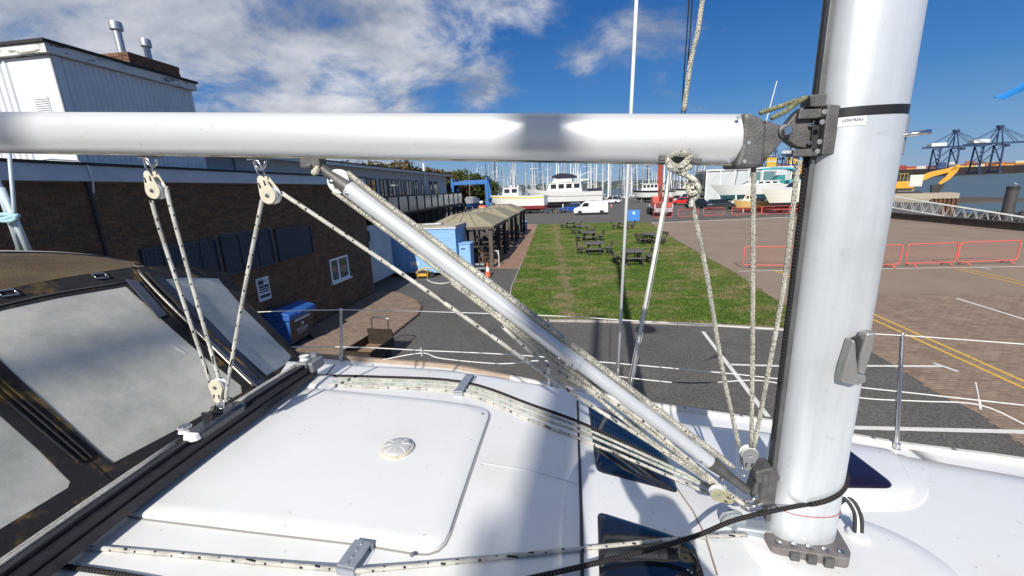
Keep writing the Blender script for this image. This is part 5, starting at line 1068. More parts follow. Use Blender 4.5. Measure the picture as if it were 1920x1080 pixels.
# pier with sheet piling
pd = 74; pa, pb = dp(1698, 366, pd), dp(1800, 357, pd - 4); pr = thing('sheet_pile_pier', 'short pier of rusty sheet piles with a concrete cap', 'pier', (pa.x, pa.y, -4), math.atan2(pb.y - pa.y, pb.x - pa.x)); Lp = (pb - pa).length; zt = pa.z + 4.2
M_rust = mat('sheet_pile_rust', (.16, .075, .045), .85, c2=(.09, .045, .03), scale=1.2, stretch=(1, 1, .3))
m = MB(); m.b2((-2, -.3, zt - .9), (Lp, 6, zt)); m.build('concrete_cap', mat('pier_concrete', (.42, .37, .28), .9, c2=(.34, .30, .23), scale=.8), pr, bevel=.06)
m = MB(); m.loft([[(-2.2, -.6, zt - 2.6), (Lp * .3, -.6, zt - 2.6), (Lp * .3, 0, zt - 2.6), (-2.2, 0, zt - 2.6)], [(-2.2, -.6, zt - .901), (Lp * .5, -.6, zt - .901), (Lp * .5, 0, zt - .901), (-2.2, 0, zt - .901)]]); m.build('concrete_block', mat('pier_concrete2', (.36, .31, .22), .9, c2=(.28, .25, .19), scale=.6), pr, bevel=.08)
for i in range(22):
    x = Lp * .15 + i * (Lp * .85 / 22); w = Lp * .85 / 22; m = MB(); m.b2((x + .02, -.25 if i % 2 else -.02, 0), (x + w - .01, .3, zt - .91)); m.build('sheet_pile', M_rust, pr)
m = MB(); m.b2((-6, .31, 0), (Lp - .1, 5.8, zt - .92)); m.build('pier_core', M_rust, pr)
# excavator
ep = dp(1694, 372, 78); ex_ = thing('excavator', 'yellow excavator with its arm reaching out over the pier', 'excavator', (ep.x, ep.y, 0)); rb_ = math.atan2(pb.y - pa.y, pb.x - pa.x); ex_.rotation_euler = (0, 0, rb_); M_ey = mat('excavator_yellow', (.72, .36, .03), .45, c2=(.62, .31, .03), scale=2)
def el(px, py):
    d = ray(px, py); u = Vector((math.cos(rb_), math.sin(rb_), 0)); n = Vector((-u.y, u.x, 0)); b0 = Vector((ep.x, ep.y, 0)); p = CAM + d * ((b0 - CAM).dot(n) / d.dot(n)) - b0; return Vector((p.dot(u), 0, p.z))
m = MB(); m.b2((-3.2, -1.4, 1.6), (1.0, 1.4, 2.9)); hs = m.build('house', M_ey, ex_, bevel=.1); m = MB(); m.b2((.2, -1.5, 1.9), (2.0, -.2, 4.0)); cbx = m.build('cab', mat('cab_cover_white', (.6, .6, .55), .8), ex_, bevel=.1)
m = MB(); m.b2((-3.0, -1.2, 2.9), (-.2, 1.2, 3.7)); m.build('engine_cover', M_black, ex_, bevel=.1)
for i in range(7): m = MB(); m.tube([(-3.1 + i * .5, -1.3, 3.0), (-3.1 + i * .5, -1.3, 4.3)], .035, 5); m.build('guard_rail', mat('rail_yellow', (.6, .5, .1), .5), hs)
m = MB(); m.tube([(-3.1, -1.3, 4.3), (-.1, -1.3, 4.3)], .04, 6); m.build('guard_rail', mat('rail_yellow', (.6, .5, .1)), hs)
def limb(pts, ws, name, par):
    m = MB(); rings = []
    for i, p in enumerate(pts):
        a = pts[max(i - 1, 0)]; b = pts[min(i + 1, len(pts) - 1)]; dd = (b - a).normalized(); nn = Vector((-dd.z, 0, dd.x)); w = ws[i] / 2; rings.append([p + nn * w + Vector((0, -.35, 0)), p - nn * w + Vector((0, -.35, 0)), p - nn * w + Vector((0, .35, 0)), p + nn * w + Vector((0, .35, 0))])
    m.loft(rings); return m.build(name, M_ey, par, bevel=.04)
bm_ = limb([el(1706, 352), el(1724, 336), el(1745, 327), el(1775, 320), el(1795, 314)], [.6, 1.05, .95, .75, .5], 'boom_arm', ex_)
dm_ = limb([el(1797, 309), el(1789, 319), el(1776, 334), el(1760, 345)], [.5, .95, .75, .45], 'dipper_arm', ex_)
m = MB(); m.tube([el(1718, 352), el(1742, 329)], .14, 8); m.build('ram', M_steel, bm_); m = MB(); m.tube([el(1750, 322), el(1786, 311)], .12, 8); m.build('ram', M_black, bm_)
q = el(1757, 352); m = MB(); m.loft([[q + Vector((-.9, -.7, .5)), q + Vector((.8, -.7, .6)), q + Vector((.8, .7, .6)), q + Vector((-.9, .7, .5))], [q + Vector((-.7, -.7, -.9)), q + Vector((.2, -.7, -1.1)), q + Vector((.2, .7, -1.1)), q + Vector((-.7, .7, -.9))]]); m.build('bucket', M_black, dm_)
for s in (-1, 1): m = MB(); m.prism(rounded([Vector(p) for p in ((-2.8, 0), (2.2, 0), (2.5, .6), (2.0, 1.05), (-2.6, 1.05), (-3.1, .6))], .4), s * 1.5, s * .8, lambda a, b, dd: (a, dd, b + .0)); m.build('crawler_track', M_black, ex_)
m = MB(); m.b2((-1.2, -.8, .5), (1.2, .8, 1.6)); m.build('undercarriage', M_grey, ex_)
wb = thing('work_barge', 'low dark barge deck carrying the excavator', 'barge', (ep.x, ep.y, -3.4), rb_); m = MB(); m.loft([[(-14, -4, 0), (4, -4, 0), (4, 6, 0), (-14, 6, 0)], [(-14.5, -4.2, 3.38), (5, -4.2, 3.38), (5, 6.2, 3.38), (-14.5, 6.2, 3.38)]]); m.build('hull', mat('barge_dark', (.05, .045, .04), .9, c2=(.09, .075, .06), scale=.8), wb)
# mud bank and rock armour
m = MB(); rs = random.Random(8); a, b = dp(1795, 401, 62), dp(1990, 398, 62)
for i in range(170):
    c = a.lerp(b, rs.random()) + Vector((rs.uniform(-1, 1), rs.uniform(-2.5, 2.5), 0)); c.z = -3.1 + rs.uniform(0, .9); r = rs.uniform(.3, .75); vs = []
    for z_, k_ in ((-.6, .6), (0, 1), (.55, .55)):
        for j in range(6): an = j * 1.047 + rs.uniform(-.2, .2); vs.append(c + Vector((math.cos(an) * r * k_ * rs.uniform(.8, 1.2), math.sin(an) * r * k_ * rs.uniform(.8, 1.2), z_ * r)))
    m.add(vs, [(k_ * 6 + j, k_ * 6 + (j + 1) % 6, (k_ + 1) * 6 + (j + 1) % 6, (k_ + 1) * 6 + j) for k_ in (0, 1) for j in range(6)] + [(12, 13, 14, 15, 16, 17)])
o = m.build('rock_armour', mat('wet_rock', (.035, .032, .03), .8, c2=(.06, .055, .05), scale=2)); tag(o, 'dark boulders of the breakwater at the water edge', 'rocks', kind='stuff')
mb = dp(1770, 352, 110); o = MB(); o.lathe([(16, -.1), (12, .35), (5, .6), (.5, .65)], 24, (mb.x + 3, mb.y, -3.2)); o = o.build('mud_bank', mat('mud', (.06, .05, .04), .9, c2=(.09, .075, .06), scale=.6), smooth=True); o.scale = (1, 1, 1); tag(o, kind='structure')
# blue streamer
def streamer():
    pts = [dp(1866, 182, 2.6), dp(1884, 180, 2.6), dp(1902, 172, 2.62), dp(1920, 161, 2.65), dp(1960, 148, 2.7), dp(2010, 140, 2.75)]; ws = [.006, .022, .020, .03, .035, .035]; m = MB()
    for p, w in zip(pts, ws): m.v += [tuple(p + Vector((0, .0, w))), tuple(p + Vector((.0, .012, 0))), tuple(p - Vector((0, 0, w)))]
    for i in range(len(pts) - 1):
        for j in (0, 1): a = i * 3 + j; m.f.append((a, a + 1, a + 4, a + 3))
    o = m.build('streamer', mat('blue_nylon', (.02, .22, .62), .55), smooth=True); o.modifiers.new('thick', 'SOLIDIFY').thickness = .002; tag(o, 'bright blue fluttering cloth strip at the upper right edge', 'streamer')
streamer()
# ------------------------------------------------------------------ the yacht we stand on
BO = yp(1505, 1015, 1.344)                                # mast foot
def bl(p): p = Vector(p) - BO; return Vector((p.dot(UX), p.dot(UY), p.z))
CB = bl(CAM)
def _rb(px, py): d = ray(px, py); return Vector((d.dot(UX), d.dot(UY), d.z))
def bp(px, py, y=0.0): d = _rb(px, py); return CB + d * ((y - CB.y) / d.y)
def bz(px, py, z): d = _rb(px, py); return CB + d * ((z - CB.z) / d.z)
def bxp(px, py, x): d = _rb(px, py); return CB + d * ((x - CB.x) / d.x)
def table(pts, w=.3):
    xs = np.arange(-8, 8, .02); v = np.interp(xs, [p[0] for p in pts], [p[1] for p in pts]); k = int(w / .02); ker = np.hanning(k + 2); ker /= ker.sum()
    v = np.convolve(np.pad(v, k, mode='edge'), ker, mode='same')[k:-k]
    return lambda x: float(np.interp(x, xs, v))
zc = table([(-8, .39), (-3.2, .355), (-1.6, .315), (-1.2, .28), (-.87, .235), (-.5, .125), (-.22, .015), (.35, -.02), (1.5, -.10), (3, -.25), (5, -.42)], .3)
wr = table([(-8, .95), (-3, .94), (-1.7, .90), (-1, .80), (0, .80), (1, .6), (2.5, .3), (5, .1)], .8)
dw = table([(-8, .26), (-1.2, .26), (-.6, .45), (0, .8), (1, .95), (2.5, .9), (5, .5)], .8)
RAILP = [bp(560, 661, 2.0), bp(850, 683, 2.05), bp(1200, 752, 1.97), bp(1480, 792, 1.8), bp(1677, 828, 1.62), bp(1920, 858, 1.42)]
RAILP = [Vector((-6.6, 1.5, RAILP[0].z + .3)), Vector((-5, 1.85, RAILP[0].z + .14))] + RAILP + [Vector((3.6, .95, RAILP[-1].z - .06)), Vector((4.7, .35, RAILP[-1].z - .10)), Vector((5.2, .0, RAILP[-1].z - .12))]
ye = table([(p.x, p.y) for p in RAILP], .5); ze = table([(p.x, p.z - .035) for p in RAILP], .5)
def sstep(t): t = min(1, max(0, t)); return t * t * (3 - 2 * t)
def surf(x, y):
    a = abs(y); t = sstep((a - wr(x)) / dw(x)); top = zc(x) - .04 * a * a; return top * (1 - t) + (ze(x) + .01) * t
def dk(px, py, off=0.0):
    d = _rb(px, py); t = 0.3
    for i in range(900):
        p = CB + d * t
        if p.z - off < surf(p.x, p.y): break
        t += .01
    lo, hi = t - .01, t
    for i in range(18):
        m_ = (lo + hi) / 2; p = CB + d * m_
        if p.z - off < surf(p.x, p.y): hi = m_
        else: lo = m_
    return CB + d * hi
def bthing(name, label, cat, base=(0, 0, 0), group=None): return thing(name, label, cat, BO + UX * base[0] + UY * base[1] + Vector((0, 0, base[2])), A8, group)
M_gel = mat('white_gelcoat', (.76, .765, .755), .34, c2=(.715, .72, .71), scale=1.6, coat=.15, mixp=(.3, .8))
def specks(m_, scale, lo, hi, tint):
    nt = m_.node_tree; N = nt.nodes; L = nt.links; b = N['Principled BSDF']; src = b.inputs['Base Color'].links[0].from_socket; tc = N.new('ShaderNodeTexCoord'); n = N.new('ShaderNodeTexNoise'); n.inputs['Scale'].default_value = scale; n.inputs['Detail'].default_value = 3; L.new(tc.outputs['Object'], n.inputs['Vector'])
    r = N.new('ShaderNodeMapRange'); r.inputs['From Min'].default_value = lo; r.inputs['From Max'].default_value = hi; L.new(n.outputs['Fac'], r.inputs['Value']); mx = N.new('ShaderNodeMix'); mx.data_type = 'RGBA'; mx.blend_type = 'MULTIPLY'; L.new(r.outputs[0], mx.inputs['Factor']); L.new(src, mx.inputs['A']); mx.inputs['B'].default_value = (*tint, 1); L.new(mx.outputs['Result'], b.inputs['Base Color'])
specks(M_gel, 38, .70, .76, (.62, .58, .5)); specks(M_gel, 2.2, .55, .8, (.93, .915, .87))
M_seam = mat('seam_sealant', (.05, .05, .055), .7)
yacht = bthing('sailing_yacht', 'white sailing yacht deck filling the foreground', 'yacht')
def deck_mesh():
    m = MB(); xs = list(np.arange(-6.5, -3.2, .2)) + list(np.arange(-3.2, 1.6, .05)) + list(np.arange(1.6, 5.19, .15)); J = 56; n = 2 * J + 1
    for x in xs:
        e = max(ye(x), .02)
        for j in range(-J, J + 1): y = e * j / J; m.v.append((x, y, surf(x, y)))
    for i in range(len(xs) - 1):
        for j in range(n - 1): m.f.append((i * n + j, i * n + j + 1, (i + 1) * n + j + 1, (i + 1) * n + j))
    m.build('deck', M_gel, yacht, smooth=True, fix=False)
deck_mesh()
def hull_mesh():
    m = MB(); rings = []
    for x in np.arange(-6.5, 5.2, .25):
        e = max(ye(x), .02); z = ze(x) - .002; k = max(0, 1 - ((x + .6) / 5.9) ** 2); bot = z - .75 - .75 * k
        pts = []
        for s in (1, -1):
            seq = [(e, z), (e * 1.0, z - .3), (e * .93, z - .75), (e * .62, bot + .18), (e * .05, bot)]
            seq = seq if s == 1 else seq[::-1]
            pts += [(x, s * a, b) for a, b in seq]
        rings.append(pts)
    m.loft(rings, closed=False); m.build('hull', M_gel, yacht, smooth=50)
    m = MB(); g = -BO.z
    m.loft([[(-1.2, -.06, -1.6), (.6, -.06, -1.6), (.6, .06, -1.6), (-1.2, .06, -1.6)], [(-1.3, -.13, g), (.4, -.13, g), (.4, .13, g), (-1.3, .13, g)]]); m.build('keel', mat('antifoul_blue', (.03, .06, .15), .8), yacht)
hull_mesh()
def ring_patch(poly, h, off=.0, rings=7, edge=.012, centre=None):     # a panel that lies on the deck, h thick
    P = [Vector((p[0], p[1])) for p in poly]; n = len(P); c = sum(P, Vector((0, 0))) / n; m = MB()
    def put(q, o): m.v.append((q.x, q.y, surf(q.x, q.y) + off + o))
    for q in P: put(q, -.004)
    for q in P: put(q, h - edge * .5)
    for q in P: d = (c - q); put(q + d.normalized() * edge, h)
    for k in range(1, rings):
        for q in P: qq = q + (c - q).normalized() * edge; put(qq.lerp(c, k / rings), h)
    put(c, h)
    R_ = rings + 2
    for k in range(R_ - 1):
        for i in range(n): j = (i + 1) % n; m.f.append((k * n + i, k * n + j, (k + 1) * n + j, (k + 1) * n + i))
    for i in range(n): m.f.append(((R_ - 1) * n + i, (R_ - 1) * n + (i + 1) % n, R_ * n))
    return m
def ribbon(pts, w, h=.003, off=.001):                                # a strip that follows the deck
    P = [Vector((p[0], p[1])) for p in pts]; out = []
    for a, b in zip(P[:-1], P[1:]):
        k = max(1, int((b - a).length / .05)); out += [a.lerp(b, i / k) for i in range(k)]
    out.append(P[-1]); m = MB()
    for i, p in enumerate(out):
        d = (out[min(i + 1, len(out) - 1)] - out[max(i - 1, 0)]).normalized(); s = Vector((-d.y, d.x)) * w / 2
        for q, z in ((p - s, off - .004), (p - s * .8, off + h), (p + s * .8, off + h), (p + s, off - .004)): m.v.append((q.x, q.y, surf(q.x, q.y) + z))
    for i in range(len(out) - 1):
        for j in range(3): a = i * 4 + j; m.f.append((a, a + 1, a + 5, a + 4))
    return m
def dense(poly, step=.06):
    out = []
    for i in range(len(poly)):
        a = Vector(poly[i]); b = Vector(poly[(i + 1) % len(poly)]); k = max(1, int((b - a).length / step)); out += [a.lerp(b, j / k) for j in range(k)]
    return out
def xy(p): return Vector((p.x, p.y))
def dkpoly(pts, r=.06): return dense(rounded([xy(dk(*p)) for p in pts], r))
# sliding hatch garage
HP = dkpoly(((566, 729), (922, 769), (828, 1046), (216, 966)), .09)
hatch = ring_patch(HP, .018, 0, 9, .012).build('hatch_cover', M_gel, yacht, smooth=50)
for q in ((905, 776), (773, 1040), (242, 958)):
    p = dk(*q, .018); m = MB(); m.lathe([(.008, -.002), (.008, .003), (.004, .005)], 10, p); m.build('screw_head', M_grey, hatch)
cx_ = sum((Vector((p.x, p.y)) for p in HP), Vector((0, 0))) / len(HP)
ribbon([p + (p - cx_).normalized() * .006 for p in HP] + [HP[0] + (HP[0] - cx_).normalized() * .006], .008, .001).build('hatch_gasket', mat('gasket_grey', (.3, .29, .27), .7), hatch)
# solar vent dome
vp = dk(745, 842, .018); vent_t = bthing('vent_dome', 'round translucent white ventilator dome on the hatch cover', 'vent', vp); vent_t.scale = (.76, .76, .8)
m = MB(); m.lathe([(.092, -.006), (.094, .008), (.086, .013)], 32); m.build('vent_base', mat('vent_base_cream', (.62, .58, .47), .5, c2=(.4, .33, .2), scale=30, mixp=(.5, .75)), vent_t, smooth=35)
m = MB(); m.lathe([(.083, .012), (.08, .020), (.066, .027), (.04, .031), (.002, .032)], 32); m.build('vent_lid', mat('vent_plastic', (.5, .5, .5), .35, c2=(.42, .42, .42), scale=9, coat=.2), vent_t, smooth=60)
for i in range(8):
    a = i * math.pi / 4 + .2; c_, s_ = math.cos(a), math.sin(a); m = MB(); m.tube([(.03 * c_, .03 * s_, .0315), (.066 * c_, .066 * s_, .0270), (.08 * c_, .08 * s_, .0202), (.084 * c_, .084 * s_, .013)], .0022, 6); m.build('vent_rib', M_white, vent_t)
# joints in the moulding
ribbon([xy(dk(1083, 752)), xy(dk(1086, 850)), xy(dk(1090, 960)), xy(dk(1092, 1100))], .013).build('deck_seam', M_seam, yacht)
ribbon([xy(dk(905, 868)), xy(dk(990, 882)), xy(dk(1082, 908))], .006, .0015).build('deck_seam', mat('faint_seam', (.55, .56, .58), .5), yacht)
ribbon([xy(dk(562, 737)), xy(dk(600, 718)), xy(dk(700, 683))], .008, .0015).build('deck_seam', M_seam, yacht)
ribbon([xy(dk(1258, 900)), xy(dk(1300, 960)), xy(dk(1322, 1004)), xy(dk(1345, 1080))], .008, .002).build('deck_seam', mat('brown_seam', (.3, .2, .16), .7), yacht)
# forward cabin windows
M_deckglass = mat('tinted_deck_window', (.010, .013, .022), .05, spec=.7, coat=.3)
for pts in (((1102, 757), (1188, 790), (1252, 860), (1272, 926), (1118, 884)), ((1120, 960), (1300, 1018), (1330, 1110), (1124, 1100))):
    w = ring_patch(dkpoly(pts, .03), .006, 0, 6, .006).build('deck_window', M_deckglass, yacht, smooth=40)
HW = dkpoly(((1480, 800), (1590, 836), (1686, 913), (1690, 925), (1440, 922)), .05)
w = ring_patch(dkpoly(((1460, 795), (1596, 832), (1716, 920), (1700, 941), (1420, 940)), .08), .028, 0, 6, .02).build('hatch_frame', M_gel, yacht, smooth=60)
ring_patch(dense(rounded([xy(dk(*p, .028)) for p in ((1480, 806), (1588, 842), (1674, 908), (1668, 916), (1450, 914))], .04)), .033, 0, 5, .006).build('hatch_glass', mat('purple_tinted_window', (.014, .009, .022), .08, spec=.6), w, smooth=40)
ring_patch(dkpoly(((1380, 812), (1610, 828), (1748, 922), (1720, 958), (1380, 962)), .12), .007, 0, 5, .01).build('hatch_plinth', M_gel, yacht, smooth=60)
# mast step plinth
ring_patch([Vector((.12 + .38 * math.cos(a), -.06 + .27 * math.sin(a))) for a in np.linspace(0, 2 * math.pi, 40, endpoint=False)], .02, 0, 5, .05).build('mast_plinth', M_gel, yacht, smooth=60)
# toe rail
def toe_rail(side):
    for i in range(26):
        m = MB(); x0 = -6.3 + i * .44; x1 = x0 + .438; rings = []
        for x in np.linspace(x0, min(x1, 5.15), 5):
            e = ye(x); z = ze(x)
            rings.append([(x, side * (e + .012), z - .02), (x, side * (e + .004), z + .04), (x, side * (e - .03), z + .04), (x, side * (e - .05), z - .01)])
        m.loft(rings); r = m.build('toe_rail', mat('rail_teak', (.38, .29, .22), .8, c2=(.3, .225, .17), scale=8) if i < 11 and side > 0 else mat('rail_cream', (.66, .64, .60), .5, c2=(.55, .52, .47), scale=10), yacht, smooth=30)
        if side > 0 and 12 < i < 20:
            xm = (x0 + x1) / 2; m = MB(); d = Vector((0, 0, 1)); m.lathe([(.016, 0), (.016, .002)], 12, (xm, ye(xm) - .013, ze(xm) + .039)); m.build('rail_screw', M_grey, r)
toe_rail(1); toe_rail(-1)
# stanchions
STN = []
for (tx, ty, bx_, by_, yy) in ((640, 580, 643, 672, 2.0), (1027, 592, 1030, 712, 1.98), (1690, 627, 1677, 826, 1.60), (2120, 660, 2080, 880, 1.25)):
    b = bp(bx_, by_, yy); t = bp(tx, ty, yy + .03); b = Vector((b.x, yy - .03, ze(b.x) + .0)); t.x = b.x + (t.x - b.x) * .9
    m = MB(); m.tube([b, b.lerp(t, .5), t], [.0145, .0135, .0125], 12); st = m.build('stanchion', M_steel, yacht, smooth=40); STN.append(t)
    m = MB(); m.lathe([(.045, -.005), (.045, .006), (.022, .012), (.02, .05), (.016, .052)], 16, b); m.build('stanchion_base', M_steel, st, smooth=40)
    m = MB(); m.lathe([(.014, -.012), (.016, 0), (.012, .008), (.002, .012)], 12, t); m.build('stanchion_cap', M_steel, st, smooth=40)
def yline(px, py):                                     # a point on the line of stanchions
    y = 2.0
    for i in range(6): p = bp(px, py, y); y = ye(p.x) - .02
    return bp(px, py, y)
M_life = mat('lifeline_white', (.72, .71, .68), .5, c2=(.58, .57, .54), scale=40)
def line(name, pts, r, m, sm=True, n=6):
    q = [yline(*p) for p in pts]; q = smooth_path(q, 5) if sm else q; b = MB(); b.tube(q, r, n); return b.build(name, m, yacht, smooth=True)
line('lifeline', ((380, 590), (640, 581), (1027, 592), (1167, 600), (1470, 618), (1692, 629), (1940, 647)), .0045, M_life)
line('lifeline', ((400, 652), (640, 650.5), (790, 657), (960, 665), (1107, 677), (1343, 698), (1458, 710), (1610, 726), (1940, 762)), .005, M_life)
line('tie_rope', ((640, 683), (708, 676), (790, 662), (827, 672), (939, 682), (1025, 677), (1142, 702), (1193, 710), (1260, 717)), .005, M_life)
line('tie_rope', ((1260, 717), (1300, 718), (1345, 717)), .0056, M_black)
line('tie_rope', ((1345, 717), (1407, 713), (1457, 718), (1606, 745), (1720, 752), (1836, 759), (1925, 798)), .005, M_life)
line('tie_knot', ((1836, 757), (1834, 740), (1829, 717)), .004, M_life); line('tie_knot', ((1836, 750), (1838, 768)), .008, M_life); line('tie_knot', ((1407, 714), (1411, 702), (1416, 690)), .003, M_life); line('tie_knot', ((789, 652), (791, 668)), .006, M_life)

# ------------------------------------------------------------------ rope materials
def rope_mat(name, base, fleck, kind, spacing=.055):
    m = bpy.data.materials.new(name); m.use_nodes = True; nt = m.node_tree; N = nt.nodes; L = nt.links; b = N['Principled BSDF']; b.inputs['Roughness'].default_value = .85; b.inputs['Specular IOR Level'].default_value = .2
    uv = N.new('ShaderNodeUVMap'); sp = N.new('ShaderNodeSeparateXYZ'); L.new(uv.outputs[0], sp.inputs[0]); u, v = sp.outputs[0], sp.outputs[1]
    def mm(op, a, c=0.0, cl=False):
        n = N.new('ShaderNodeMath'); n.operation = op; n.use_clamp = cl
        for i, x in enumerate((a, c)):
            if isinstance(x, (int, float)): n.inputs[i].default_value = x
            else: L.new(x, n.inputs[i])
        return n.outputs[0]
    ph1 = mm('ADD', mm('MULTIPLY', v, 900.0), mm('MULTIPLY', u, 37.7)); ph2 = mm('SUBTRACT', mm('MULTIPLY', v, 900.0), mm('MULTIPLY', u, 37.7))
    braid = mm('MULTIPLY', mm('SINE', ph1), mm('SINE', ph2))
    if kind == 'fleck':
        wob = mm('MULTIPLY', mm('SINE', mm('MULTIPLY', v, 61.0)), mm('SINE', mm('MULTIPLY', v, 23.7))); a = mm('LESS_THAN', mm('FRACT', mm('ADD', mm('DIVIDE', v, spacing), mm('MULTIPLY', wob, .3))), .2); c = mm('LESS_THAN', mm('FRACT', mm('ADD', mm('MULTIPLY', u, 3.0), mm('MULTIPLY', v, 9.0))), .42); fac = mm('MULTIPLY', a, c)
    elif kind == 'speckle':
        cb = N.new('ShaderNodeCombineXYZ'); L.new(mm('MULTIPLY', u, 13.0), cb.inputs[0]); L.new(mm('MULTIPLY', v, 330.0), cb.inputs[1]); vn = N.new('ShaderNodeTexVoronoi'); vn.inputs['Scale'].default_value = 1.0; L.new(cb.outputs[0], vn.inputs['Vector'])
        sc_ = N.new('ShaderNodeSeparateColor'); L.new(vn.outputs['Color'], sc_.inputs[0]); fac = mm('GREATER_THAN', sc_.outputs[0], .70)
    else: fac = mm('MULTIPLY', mm('GREATER_THAN', mm('SINE', mm('ADD', mm('MULTIPLY', v, 520.0), mm('MULTIPLY', u, 6.28))), .82), .6)
    tc = N.new('ShaderNodeTexCoord'); nz = N.new('ShaderNodeTexNoise'); nz.inputs['Scale'].default_value = 14; nz.inputs['Detail'].default_value = 4; L.new(tc.outputs['Object'], nz.inputs['Vector'])
    r = N.new('ShaderNodeValToRGB'); r.color_ramp.elements[0].position = .32; r.color_ramp.elements[1].position = .65; r.color_ramp.elements[0].color = tuple(x * .6 for x in base) + (1,); r.color_ramp.elements[1].color = (*base, 1); L.new(nz.outputs['Fac'], r.inputs[0])
    mx = N.new('ShaderNodeMix'); mx.data_type = 'RGBA'; L.new(fac, mx.inputs['Factor']); L.new(r.outputs[0], mx.inputs['A']); mx.inputs['B'].default_value = (*fleck, 1); L.new(mx.outputs['Result'], b.inputs['Base Color'])
    bp_ = N.new('ShaderNodeBump'); bp_.inputs['Strength'].default_value = .6; bp_.inputs['Distance'].default_value = .002; L.new(braid, bp_.inputs['Height']); L.new(bp_.outputs[0], b.inputs['Normal']); return m
R_fleck = rope_mat('rope_white_black_fleck', (.70, .68, .61), (.02, .02, .022), 'fleck')
R_speck = rope_mat('rope_salt_pepper', (.70, .68, .58), (.15, .145, .12), 'speckle')
R_green = rope_mat('rope_white_green_fleck', (.62, .62, .56), (.10, .33, .25), 'fleck', .04)
R_black = rope_mat('rope_black', (.022, .02, .022), (.16, .14, .13), 'dash')
R_grey = rope_mat('rope_grey_cover', (.62, .61, .58), (.36, .35, .33), 'speckle')
def rope(label, pts, r, m, sm=True, k=5, name='rope', cat='rope', group=None):
    q = smooth_path(pts, k) if sm else [Vector(p) for p in pts]; b = MB(); b.tube(q, r, 10, uv=True); o = b.build(name, m, None, smooth=True, fix=False)
    o.location = BO; o.rotation_euler = (0, 0, A8); return tag(o, label, cat, group)
def lifts(pts): return [bp(*p) for p in pts]              # (px, py, y) triples

# ------------------------------------------------------------------ boom
M_anod = mat('anodised_aluminium', (.70, .71, .71), .40, .4, c2=(.60, .61, .61), scale=3, stretch=(.4, 6, 6), mixp=(.3, .8), bump=.04, bscale=120)
M_mast = mat('mast_aluminium', (.66, .69, .72), .40, .4, c2=(.55, .58, .61), scale=5, stretch=(5, 5, .35), mixp=(.35, .75), bump=.05, bscale=90)
specks(M_anod, 26, .68, .76, (.72, .71, .68)); specks(M_mast, 30, .66, .78, (.86, .86, .85)); specks(M_mast, 3, .5, .7, (.86, .86, .85))
ba = bp(-260, 246.5, 0); bb = bp(1398, 263.5, 0)
boom = bthing('boom', 'silver-white aluminium boom spanning the picture to the mast', 'boom')
def oval(c, hz, hy, n=28, p=2.4):
    out = []
    for i in range(n):
        a = 2 * math.pi * i / n; ca, sa = math.cos(a), math.sin(a); out.append((c[0], c[1] + hy * math.copysign(abs(ca) ** (2 / p), ca), c[2] + hz * math.copysign(abs(sa) ** (2 / p), sa)))
    return out
BH = .079
m = MB(); m.loft([oval(ba.lerp(bb, i / 24), BH, .06) for i in range(25)]); m.build('boom_section', M_anod, boom, smooth=40)
def px_prism(pts, y0, y1, name, mt, parent, bevel=.003, yl=None):
    q = [bp(p[0], p[1], y0 if yl is None else yl) for p in pts]; m = MB(); m.prism([(p.x, p.z) for p in q], y0, y1, lambda a, b, d: (a, d, b)); return m.build(name, mt, parent, bevel=bevel)
m = MB(); m.tube([(p.x, -.022, p.z - BH + .002) for p in [ba.lerp(bb, i / 12) for i in range(13)]], .004, 6); m.build('boom_groove', mat('grime', (.10, .095, .07), .9, c2=(.3, .29, .24), scale=9), boom)
ec = px_prism(((1396, 209), (1430, 220), (1441, 236), (1433, 314), (1378, 316), (1392, 270)), -.064, .064, 'boom_end', M_castal, boom, .012)
px_prism(((1436, 224), (1468, 236), (1480, 246), (1474, 258), (1434, 304), (1430, 285)), -.032, .032, 'boom_toggle', M_castal, boom, .006)
def disc(px, py, y, r, h, name, mt, parent, n=16):       # bolt head facing the camera side
    p = bp(px, py, y); m = MB(); m.lathe([(r, 0), (r, -h * .7), (r * .8, -h)], n, p, axis='Y'); return m.build(name, mt, parent, smooth=35)
disc(1472, 246, -.033, .014, .02, 'bolt', M_steel, boom); disc(1472, 246, -.033, .021, .008, 'washer', M_castal, boom)
for q in ((1384, 220), (1366, 302), (1404, 268), (1396, 303)):
    b = disc(q[0], q[1], -.064, .006, .003, 'screw', M_galv, boom)
# sail track slot strip under the boom and end fittings
m = MB(); a_ = bp(1236, 296, -.06); c_ = bp(1314, 303, -.06); m.bar(a_, c_, .02, .018); m.build('reef_cleat', M_castal, boom, bevel=.003)
m = MB(); p = bp(584, 300, 0); m.b2((p.x - .035, -.024, p.z - .03), (p.x + .045, .024, p.z + .02)); m.build('strut_lug', M_castal, boom, bevel=.006)
for (px, lab) in ((282, 0), (485, 1)):
    p = bp(px, 292, 0); p.z = ba.lerp(bb, (p.x - ba.x) / (bb.x - ba.x)).z - BH; m = MB(); m.b2((p.x - .04, -.015, p.z - .008), (p.x + .04, .015, p.z + .006)); e = m.build('boom_eye', M_grey, boom)
    m = MB(); m.tube([(p.x - .025, 0, p.z), (p.x - .02, 0, p.z - .03), (p.x, 0, p.z - .045), (p.x + .02, 0, p.z - .03), (p.x + .025, 0, p.z)], .006, 8); m.build('boom_bail', M_steel, e, smooth=True)

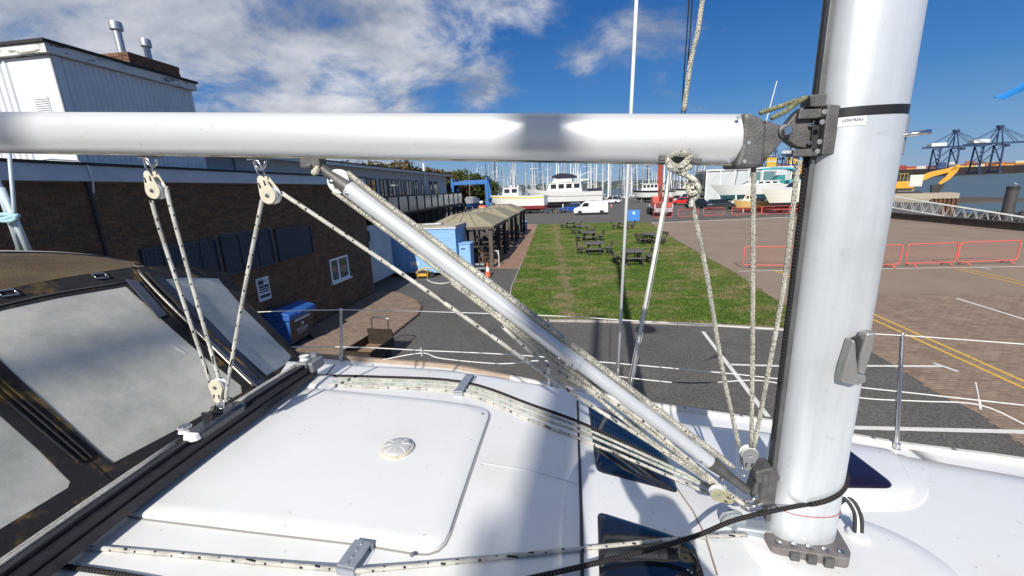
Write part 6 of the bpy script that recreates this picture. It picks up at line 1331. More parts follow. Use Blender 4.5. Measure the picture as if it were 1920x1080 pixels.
# ------------------------------------------------------------------ blocks
M_cream = mat('block_cream', (.62, .58, .46), .5, c2=(.5, .46, .35), scale=20)
M_sheave = mat('sheave_white', (.68, .69, .68), .4)
def pulley(label, px, py, y, r, ang, shackle=True, mt=M_cream, yaw=0.0, reach=0.0):
    c = bp(px, py, y); t = bthing('pulley_block', label, 'pulley', c); t.rotation_euler = (0, 0, A8 + rad(yaw)); R_ = Matrix.Rotation(rad(ang), 3, 'Y')
    def pl(poly, d0, d1, name, mm, bev=.002, par=t):
        m = MB(); m.prism(poly, d0, d1, lambda a, b, d: R_ @ Vector((a, d, b))); return m.build(name, mm, par, bevel=bev)
    shape = [(r * .95 * math.cos(a), r * .95 * math.sin(a)) for a in np.linspace(rad(-200), rad(20), 15)] + [(r * .38, r * 2.0), (r * .1, r * 2.2), (-r * .1, r * 2.2), (-r * .38, r * 2.0)]
    for s in (-1, 1):
        ck = pl(shape, s * r * .42, s * r * .56, 'cheek_plate', mt)
        for hx, hz in ((-.42, 1.25), (.28, 1.3)): pl([(r * (hx - .13), r * (hz - .3)), (r * (hx + .15), r * (hz - .3)), (r * (hx + .13), r * (hz + .25)), (r * (hx - .02), r * (hz + .32))], s * r * .565, s * r * .575, 'cheek_slot', M_black, 0, ck)
        m = MB(); m.lathe([(r * .24, s * r * .56), (r * .24, s * r * .64), (r * .15, s * r * .66)], 14, axis='Y', M=None); m.build('axle_pin', M_steel, t, smooth=35)
    m = MB(); m.lathe([(r, -r * .36), (r * .8, -r * .12), (r * .8, r * .12), (r, r * .36)], 24, axis='Y'); m.build('sheave', M_sheave, t, smooth=50)
    if shackle:
        m = MB(); pts = [R_ @ Vector((x * r, 0, z * r)) for x, z in ((-.3, 2.05), (-.38, 2.5 + reach * .5), (-.3, 3.1 + reach), (0, 3.35 + reach), (.3, 3.1 + reach), (.38, 2.5 + reach * .5), (.3, 2.05))]; m.tube(pts, r * .1, 8); m.build('shackle', M_steel, t, smooth=True)
    return t
pulley('left cream pulley block hanging under the boom', 294, 357, -.02, .034, -8, reach=.35)
pulley('second cream pulley block hanging under the boom, near the strut top', 508, 366, -.02, .034, -17, reach=.65)
LBY = -.02
# ------------------------------------------------------------------ traveller
tr0 = bz(0, 1013, .47); tr1 = bz(607, 672, .47); TX = (tr0.x + tr1.x) / 2; TYF = tr1.y
trav = bthing('mainsheet_traveller', 'black mainsheet traveller track across the deck in front of the spray hood', 'traveller', (TX, 0, 0))
def tz(y): return .465 - .035 * y * y
TYS = list(np.linspace(-1.3, TYF, 14))
M_blackal = mat('black_anodised', (.02, .02, .026), .4, .3, c2=(.035, .035, .045), scale=30)
m = MB(); m.loft([[(-.035, y, tz(y) - .05), (.035, y, tz(y) - .05), (.035, y, tz(y) - .018), (.012, y, tz(y) - .018), (.012, y, tz(y)), (-.012, y, tz(y)), (-.012, y, tz(y) - .018), (-.035, y, tz(y) - .018)] for y in TYS]); m.build('track', M_blackal, trav)
m = MB(); m.loft([[(-.045, y, tz(y) - .088), (.045, y, tz(y) - .088), (.045, y, tz(y) - .0505), (-.045, y, tz(y) - .0505)] for y in TYS]); m.build('track_base', M_blackal, trav)
for y in (TYF - .06, -1.1):
    m = MB(); b0 = surf(TX, y) - .02; m.loft([[(-.16, y - .11, b0), (.2, y - .11, b0), (.2, y + .13, b0), (-.16, y + .13, b0)], [(-.09, y - .07, tz(y) - .1), (.1, y - .07, tz(y) - .1), (.1, y + .09, tz(y) - .1), (-.09, y + .09, tz(y) - .1)]]); m.build('track_support', M_gel, trav, bevel=.03)
m = MB(); m.b2((-.05, TYF - .06, tz(TYF) - .05), (.06, TYF + .06, tz(TYF) + .012)); ee = m.build('track_end', M_grey, trav, bevel=.008)
m = MB(); m.lathe([(.028, -.012), (.022, 0), (.028, .012)], 16, (-.02, TYF - .01, tz(TYF) + .026)); m.build('end_sheave', M_sheave, ee, smooth=40)
m = MB(); m.lathe([(.02, -.01), (.02, .03), (.008, .034)], 12, (.02, TYF + .02, tz(TYF) + .012)); m.build('end_bolt', M_steel, ee, smooth=40)
# car
cy = bz(432, 788, .5).y + .05
car = bthing('traveller_car', 'grey traveller car on the track under the mainsheet block', 'traveller car', (TX, cy, tz(cy)))
m = MB(); m.loft([[(x, y_, z) for x, z in ((-.03 * s, -.016), (.045 * s, -.016), (.045 * s, .012 * s), (.03 * s, .024 * s), (-.02 * s, .024 * s), (-.03 * s, .01 * s))] for y_, s in ((-.125, .55), (-.105, .95), (.11, 1), (.14, .7))]); m.build('car_body', mat('car_grey', (.33, .35, .36), .35, .6, c2=(.26, .27, .28), scale=20), car, bevel=.004)
m = MB(); m.loft([[(x, y_, z) for x, z in ((-.028 * s, -.01), (.046 * s, -.01), (.04 * s, .02 * s), (-.02 * s, .022 * s))] for y_, s in ((-.150, .5), (-.138, .9), (-.122, 1))]); m.build('end_cap', M_white, car, bevel=.004)
m = MB(); m.lathe([(.026, 0), (.021, .01), (.026, .02)], 20, (-.05, -.10, .008)); m.build('control_sheave', M_sheave, car, smooth=40)
m = MB(); m.lathe([(.022, .034), (.018, .038)], 16, (-.05, -.10, -.004)); m.build('sheave_plate', M_steel, car, smooth=40)
for yy in (-.03, .02): m = MB(); m.b2((-.03, yy - .006, .02), (.02, yy + .006, .055)); m.build('car_lug', M_blackal, car, bevel=.003)
m = MB(); m.tube([(-.01, .04, .02), (-.01, .045, .07), (-.01, .07, .085), (-.01, .09, .07), (-.01, .12, .03)], .005, 8); m.build('car_bail', M_steel, car, smooth=True)
def car_pt(dx, dy, dz): return Vector((TX + dx, cy + dy, tz(cy) + dz))
lbp = car_pt(-.005, -.005, .135)
def to_px(b):
    v = (BO + UX * b.x + UY * b.y + Vector((0, 0, b.z))) - CAM; z = v.dot(_f0); return 960 + FPX * v.dot(_R) / z, 540 - FPX * v.dot(_U) / z
lpx = to_px(lbp)
LB = pulley('lower cream pulley block shackled to the traveller car', 410, 723, lbp.y, .034, 180 + 6)
lb = bp(410, 723, lbp.y)
m = MB(); m.tube([lb + Vector((-.012, 0, -.07)) - lb, car_pt(-.01, 0, .05) - lb], .006, 8); m.tube([lb + Vector((.014, 0, -.07)) - lb, car_pt(.015, 0, .05) - lb], .006, 8); m.build('car_shackle', M_steel, LB, smooth=True)
# control lines along the track
for i, (dx, dz, ya, yb, lab) in enumerate(((-.088, -.03, -1.3, cy - .1, 'grey traveller control line on the hood side, left of the car'), (-.056, -.02, -1.3, cy - .15, 'grey traveller control line lying beside the track, left of the car'), (-.075, -.02, cy + .1, TYF - .02, 'grey traveller control line on the hood side, right of the car'), (-.048, -.012, cy + .17, TYF - .02, 'grey traveller control line on top of the track, right of the car'))):
    rope(lab, [(TX + dx, y, tz(y) + dz) for y in np.linspace(ya, yb, 8)], .0075, R_grey, False)
# mainsheet
y0 = -.02
rope('left fall of the mainsheet between boom block and traveller block', [bp(284, 376, y0), bp(300, 432, y0), bp(352, 590, lbp.y * .5), bp(396, 722, lbp.y)], .0075, R_fleck)
rope('middle fall of the mainsheet between boom block and traveller block', [bp(314, 350, y0), bp(318, 380, y0), bp(362, 540, lbp.y * .5), bp(402, 680, lbp.y * .95), bp(410, 708, lbp.y)], .0075, R_fleck)
rope('right fall of the mainsheet from the second boom block to the traveller', [bp(492, 372, y0), bp(488, 392, y0), bp(458, 545, lbp.y * .5), bp(427, 720, lbp.y), bp(424, 752, lbp.y)], .0075, R_fleck)
rope('long mainsheet tail running from the second block down to the mast foot', [bp(528, 362, y0), bp(620, 423, y0), bp(800, 545, y0), bp(950, 650, y0), bp(1080, 742, y0 + .01), bp(1200, 818, y0 + .02), bp(1310, 890, .0), bp(1395, 946, -.02)], .0078, R_fleck)

# ------------------------------------------------------------------ rigid kicker strut
va = bp(587, 303, 0); vb = bp(1400, 918, 0)
kick = bthing('kicker_strut', 'diagonal silver kicker strut from boom underside to mast foot', 'strut')
vd = (vb - va).normalized()
def vpt(px, py): q = bp(px, py, 0); return va + vd * (q - va).dot(vd)
t0, t1, t2, t3 = vpt(655, 352), vpt(1078, 680), vpt(1078, 680), vpt(1330, 868)
M_tube = mat('strut_aluminium', (.68, .70, .72), .34, .35, c2=(.58, .6, .62), scale=4, mixp=(.3, .8))
m = MB(); m.tube([t0, t1], .0315, 28); m.build('outer_tube', M_tube, kick, smooth=40)
m = MB(); m.tube([t1 - vd * .004, t1 + vd * .012], .0335, 28); m.build('collar', M_tube, kick, smooth=40)
m = MB(); m.tube([t1 + vd * .01, t3], .0265, 28); m.build('inner_tube', M_tube, kick, smooth=40)
up_ = vd.cross(Vector((0, 1, 0))).normalized()
def strut_end(a, b, name, r0, r1, r2):
    m = MB(); n = 10; rings = []
    for i in range(n + 1):
        t = i / n; c = a.lerp(b, t); hz = r0 + (r1 - r0) * min(1, t * 1.6); hy = r0 + (r2 - r0) * min(1, t * 1.3)
        rings.append([c + up_ * hz * math.sin(x) + Vector((0, hy * math.cos(x), 0)) for x in np.linspace(0, 2 * math.pi, 20, endpoint=False)])
    m.loft(rings); return m.build(name, M_castal, kick, smooth=50)
e1 = strut_end(t0 + vd * .004, va + vd * .01, 'top_fork', .0315, .018, .018); e2 = strut_end(t3 - vd * .004, vb, 'bottom_fork', .028, .017, .02)
pc = vpt(636, 340)
m = MB(); m.lathe([(.044, -.008), (.038, -.003), (.038, .003), (.044, .008)], 24, pc, axis='Y'); m.build('top_sheave', M_sheave, e1, smooth=40)
def on_strut(px, py, y, r, par, nm='rivet', h=.004):
    p = bp(px, py, y); m = MB(); m.lathe([(r, .004), (r, -h), (r * .6, -h * 1.4)], 12, p, axis='Y'); m.build(nm, M_steel, par, smooth=40)
on_strut(621, 341, -.031, .008, e1); on_strut(650, 363, -.033, .005, kick, h=.002); on_strut(1352, 898, -.022, .008, e2); on_strut(1072, 685, -.033, .005, kick, h=.002); on_strut(1316, 866, -.028, .005, kick, h=.002); on_strut(583, 308, -.02, .006, e1, 'clevis_pin', .012)
m = MB(); q = bp(592, 320, -.026); rs = random.Random(2)
for i in range(5): m.lathe([(.009, -.006), (.012, 0), (.008, .007)], 10, q + Vector((rs.uniform(-.008, .008), 0, rs.uniform(-.007, .007))), axis=('X', 'Y', 'Z')[i % 3])
m.build('stopper_knot', R_speck if False else mat('knot_cream', (.6, .57, .46), .85, c2=(.4, .37, .28), scale=60), e1, smooth=True)
off = up_ if up_.z > 0 else -up_
rope('upper kicker line lying along the top of the strut', [vpt(636, 340) + off * .046 + vd * .01] + [vpt(*p) + off * o + Vector((0, y, 0)) for p, o, y in (((720, 404), .043, -.004), ((900, 540), .042, -.01), ((1080, 680), .041, -.01), ((1240, 800), .042, -.008), ((1330, 868), .04, 0), ((1372, 888), .034, .02))], .0095, R_speck)
rope('upper kicker line beside the first, on the far side of the strut', [vpt(*p) + off * .039 + Vector((0, .018, 0)) for p in ((660, 356), (860, 512), (1080, 680), (1240, 800), (1350, 880))], .008, R_speck)
rope('lower kicker line under the strut from its top fork', [vpt(636, 340) - off * .046, vpt(760, 434) - off * .043, vpt(960, 588) - off * .043, vpt(1100, 694) - off * .046, vpt(1220, 786) - off * .05, vpt(1330, 868) - off * .055, bp(1395, 948, 0)], .008, R_speck)
rope('second lower kicker line just below the strut', [vpt(860, 512) - off * .052, vpt(1000, 618) - off * .056, vpt(1120, 708) - off * .066, vpt(1240, 800) - off * .078, bp(1398, 945, -.01)], .0075, R_speck)
rope('third lower kicker line below the strut, near the deck window', [vpt(960, 588) - off * .07, vpt(1060, 664) - off * .085, bp(1180, 772, 0), bp(1290, 860, -.005), bp(1396, 950, -.015)], .0072, R_fleck)

# ------------------------------------------------------------------ mast
mast = bthing('mast', 'tall silver oval mast on the right with a black band', 'mast')
MA, MW = .119, .080
MC = -.022
def msec(z, a=MA, w=MW, n=40, s=1.0):
    out = []
    for i in range(n):
        t = 2 * math.pi * i / n; ca, sa = math.cos(t), math.sin(t); out.append((s * a * math.copysign(abs(ca) ** .82, ca) + MC, s * w * math.copysign(abs(sa) ** .82, sa), z))
    return out
MTOP = 13.0
m = MB(); m.loft([msec(z) for z in np.linspace(.015, MTOP - 1.5, 40)] + [msec(MTOP, s=.7)]); m.build('mast_section', M_mast, mast, smooth=40)
m = MB(); m.b2((-MA + MC - .014, -.021, .1), (-MA + MC + .018, .021, MTOP - .3)); trk = m.build('sail_track', mat('track_grey', (.16, .165, .17), .5, .5, c2=(.1, .1, .105), scale=9), mast, bevel=.003)
m = MB(); m.b2((-MA + MC - .0165, -.007, .45), (-MA + MC - .0142, .007, MTOP - .3)); m.build('track_groove', M_black, trk)
zb0 = bp(1620, 216, -MW).z; zb1 = bp(1620, 198, -MW).z
m = MB(); m.loft([msec(zb0, s=1.012), msec(zb1, s=1.012)]); m.build('black_band', mat('black_tape', (.012, .012, .013), .45), mast, smooth=40)
zr = bp(1500, 968, -MW).z; m = MB(); m.tube([Vector(p) + Vector((0, 0, .0)) for p in msec(zr, s=1.012)], .0016, 6, close=True); m.build('red_whipping', mat('faded_red', (.42, .11, .11), .8), mast, smooth=True)
zg = bp(1500, 872, -MW).z
# sticker with its word
s0 = bp(1580, 219, -MW * 1.0); s1 = bp(1622, 234, -MW * 1.0)
m = MB(); sz0, sz1 = min(s0.z, s1.z), max(s0.z, s1.z)
def on_mast(x, z, o=.0):                                # starboard skin of the mast
    t = max(-1, min(1, (x - MC) / MA)); ca = abs(t) ** (1 / .82); sa = math.sqrt(max(0, 1 - ca * ca)) ** .82; return Vector((x, -MW * sa - o, z))
xs_ = np.linspace(s0.x, s1.x, 6); m.add([on_mast(x, sz0, .0016) for x in xs_] + [on_mast(x, sz1, .0016) for x in xs_], [(i, i + 1, 7 + i, 6 + i) for i in range(5)]); stick = m.build('sticker', mat('sticker_silver', (.74, .75, .77), .35), mast, fix=False)
xm = (s0.x + s1.x) / 2; pm = on_mast(xm, (sz0 + sz1) / 2 + .003, .0026); sl = math.atan2(on_mast(s1.x, 0).y - on_mast(s0.x, 0).y, s1.x - s0.x)
text('CONTRÔLE', .0098, M_ink, stick, pm, (rad(90), 0, sl))
# folding mast step
fa = [bp(1572, 712, -.09), ]
def mprism(pts, y0, y1, name, mt, parent, bev=.003): return px_prism(pts, y0, y1, name, mt, parent, bev, yl=(y0 + y1) / 2)
M_stepal = mat('step_aluminium', (.36, .36, .355), .45, .6, c2=(.29, .29, .28), scale=25)
st = mprism(((1592, 634), (1598, 636), (1600, 668), (1604, 698), (1618, 700), (1618, 712), (1602, 719), (1570, 712), (1576, 684)), -.118, -.082, 'mast_step', M_stepal, mast, .006)
mprism(((1618, 622), (1636, 620), (1630, 650), (1616, 698), (1603, 696), (1606, 664)), -.125, -.090, 'step_tread', M_stepal, st, .006)
mprism(((1598, 634), (1612, 628), (1610, 660), (1602, 690)), -.1, -.088, 'step_hinge', M_black, st, 0)
# spinnaker ring and its track on the front
rz_ = bp(1722, 250, 0); x_f = MA + MC
m = MB(); m.b2((x_f - .01, -.018, bp(1690, 292, 0).z), (x_f + .014, .018, bp(1700, 218, 0).z)); pt_ = m.build('front_track', M_grey, mast, bevel=.004)
m = MB(); m.tube([Vector((x_f + .036 + .04 * math.cos(a), .034 * math.sin(a), rz_.z - .002 + .004 * math.cos(a))) for a in np.linspace(0, 2 * math.pi, 22, endpoint=False)], .0075, 10, close=True); m.build('steel_ring', M_steel, pt_, smooth=True)
# gooseneck bracket
gb = mprism(((1530, 202), (1557, 204), (1543, 292), (1520, 294)), -.06, .06, 'gooseneck_plate', M_castal, mast, .004)
for q in ((1545, 210), (1541, 229), (1536, 266), (1532, 284)): disc(q[0], q[1], -.062, .0075, .004, 'screw', M_grey, gb)
for s in (-1, 1):
    mprism(((1497, 206), (1540, 204), (1538, 222), (1494, 224)), s * .03 - .008, s * .03 + .008, 'gooseneck_arm', M_castal, gb)
    mprism(((1486, 281), (1536, 278), (1534, 293), (1484, 294)), s * .03 - .008, s * .03 + .008, 'gooseneck_arm', M_castal, gb)
tg = mprism(((1461, 246), (1488, 212), (1500, 202), (1504, 218), (1516, 226), (1512, 280), (1488, 276), (1468, 262)), -.02, .02, 'gooseneck_link', M_castal, gb)
mprism(((1514, 222), (1532, 222), (1528, 282), (1512, 282)), -.028, .028, 'gooseneck_pivot', M_black, gb)
for q in ((1522, 234), (1518, 268)): disc(q[0], q[1], -.03, .006, .004, 'nut', M_steel, gb)
hb = mprism(((1508, 182), (1545, 177), (1548, 190), (1546, 204), (1510, 204)), -.03, .03, 'sheave_box', M_castal, mast, .004)
mprism(((1530, 162), (1546, 158), (1546, 176), (1532, 176)), -.02, .02, 'sail_slide', M_black, mast, .004)
# spreaders, radome and standing rigging higher up
for z in (4.6, 8.6):
    for s in (-1, 1): m = MB(); m.loft([[(-.05 + .0, s * .06, z - .02), (.05, s * .06, z - .02), (.05, s * .06, z + .02), (-.05, s * .06, z + .02)], [(-.25, s * 1.15, z + .12), (-.18, s * 1.15, z + .12), (-.18, s * 1.15, z + .14), (-.25, s * 1.15, z + .14)]]); m.build('spreader', M_mast, mast)
m = MB(); m.lathe([(.25, 4.62), (.3, 4.66), (.3, 4.76), (.2, 4.88), (.02, 4.9)], 24, (.48, 0, 0)); rd = m.build('radome', M_white, mast, smooth=40)
m = MB(); m.b2((.14, -.06, 4.56), (.6, .06, 4.61)); m.build('radome_bracket', M_white, rd)
m = MB(); m.tube([(.0, 0, MTOP), (.0, 0, MTOP + .5)], .008, 6); m.box((.0, 0, MTOP + .52), (.3, .02, .05)); m.build('wind_vane', M_black, mast)
# foot casting and lower bracket
m = MB(); FP = [xy(bz(*p, .058)) for p in ((1432, 998), (1447, 1027), (1593, 1049), (1596, 1036), (1563, 980), (1455, 962))]; m.prism(rounded([Vector(p) for p in FP], .02), -.03, .062, lambda a, b, d: (a, b, d)); ft = m.build('mast_foot', mat('foot_casting', (.24, .22, .21), .55, .4, c2=(.17, .155, .15), scale=22, bump=.2, bscale=120), mast, bevel=.004)
for i in range(5): m = MB(); m.lathe([(.011, 0), (.011, .006), (.006, .009)], 10, (*FP[1].lerp(FP[2], .08 + .21 * i).lerp(FP[4].lerp(FP[5], .9 - .2 * i), .12), .062)); m.build('foot_bolt', M_steel, ft, smooth=35)
for i in range(3): m = MB(); q_ = FP[1].lerp(FP[2], .3 + .22 * i); m.b2((q_.x - .016, q_.y - .014, -.02), (q_.x + .016, q_.y + .012, .056)); m.build('foot_lug', M_castal, ft, bevel=.003)
vbk = mprism(((1416, 880), (1452, 872), (1456, 905), (1448, 935), (1412, 940), (1404, 915)), -.03, .03, 'kicker_bracket', M_castal, mast, .005)
m = MB(); p = bp(1432, 908, -.03); m.tube([p + Vector((0, 0, -.05)), p + Vector((0, 0, .055))], .016, 14); m.build('bracket_pin', M_castal, vbk, smooth=40)
mprism(((1408, 874), (1440, 866), (1456, 884), (1450, 894), (1412, 896)), -.04, .03, 'bracket_cap', M_castal, vbk, .006)

# shrouds
SH = 'standing rigging wires'
def shroud(label, pts, y, r, m, cat='shroud'):
    b = MB(); q = [bp(p[0], p[1], y) for p in pts]; d = (q[-1] - q[0])
    b.tube(q, r, 10); o = b.build('shroud', m, None, smooth=True); o.location = BO; o.rotation_euler = (0, 0, A8); return tag(o, label, cat)
M_pvc = mat('white_plastic_tube', (.74, .74, .72), .45, c2=(.66, .66, .63), scale=6)
def shroud_wire(label, p_lo, p_hi, y_lo, top, cover):
    lo = bp(*p_lo, y_lo); hi = bp(*p_hi, y_lo - .12); d = (hi - lo).normalized(); t = thing('shroud', label, 'shroud', BO, A8)
    m = MB(); m.tube([lo, lo + d * 9], .0035, 8); m.build('wire', M_steel, t, smooth=True)
    m = MB(); m.tube([lo + d * .12, lo + d * cover], .012, 10); m.build('wire_cover', M_pvc, t, smooth=True)
    m = MB(); m.tube([lo - d * .02, lo + d * .11], .008, 10); m.build('rigging_screw', M_grey, t, smooth=True); return t
shroud_wire('thin upright white shroud cover rising behind the boom, left of the other', (1158, 712), (1183, 208), 1.72, 9, 4.0)
shroud_wire('thicker slanting white shroud cover right of the thin upright one', (1181, 728), (1258, 315), 1.70, 9, 1.9)
for i, (a, b) in enumerate((((1186, 722), (1262, 315)), ((1176, 726), (1254, 315)))):
    rope(('thin cord beside the slanting shroud, on its right', 'thin cord beside the slanting shroud, on its left')[i], [bp(a[0], a[1], 1.68), bp((a[0] + b[0]) / 2, (a[1] + b[1]) / 2 + 8, 1.63), bp(b[0], b[1], 1.58)], .0028, R_grey)
rope('twisted dark and white rope hanging above the boom', [bp(1282, 208, .9), bp(1290, 150, .9), bp(1296, 110, .9), bp(1308, 60, .9), bp(1314, 20, .9), bp(1322, -30, .9)], .012, R_speck)
for i, x in enumerate((1272, 1278)):
    rope(('left thin black wire rising from behind the boom', 'right thin black wire rising from behind the boom')[i], [bp(x, 320, 1.2), bp(x + 12, 120, 1.2), bp(x + 21, -30, 1.2), bp(x + 48, -700, 1.2)], .0035, R_black)

# lines near the mast
YK = -.075
rope('knotted speckled line hanging from the boom cleat to the deck block', [bp(1296, 372, YK), bp(1302, 400, YK), bp(1326, 520, YK * .8), bp(1356, 700, YK * .6), bp(1386, 838, YK * .5)], .0074, R_speck)
def knot():
    p = [(1250, 300), (1262, 290), (1280, 287), (1292, 292), (1290, 302), (1276, 312), (1262, 310), (1252, 300), (1256, 314), (1268, 322), (1284, 328), (1300, 336), (1308, 348), (1304, 360), (1294, 362), (1290, 350), (1298, 342), (1310, 350), (1308, 366), (1298, 376), (1296, 388)]
    rope('grey speckled knot tied round the cleat on the boom', [bp(x, y, -.072 - .012 * (i % 3)) for i, (x, y) in enumerate(p)], .0085, R_speck, name='rope_knot', cat='knot')
    rope('short loop of the knot crossing the boom cleat', [bp(x, y, -.085) for x, y in ((1296, 290), (1284, 304), (1270, 316), (1282, 318), (1296, 312))], .008, R_speck, name='rope_knot', cat='knot')
knot()
rope('upright speckled line hanging straight down from the boom end', [bp(1413, 312, -.03), bp(1412, 450, -.03), bp(1411, 650, -.03), bp(1409, 838, -.03)], .0074, R_speck)
rope('speckled line close along the mast down to the deck block', [bp(1500, 300, -.03), bp(1492, 345, -.03), bp(1468, 545, -.03), bp(1437, 715, -.035), bp(1414, 838, -.04)], .0076, R_speck)
rope('black line hanging along the back of the mast', [bp(1513, 292, -.0), bp(1500, 420, 0), bp(1487, 540, 0), bp(1473, 640, 0), bp(1464, 720, 0)], .010, R_black)
for i, p in enumerate((((1425, 212), (1462, 200), (1490, 190), (1510, 184)), ((1446, 222), (1474, 208), (1496, 192), (1512, 182)))):
    rope(('upper mossy line from the boom end to the sheave box', 'lower mossy line from the boom end to the sheave box')[i], [bp(x, y, -.015 - .02 * i) for x, y in p], .0075, rope_mat('rope_mossy' + str(i), (.36, .36, .22), (.1, .1, .06), 'speckle') if i == 0 else bpy.data.materials['rope_mossy0'])
pulley('grey pulley block standing on the deck beside the mast foot', 1404, 850, -.03, .030, 186, True, M_grey)
# deck-led lines through the organiser
def deckline(label, pts, r, m, off=None):
    q = [dk(p[0], p[1], (p[2] if len(p) > 2 else .0) + r) for p in pts]; return rope(label, q, r, m)
TEND = (1402, 948)
for lab, ys, r, m in (('black halyard at the back of the bundle on the cabin top', ((575, 704), (700, 706), (868, 716), (1000, 760), (1100, 797), (1250, 868, .05)), .0075, R_black), ('green flecked halyard in the bundle on the cabin top', ((572, 709), (700, 712), (866, 722), (1000, 768), (1100, 805), (1250, 872, .05), (1380, 935, .1)), .0075, R_green), ('white halyard in the bundle on the cabin top', ((568, 714), (700, 719), (864, 729), (1000, 778), (1100, 815), (1250, 880, .05), (1385, 940, .1)), .0075, R_green), ('black flecked front halyard of the bundle on the cabin top', ((564, 719), (700, 726), (862, 736), (1000, 790), (1100, 828), (1230, 882, .04), (1330, 926, .06)), .0078, R_fleck)):
    deckline(lab, ys, r, m)
M_org = mat('organiser_steel', (.42, .45, .49), .35, .6, c2=(.36, .38, .42), scale=15)
def organiser(label, a, b, w, hgt):
    pa, pb = dk(*a), dk(*b); c = (pa + pb) / 2; t = bthing('deck_organiser', label, 'organiser', c); d = pb - pa; ang = math.atan2(d.y, d.x); t.rotation_euler = (0, 0, A8 + ang); l = Vector((d.x, d.y)).length
    m = MB(); m.b2((-l / 2, -w / 2, hgt), (l / 2, w / 2, hgt + .008)); m.build('top_plate', M_org, t, bevel=.003)
    m = MB(); m.b2((-l / 2 - .01, -w / 2 - .006, -.03), (l / 2 + .01, w / 2 + .006, .006)); m.build('base_plate', M_gel, t, bevel=.01)
    for i in range(4):
        x = -l / 2 + l * (i + .5) / 4; m = MB(); m.lathe([(.012, .005), (.009, hgt / 2), (.012, hgt)], 12, (x, 0, 0)); s = m.build('roller', M_sheave, t, smooth=40); m = MB(); m.lathe([(.006, hgt + .008), (.005, hgt + .011)], 10, (x, 0, 0)); m.build('screw', M_steel, s)
    for e in (-1, 1): m = MB(); m.b2((e * l / 2 - .006, -w / 2, .004), (e * l / 2 + .006, w / 2, hgt)); m.build('end_plate', M_org, t, bevel=.002)
organiser('far grey steel organiser holding the rope bundle on the cabin top', (860, 742), (882, 712), .05, .026)
organiser('near grey steel organiser at the bottom edge, on the hatch side', (650, 1082), (684, 1030), .06, .03)
m = MB()
deckline('near white rope leading past the hatch to the mast foot', ((90, 1020), (250, 1033), (450, 1051), (640, 1068, .012), (700, 1068, .012), (900, 1049), (1100, 1028), (1300, 1008), (1400, 1003, .03)), .0075, R_fleck)
deckline('dark rope at the bottom left corner of the deck', ((30, 1052), (120, 1062), (220, 1076), (320, 1094)), .0075, R_black)
rope('black braided rope wrapped round the mast foot', [dk(960, 1092, .01), dk(1100, 1060, .02), dk(1220, 1030, .04), bp(1310, 1003, -.22), bp(1385, 973, -.17)] + [Vector((MC + (MA + .010) * math.cos(a), (MW + .010) * math.sin(a), bp(1455, 945, -.07).z + (bp(1584, 892, -.02).z - bp(1455, 945, -.07).z) * (a + 2.2) / 2.0)) for a in np.linspace(-2.0, .9, 12)], .008, R_black)
# sheave housing and block at the mast foot
fb = bthing('foot_block', 'grey sheave housing lying left of the mast foot', 'block', dk(1405, 990, .0))
m = MB(); m.loft([[(-.09, -.06, .0), (.06, -.075, .0), (.06, .0, 0), (-.09, .0, .0)], [(-.07, -.055, .05), (.06, -.07, .05), (.06, .0, .05), (-.07, .0, .05)]]); m.build('housing', mat('housing_grey', (.36, .39, .42), .45, .4, c2=(.3, .33, .36), scale=12), fb, bevel=.01)
m = MB(); m.lathe([(.048, -.012), (.04, 0), (.048, .012)], 20, (-.075, -.02, .045), axis='Y'); m.build('sheave', mat('housing_grey', (.36, .39, .42)), fb, smooth=40)
pulley('mossy low pulley block lying flat at the end of the halyards', 1345, 924, -.06, .028, 118, False, mat('mossy_block', (.36, .34, .22), .6, c2=(.25, .24, .15), scale=30))
for i, (p, q) in enumerate((((1395, 946), (1432, 940)), ((1398, 940), (1425, 922)), ((1390, 950), (1428, 958)))):
    rope(('steel link left of the kicker bracket', 'upper steel link at the kicker bracket', 'lower steel link at the kicker bracket')[i], [bp(p[0], p[1], -.02), bp((p[0] + q[0]) / 2, (p[1] + q[1]) / 2 + 6, -.05), bp(q[0], q[1], -.02)], .006, M_steel, name='shackle', cat='shackle')
# cable gland and cables forward of the mast
cg = bthing('cable_gland', 'round white deck gland with cables, right of the mast foot', 'cable gland', dk(1606, 1012))
m = MB(); m.lathe([(.045, -.01), (.043, .02), (.034, .035), (.02, .036)], 20); m.build('gland', M_white, cg, smooth=45)
g0 = dk(1606, 1012)
for i, (mt, dx) in enumerate(((M_pvc, 0.0), (M_black, .014), (M_black, -.012))):
    pts = [Vector((dx, 0, .03)), Vector((dx + .0, .02, .09 + .01 * i)), Vector((-.03 + dx, .05, .15)), Vector((-.07, .05, .12 - .03 * i)), bp(1572, 945 + 12 * i, .05) - g0]; m = MB(); m.tube(smooth_path(pts, 5), .007, 8); m.build('cable', mt, cg, smooth=True)
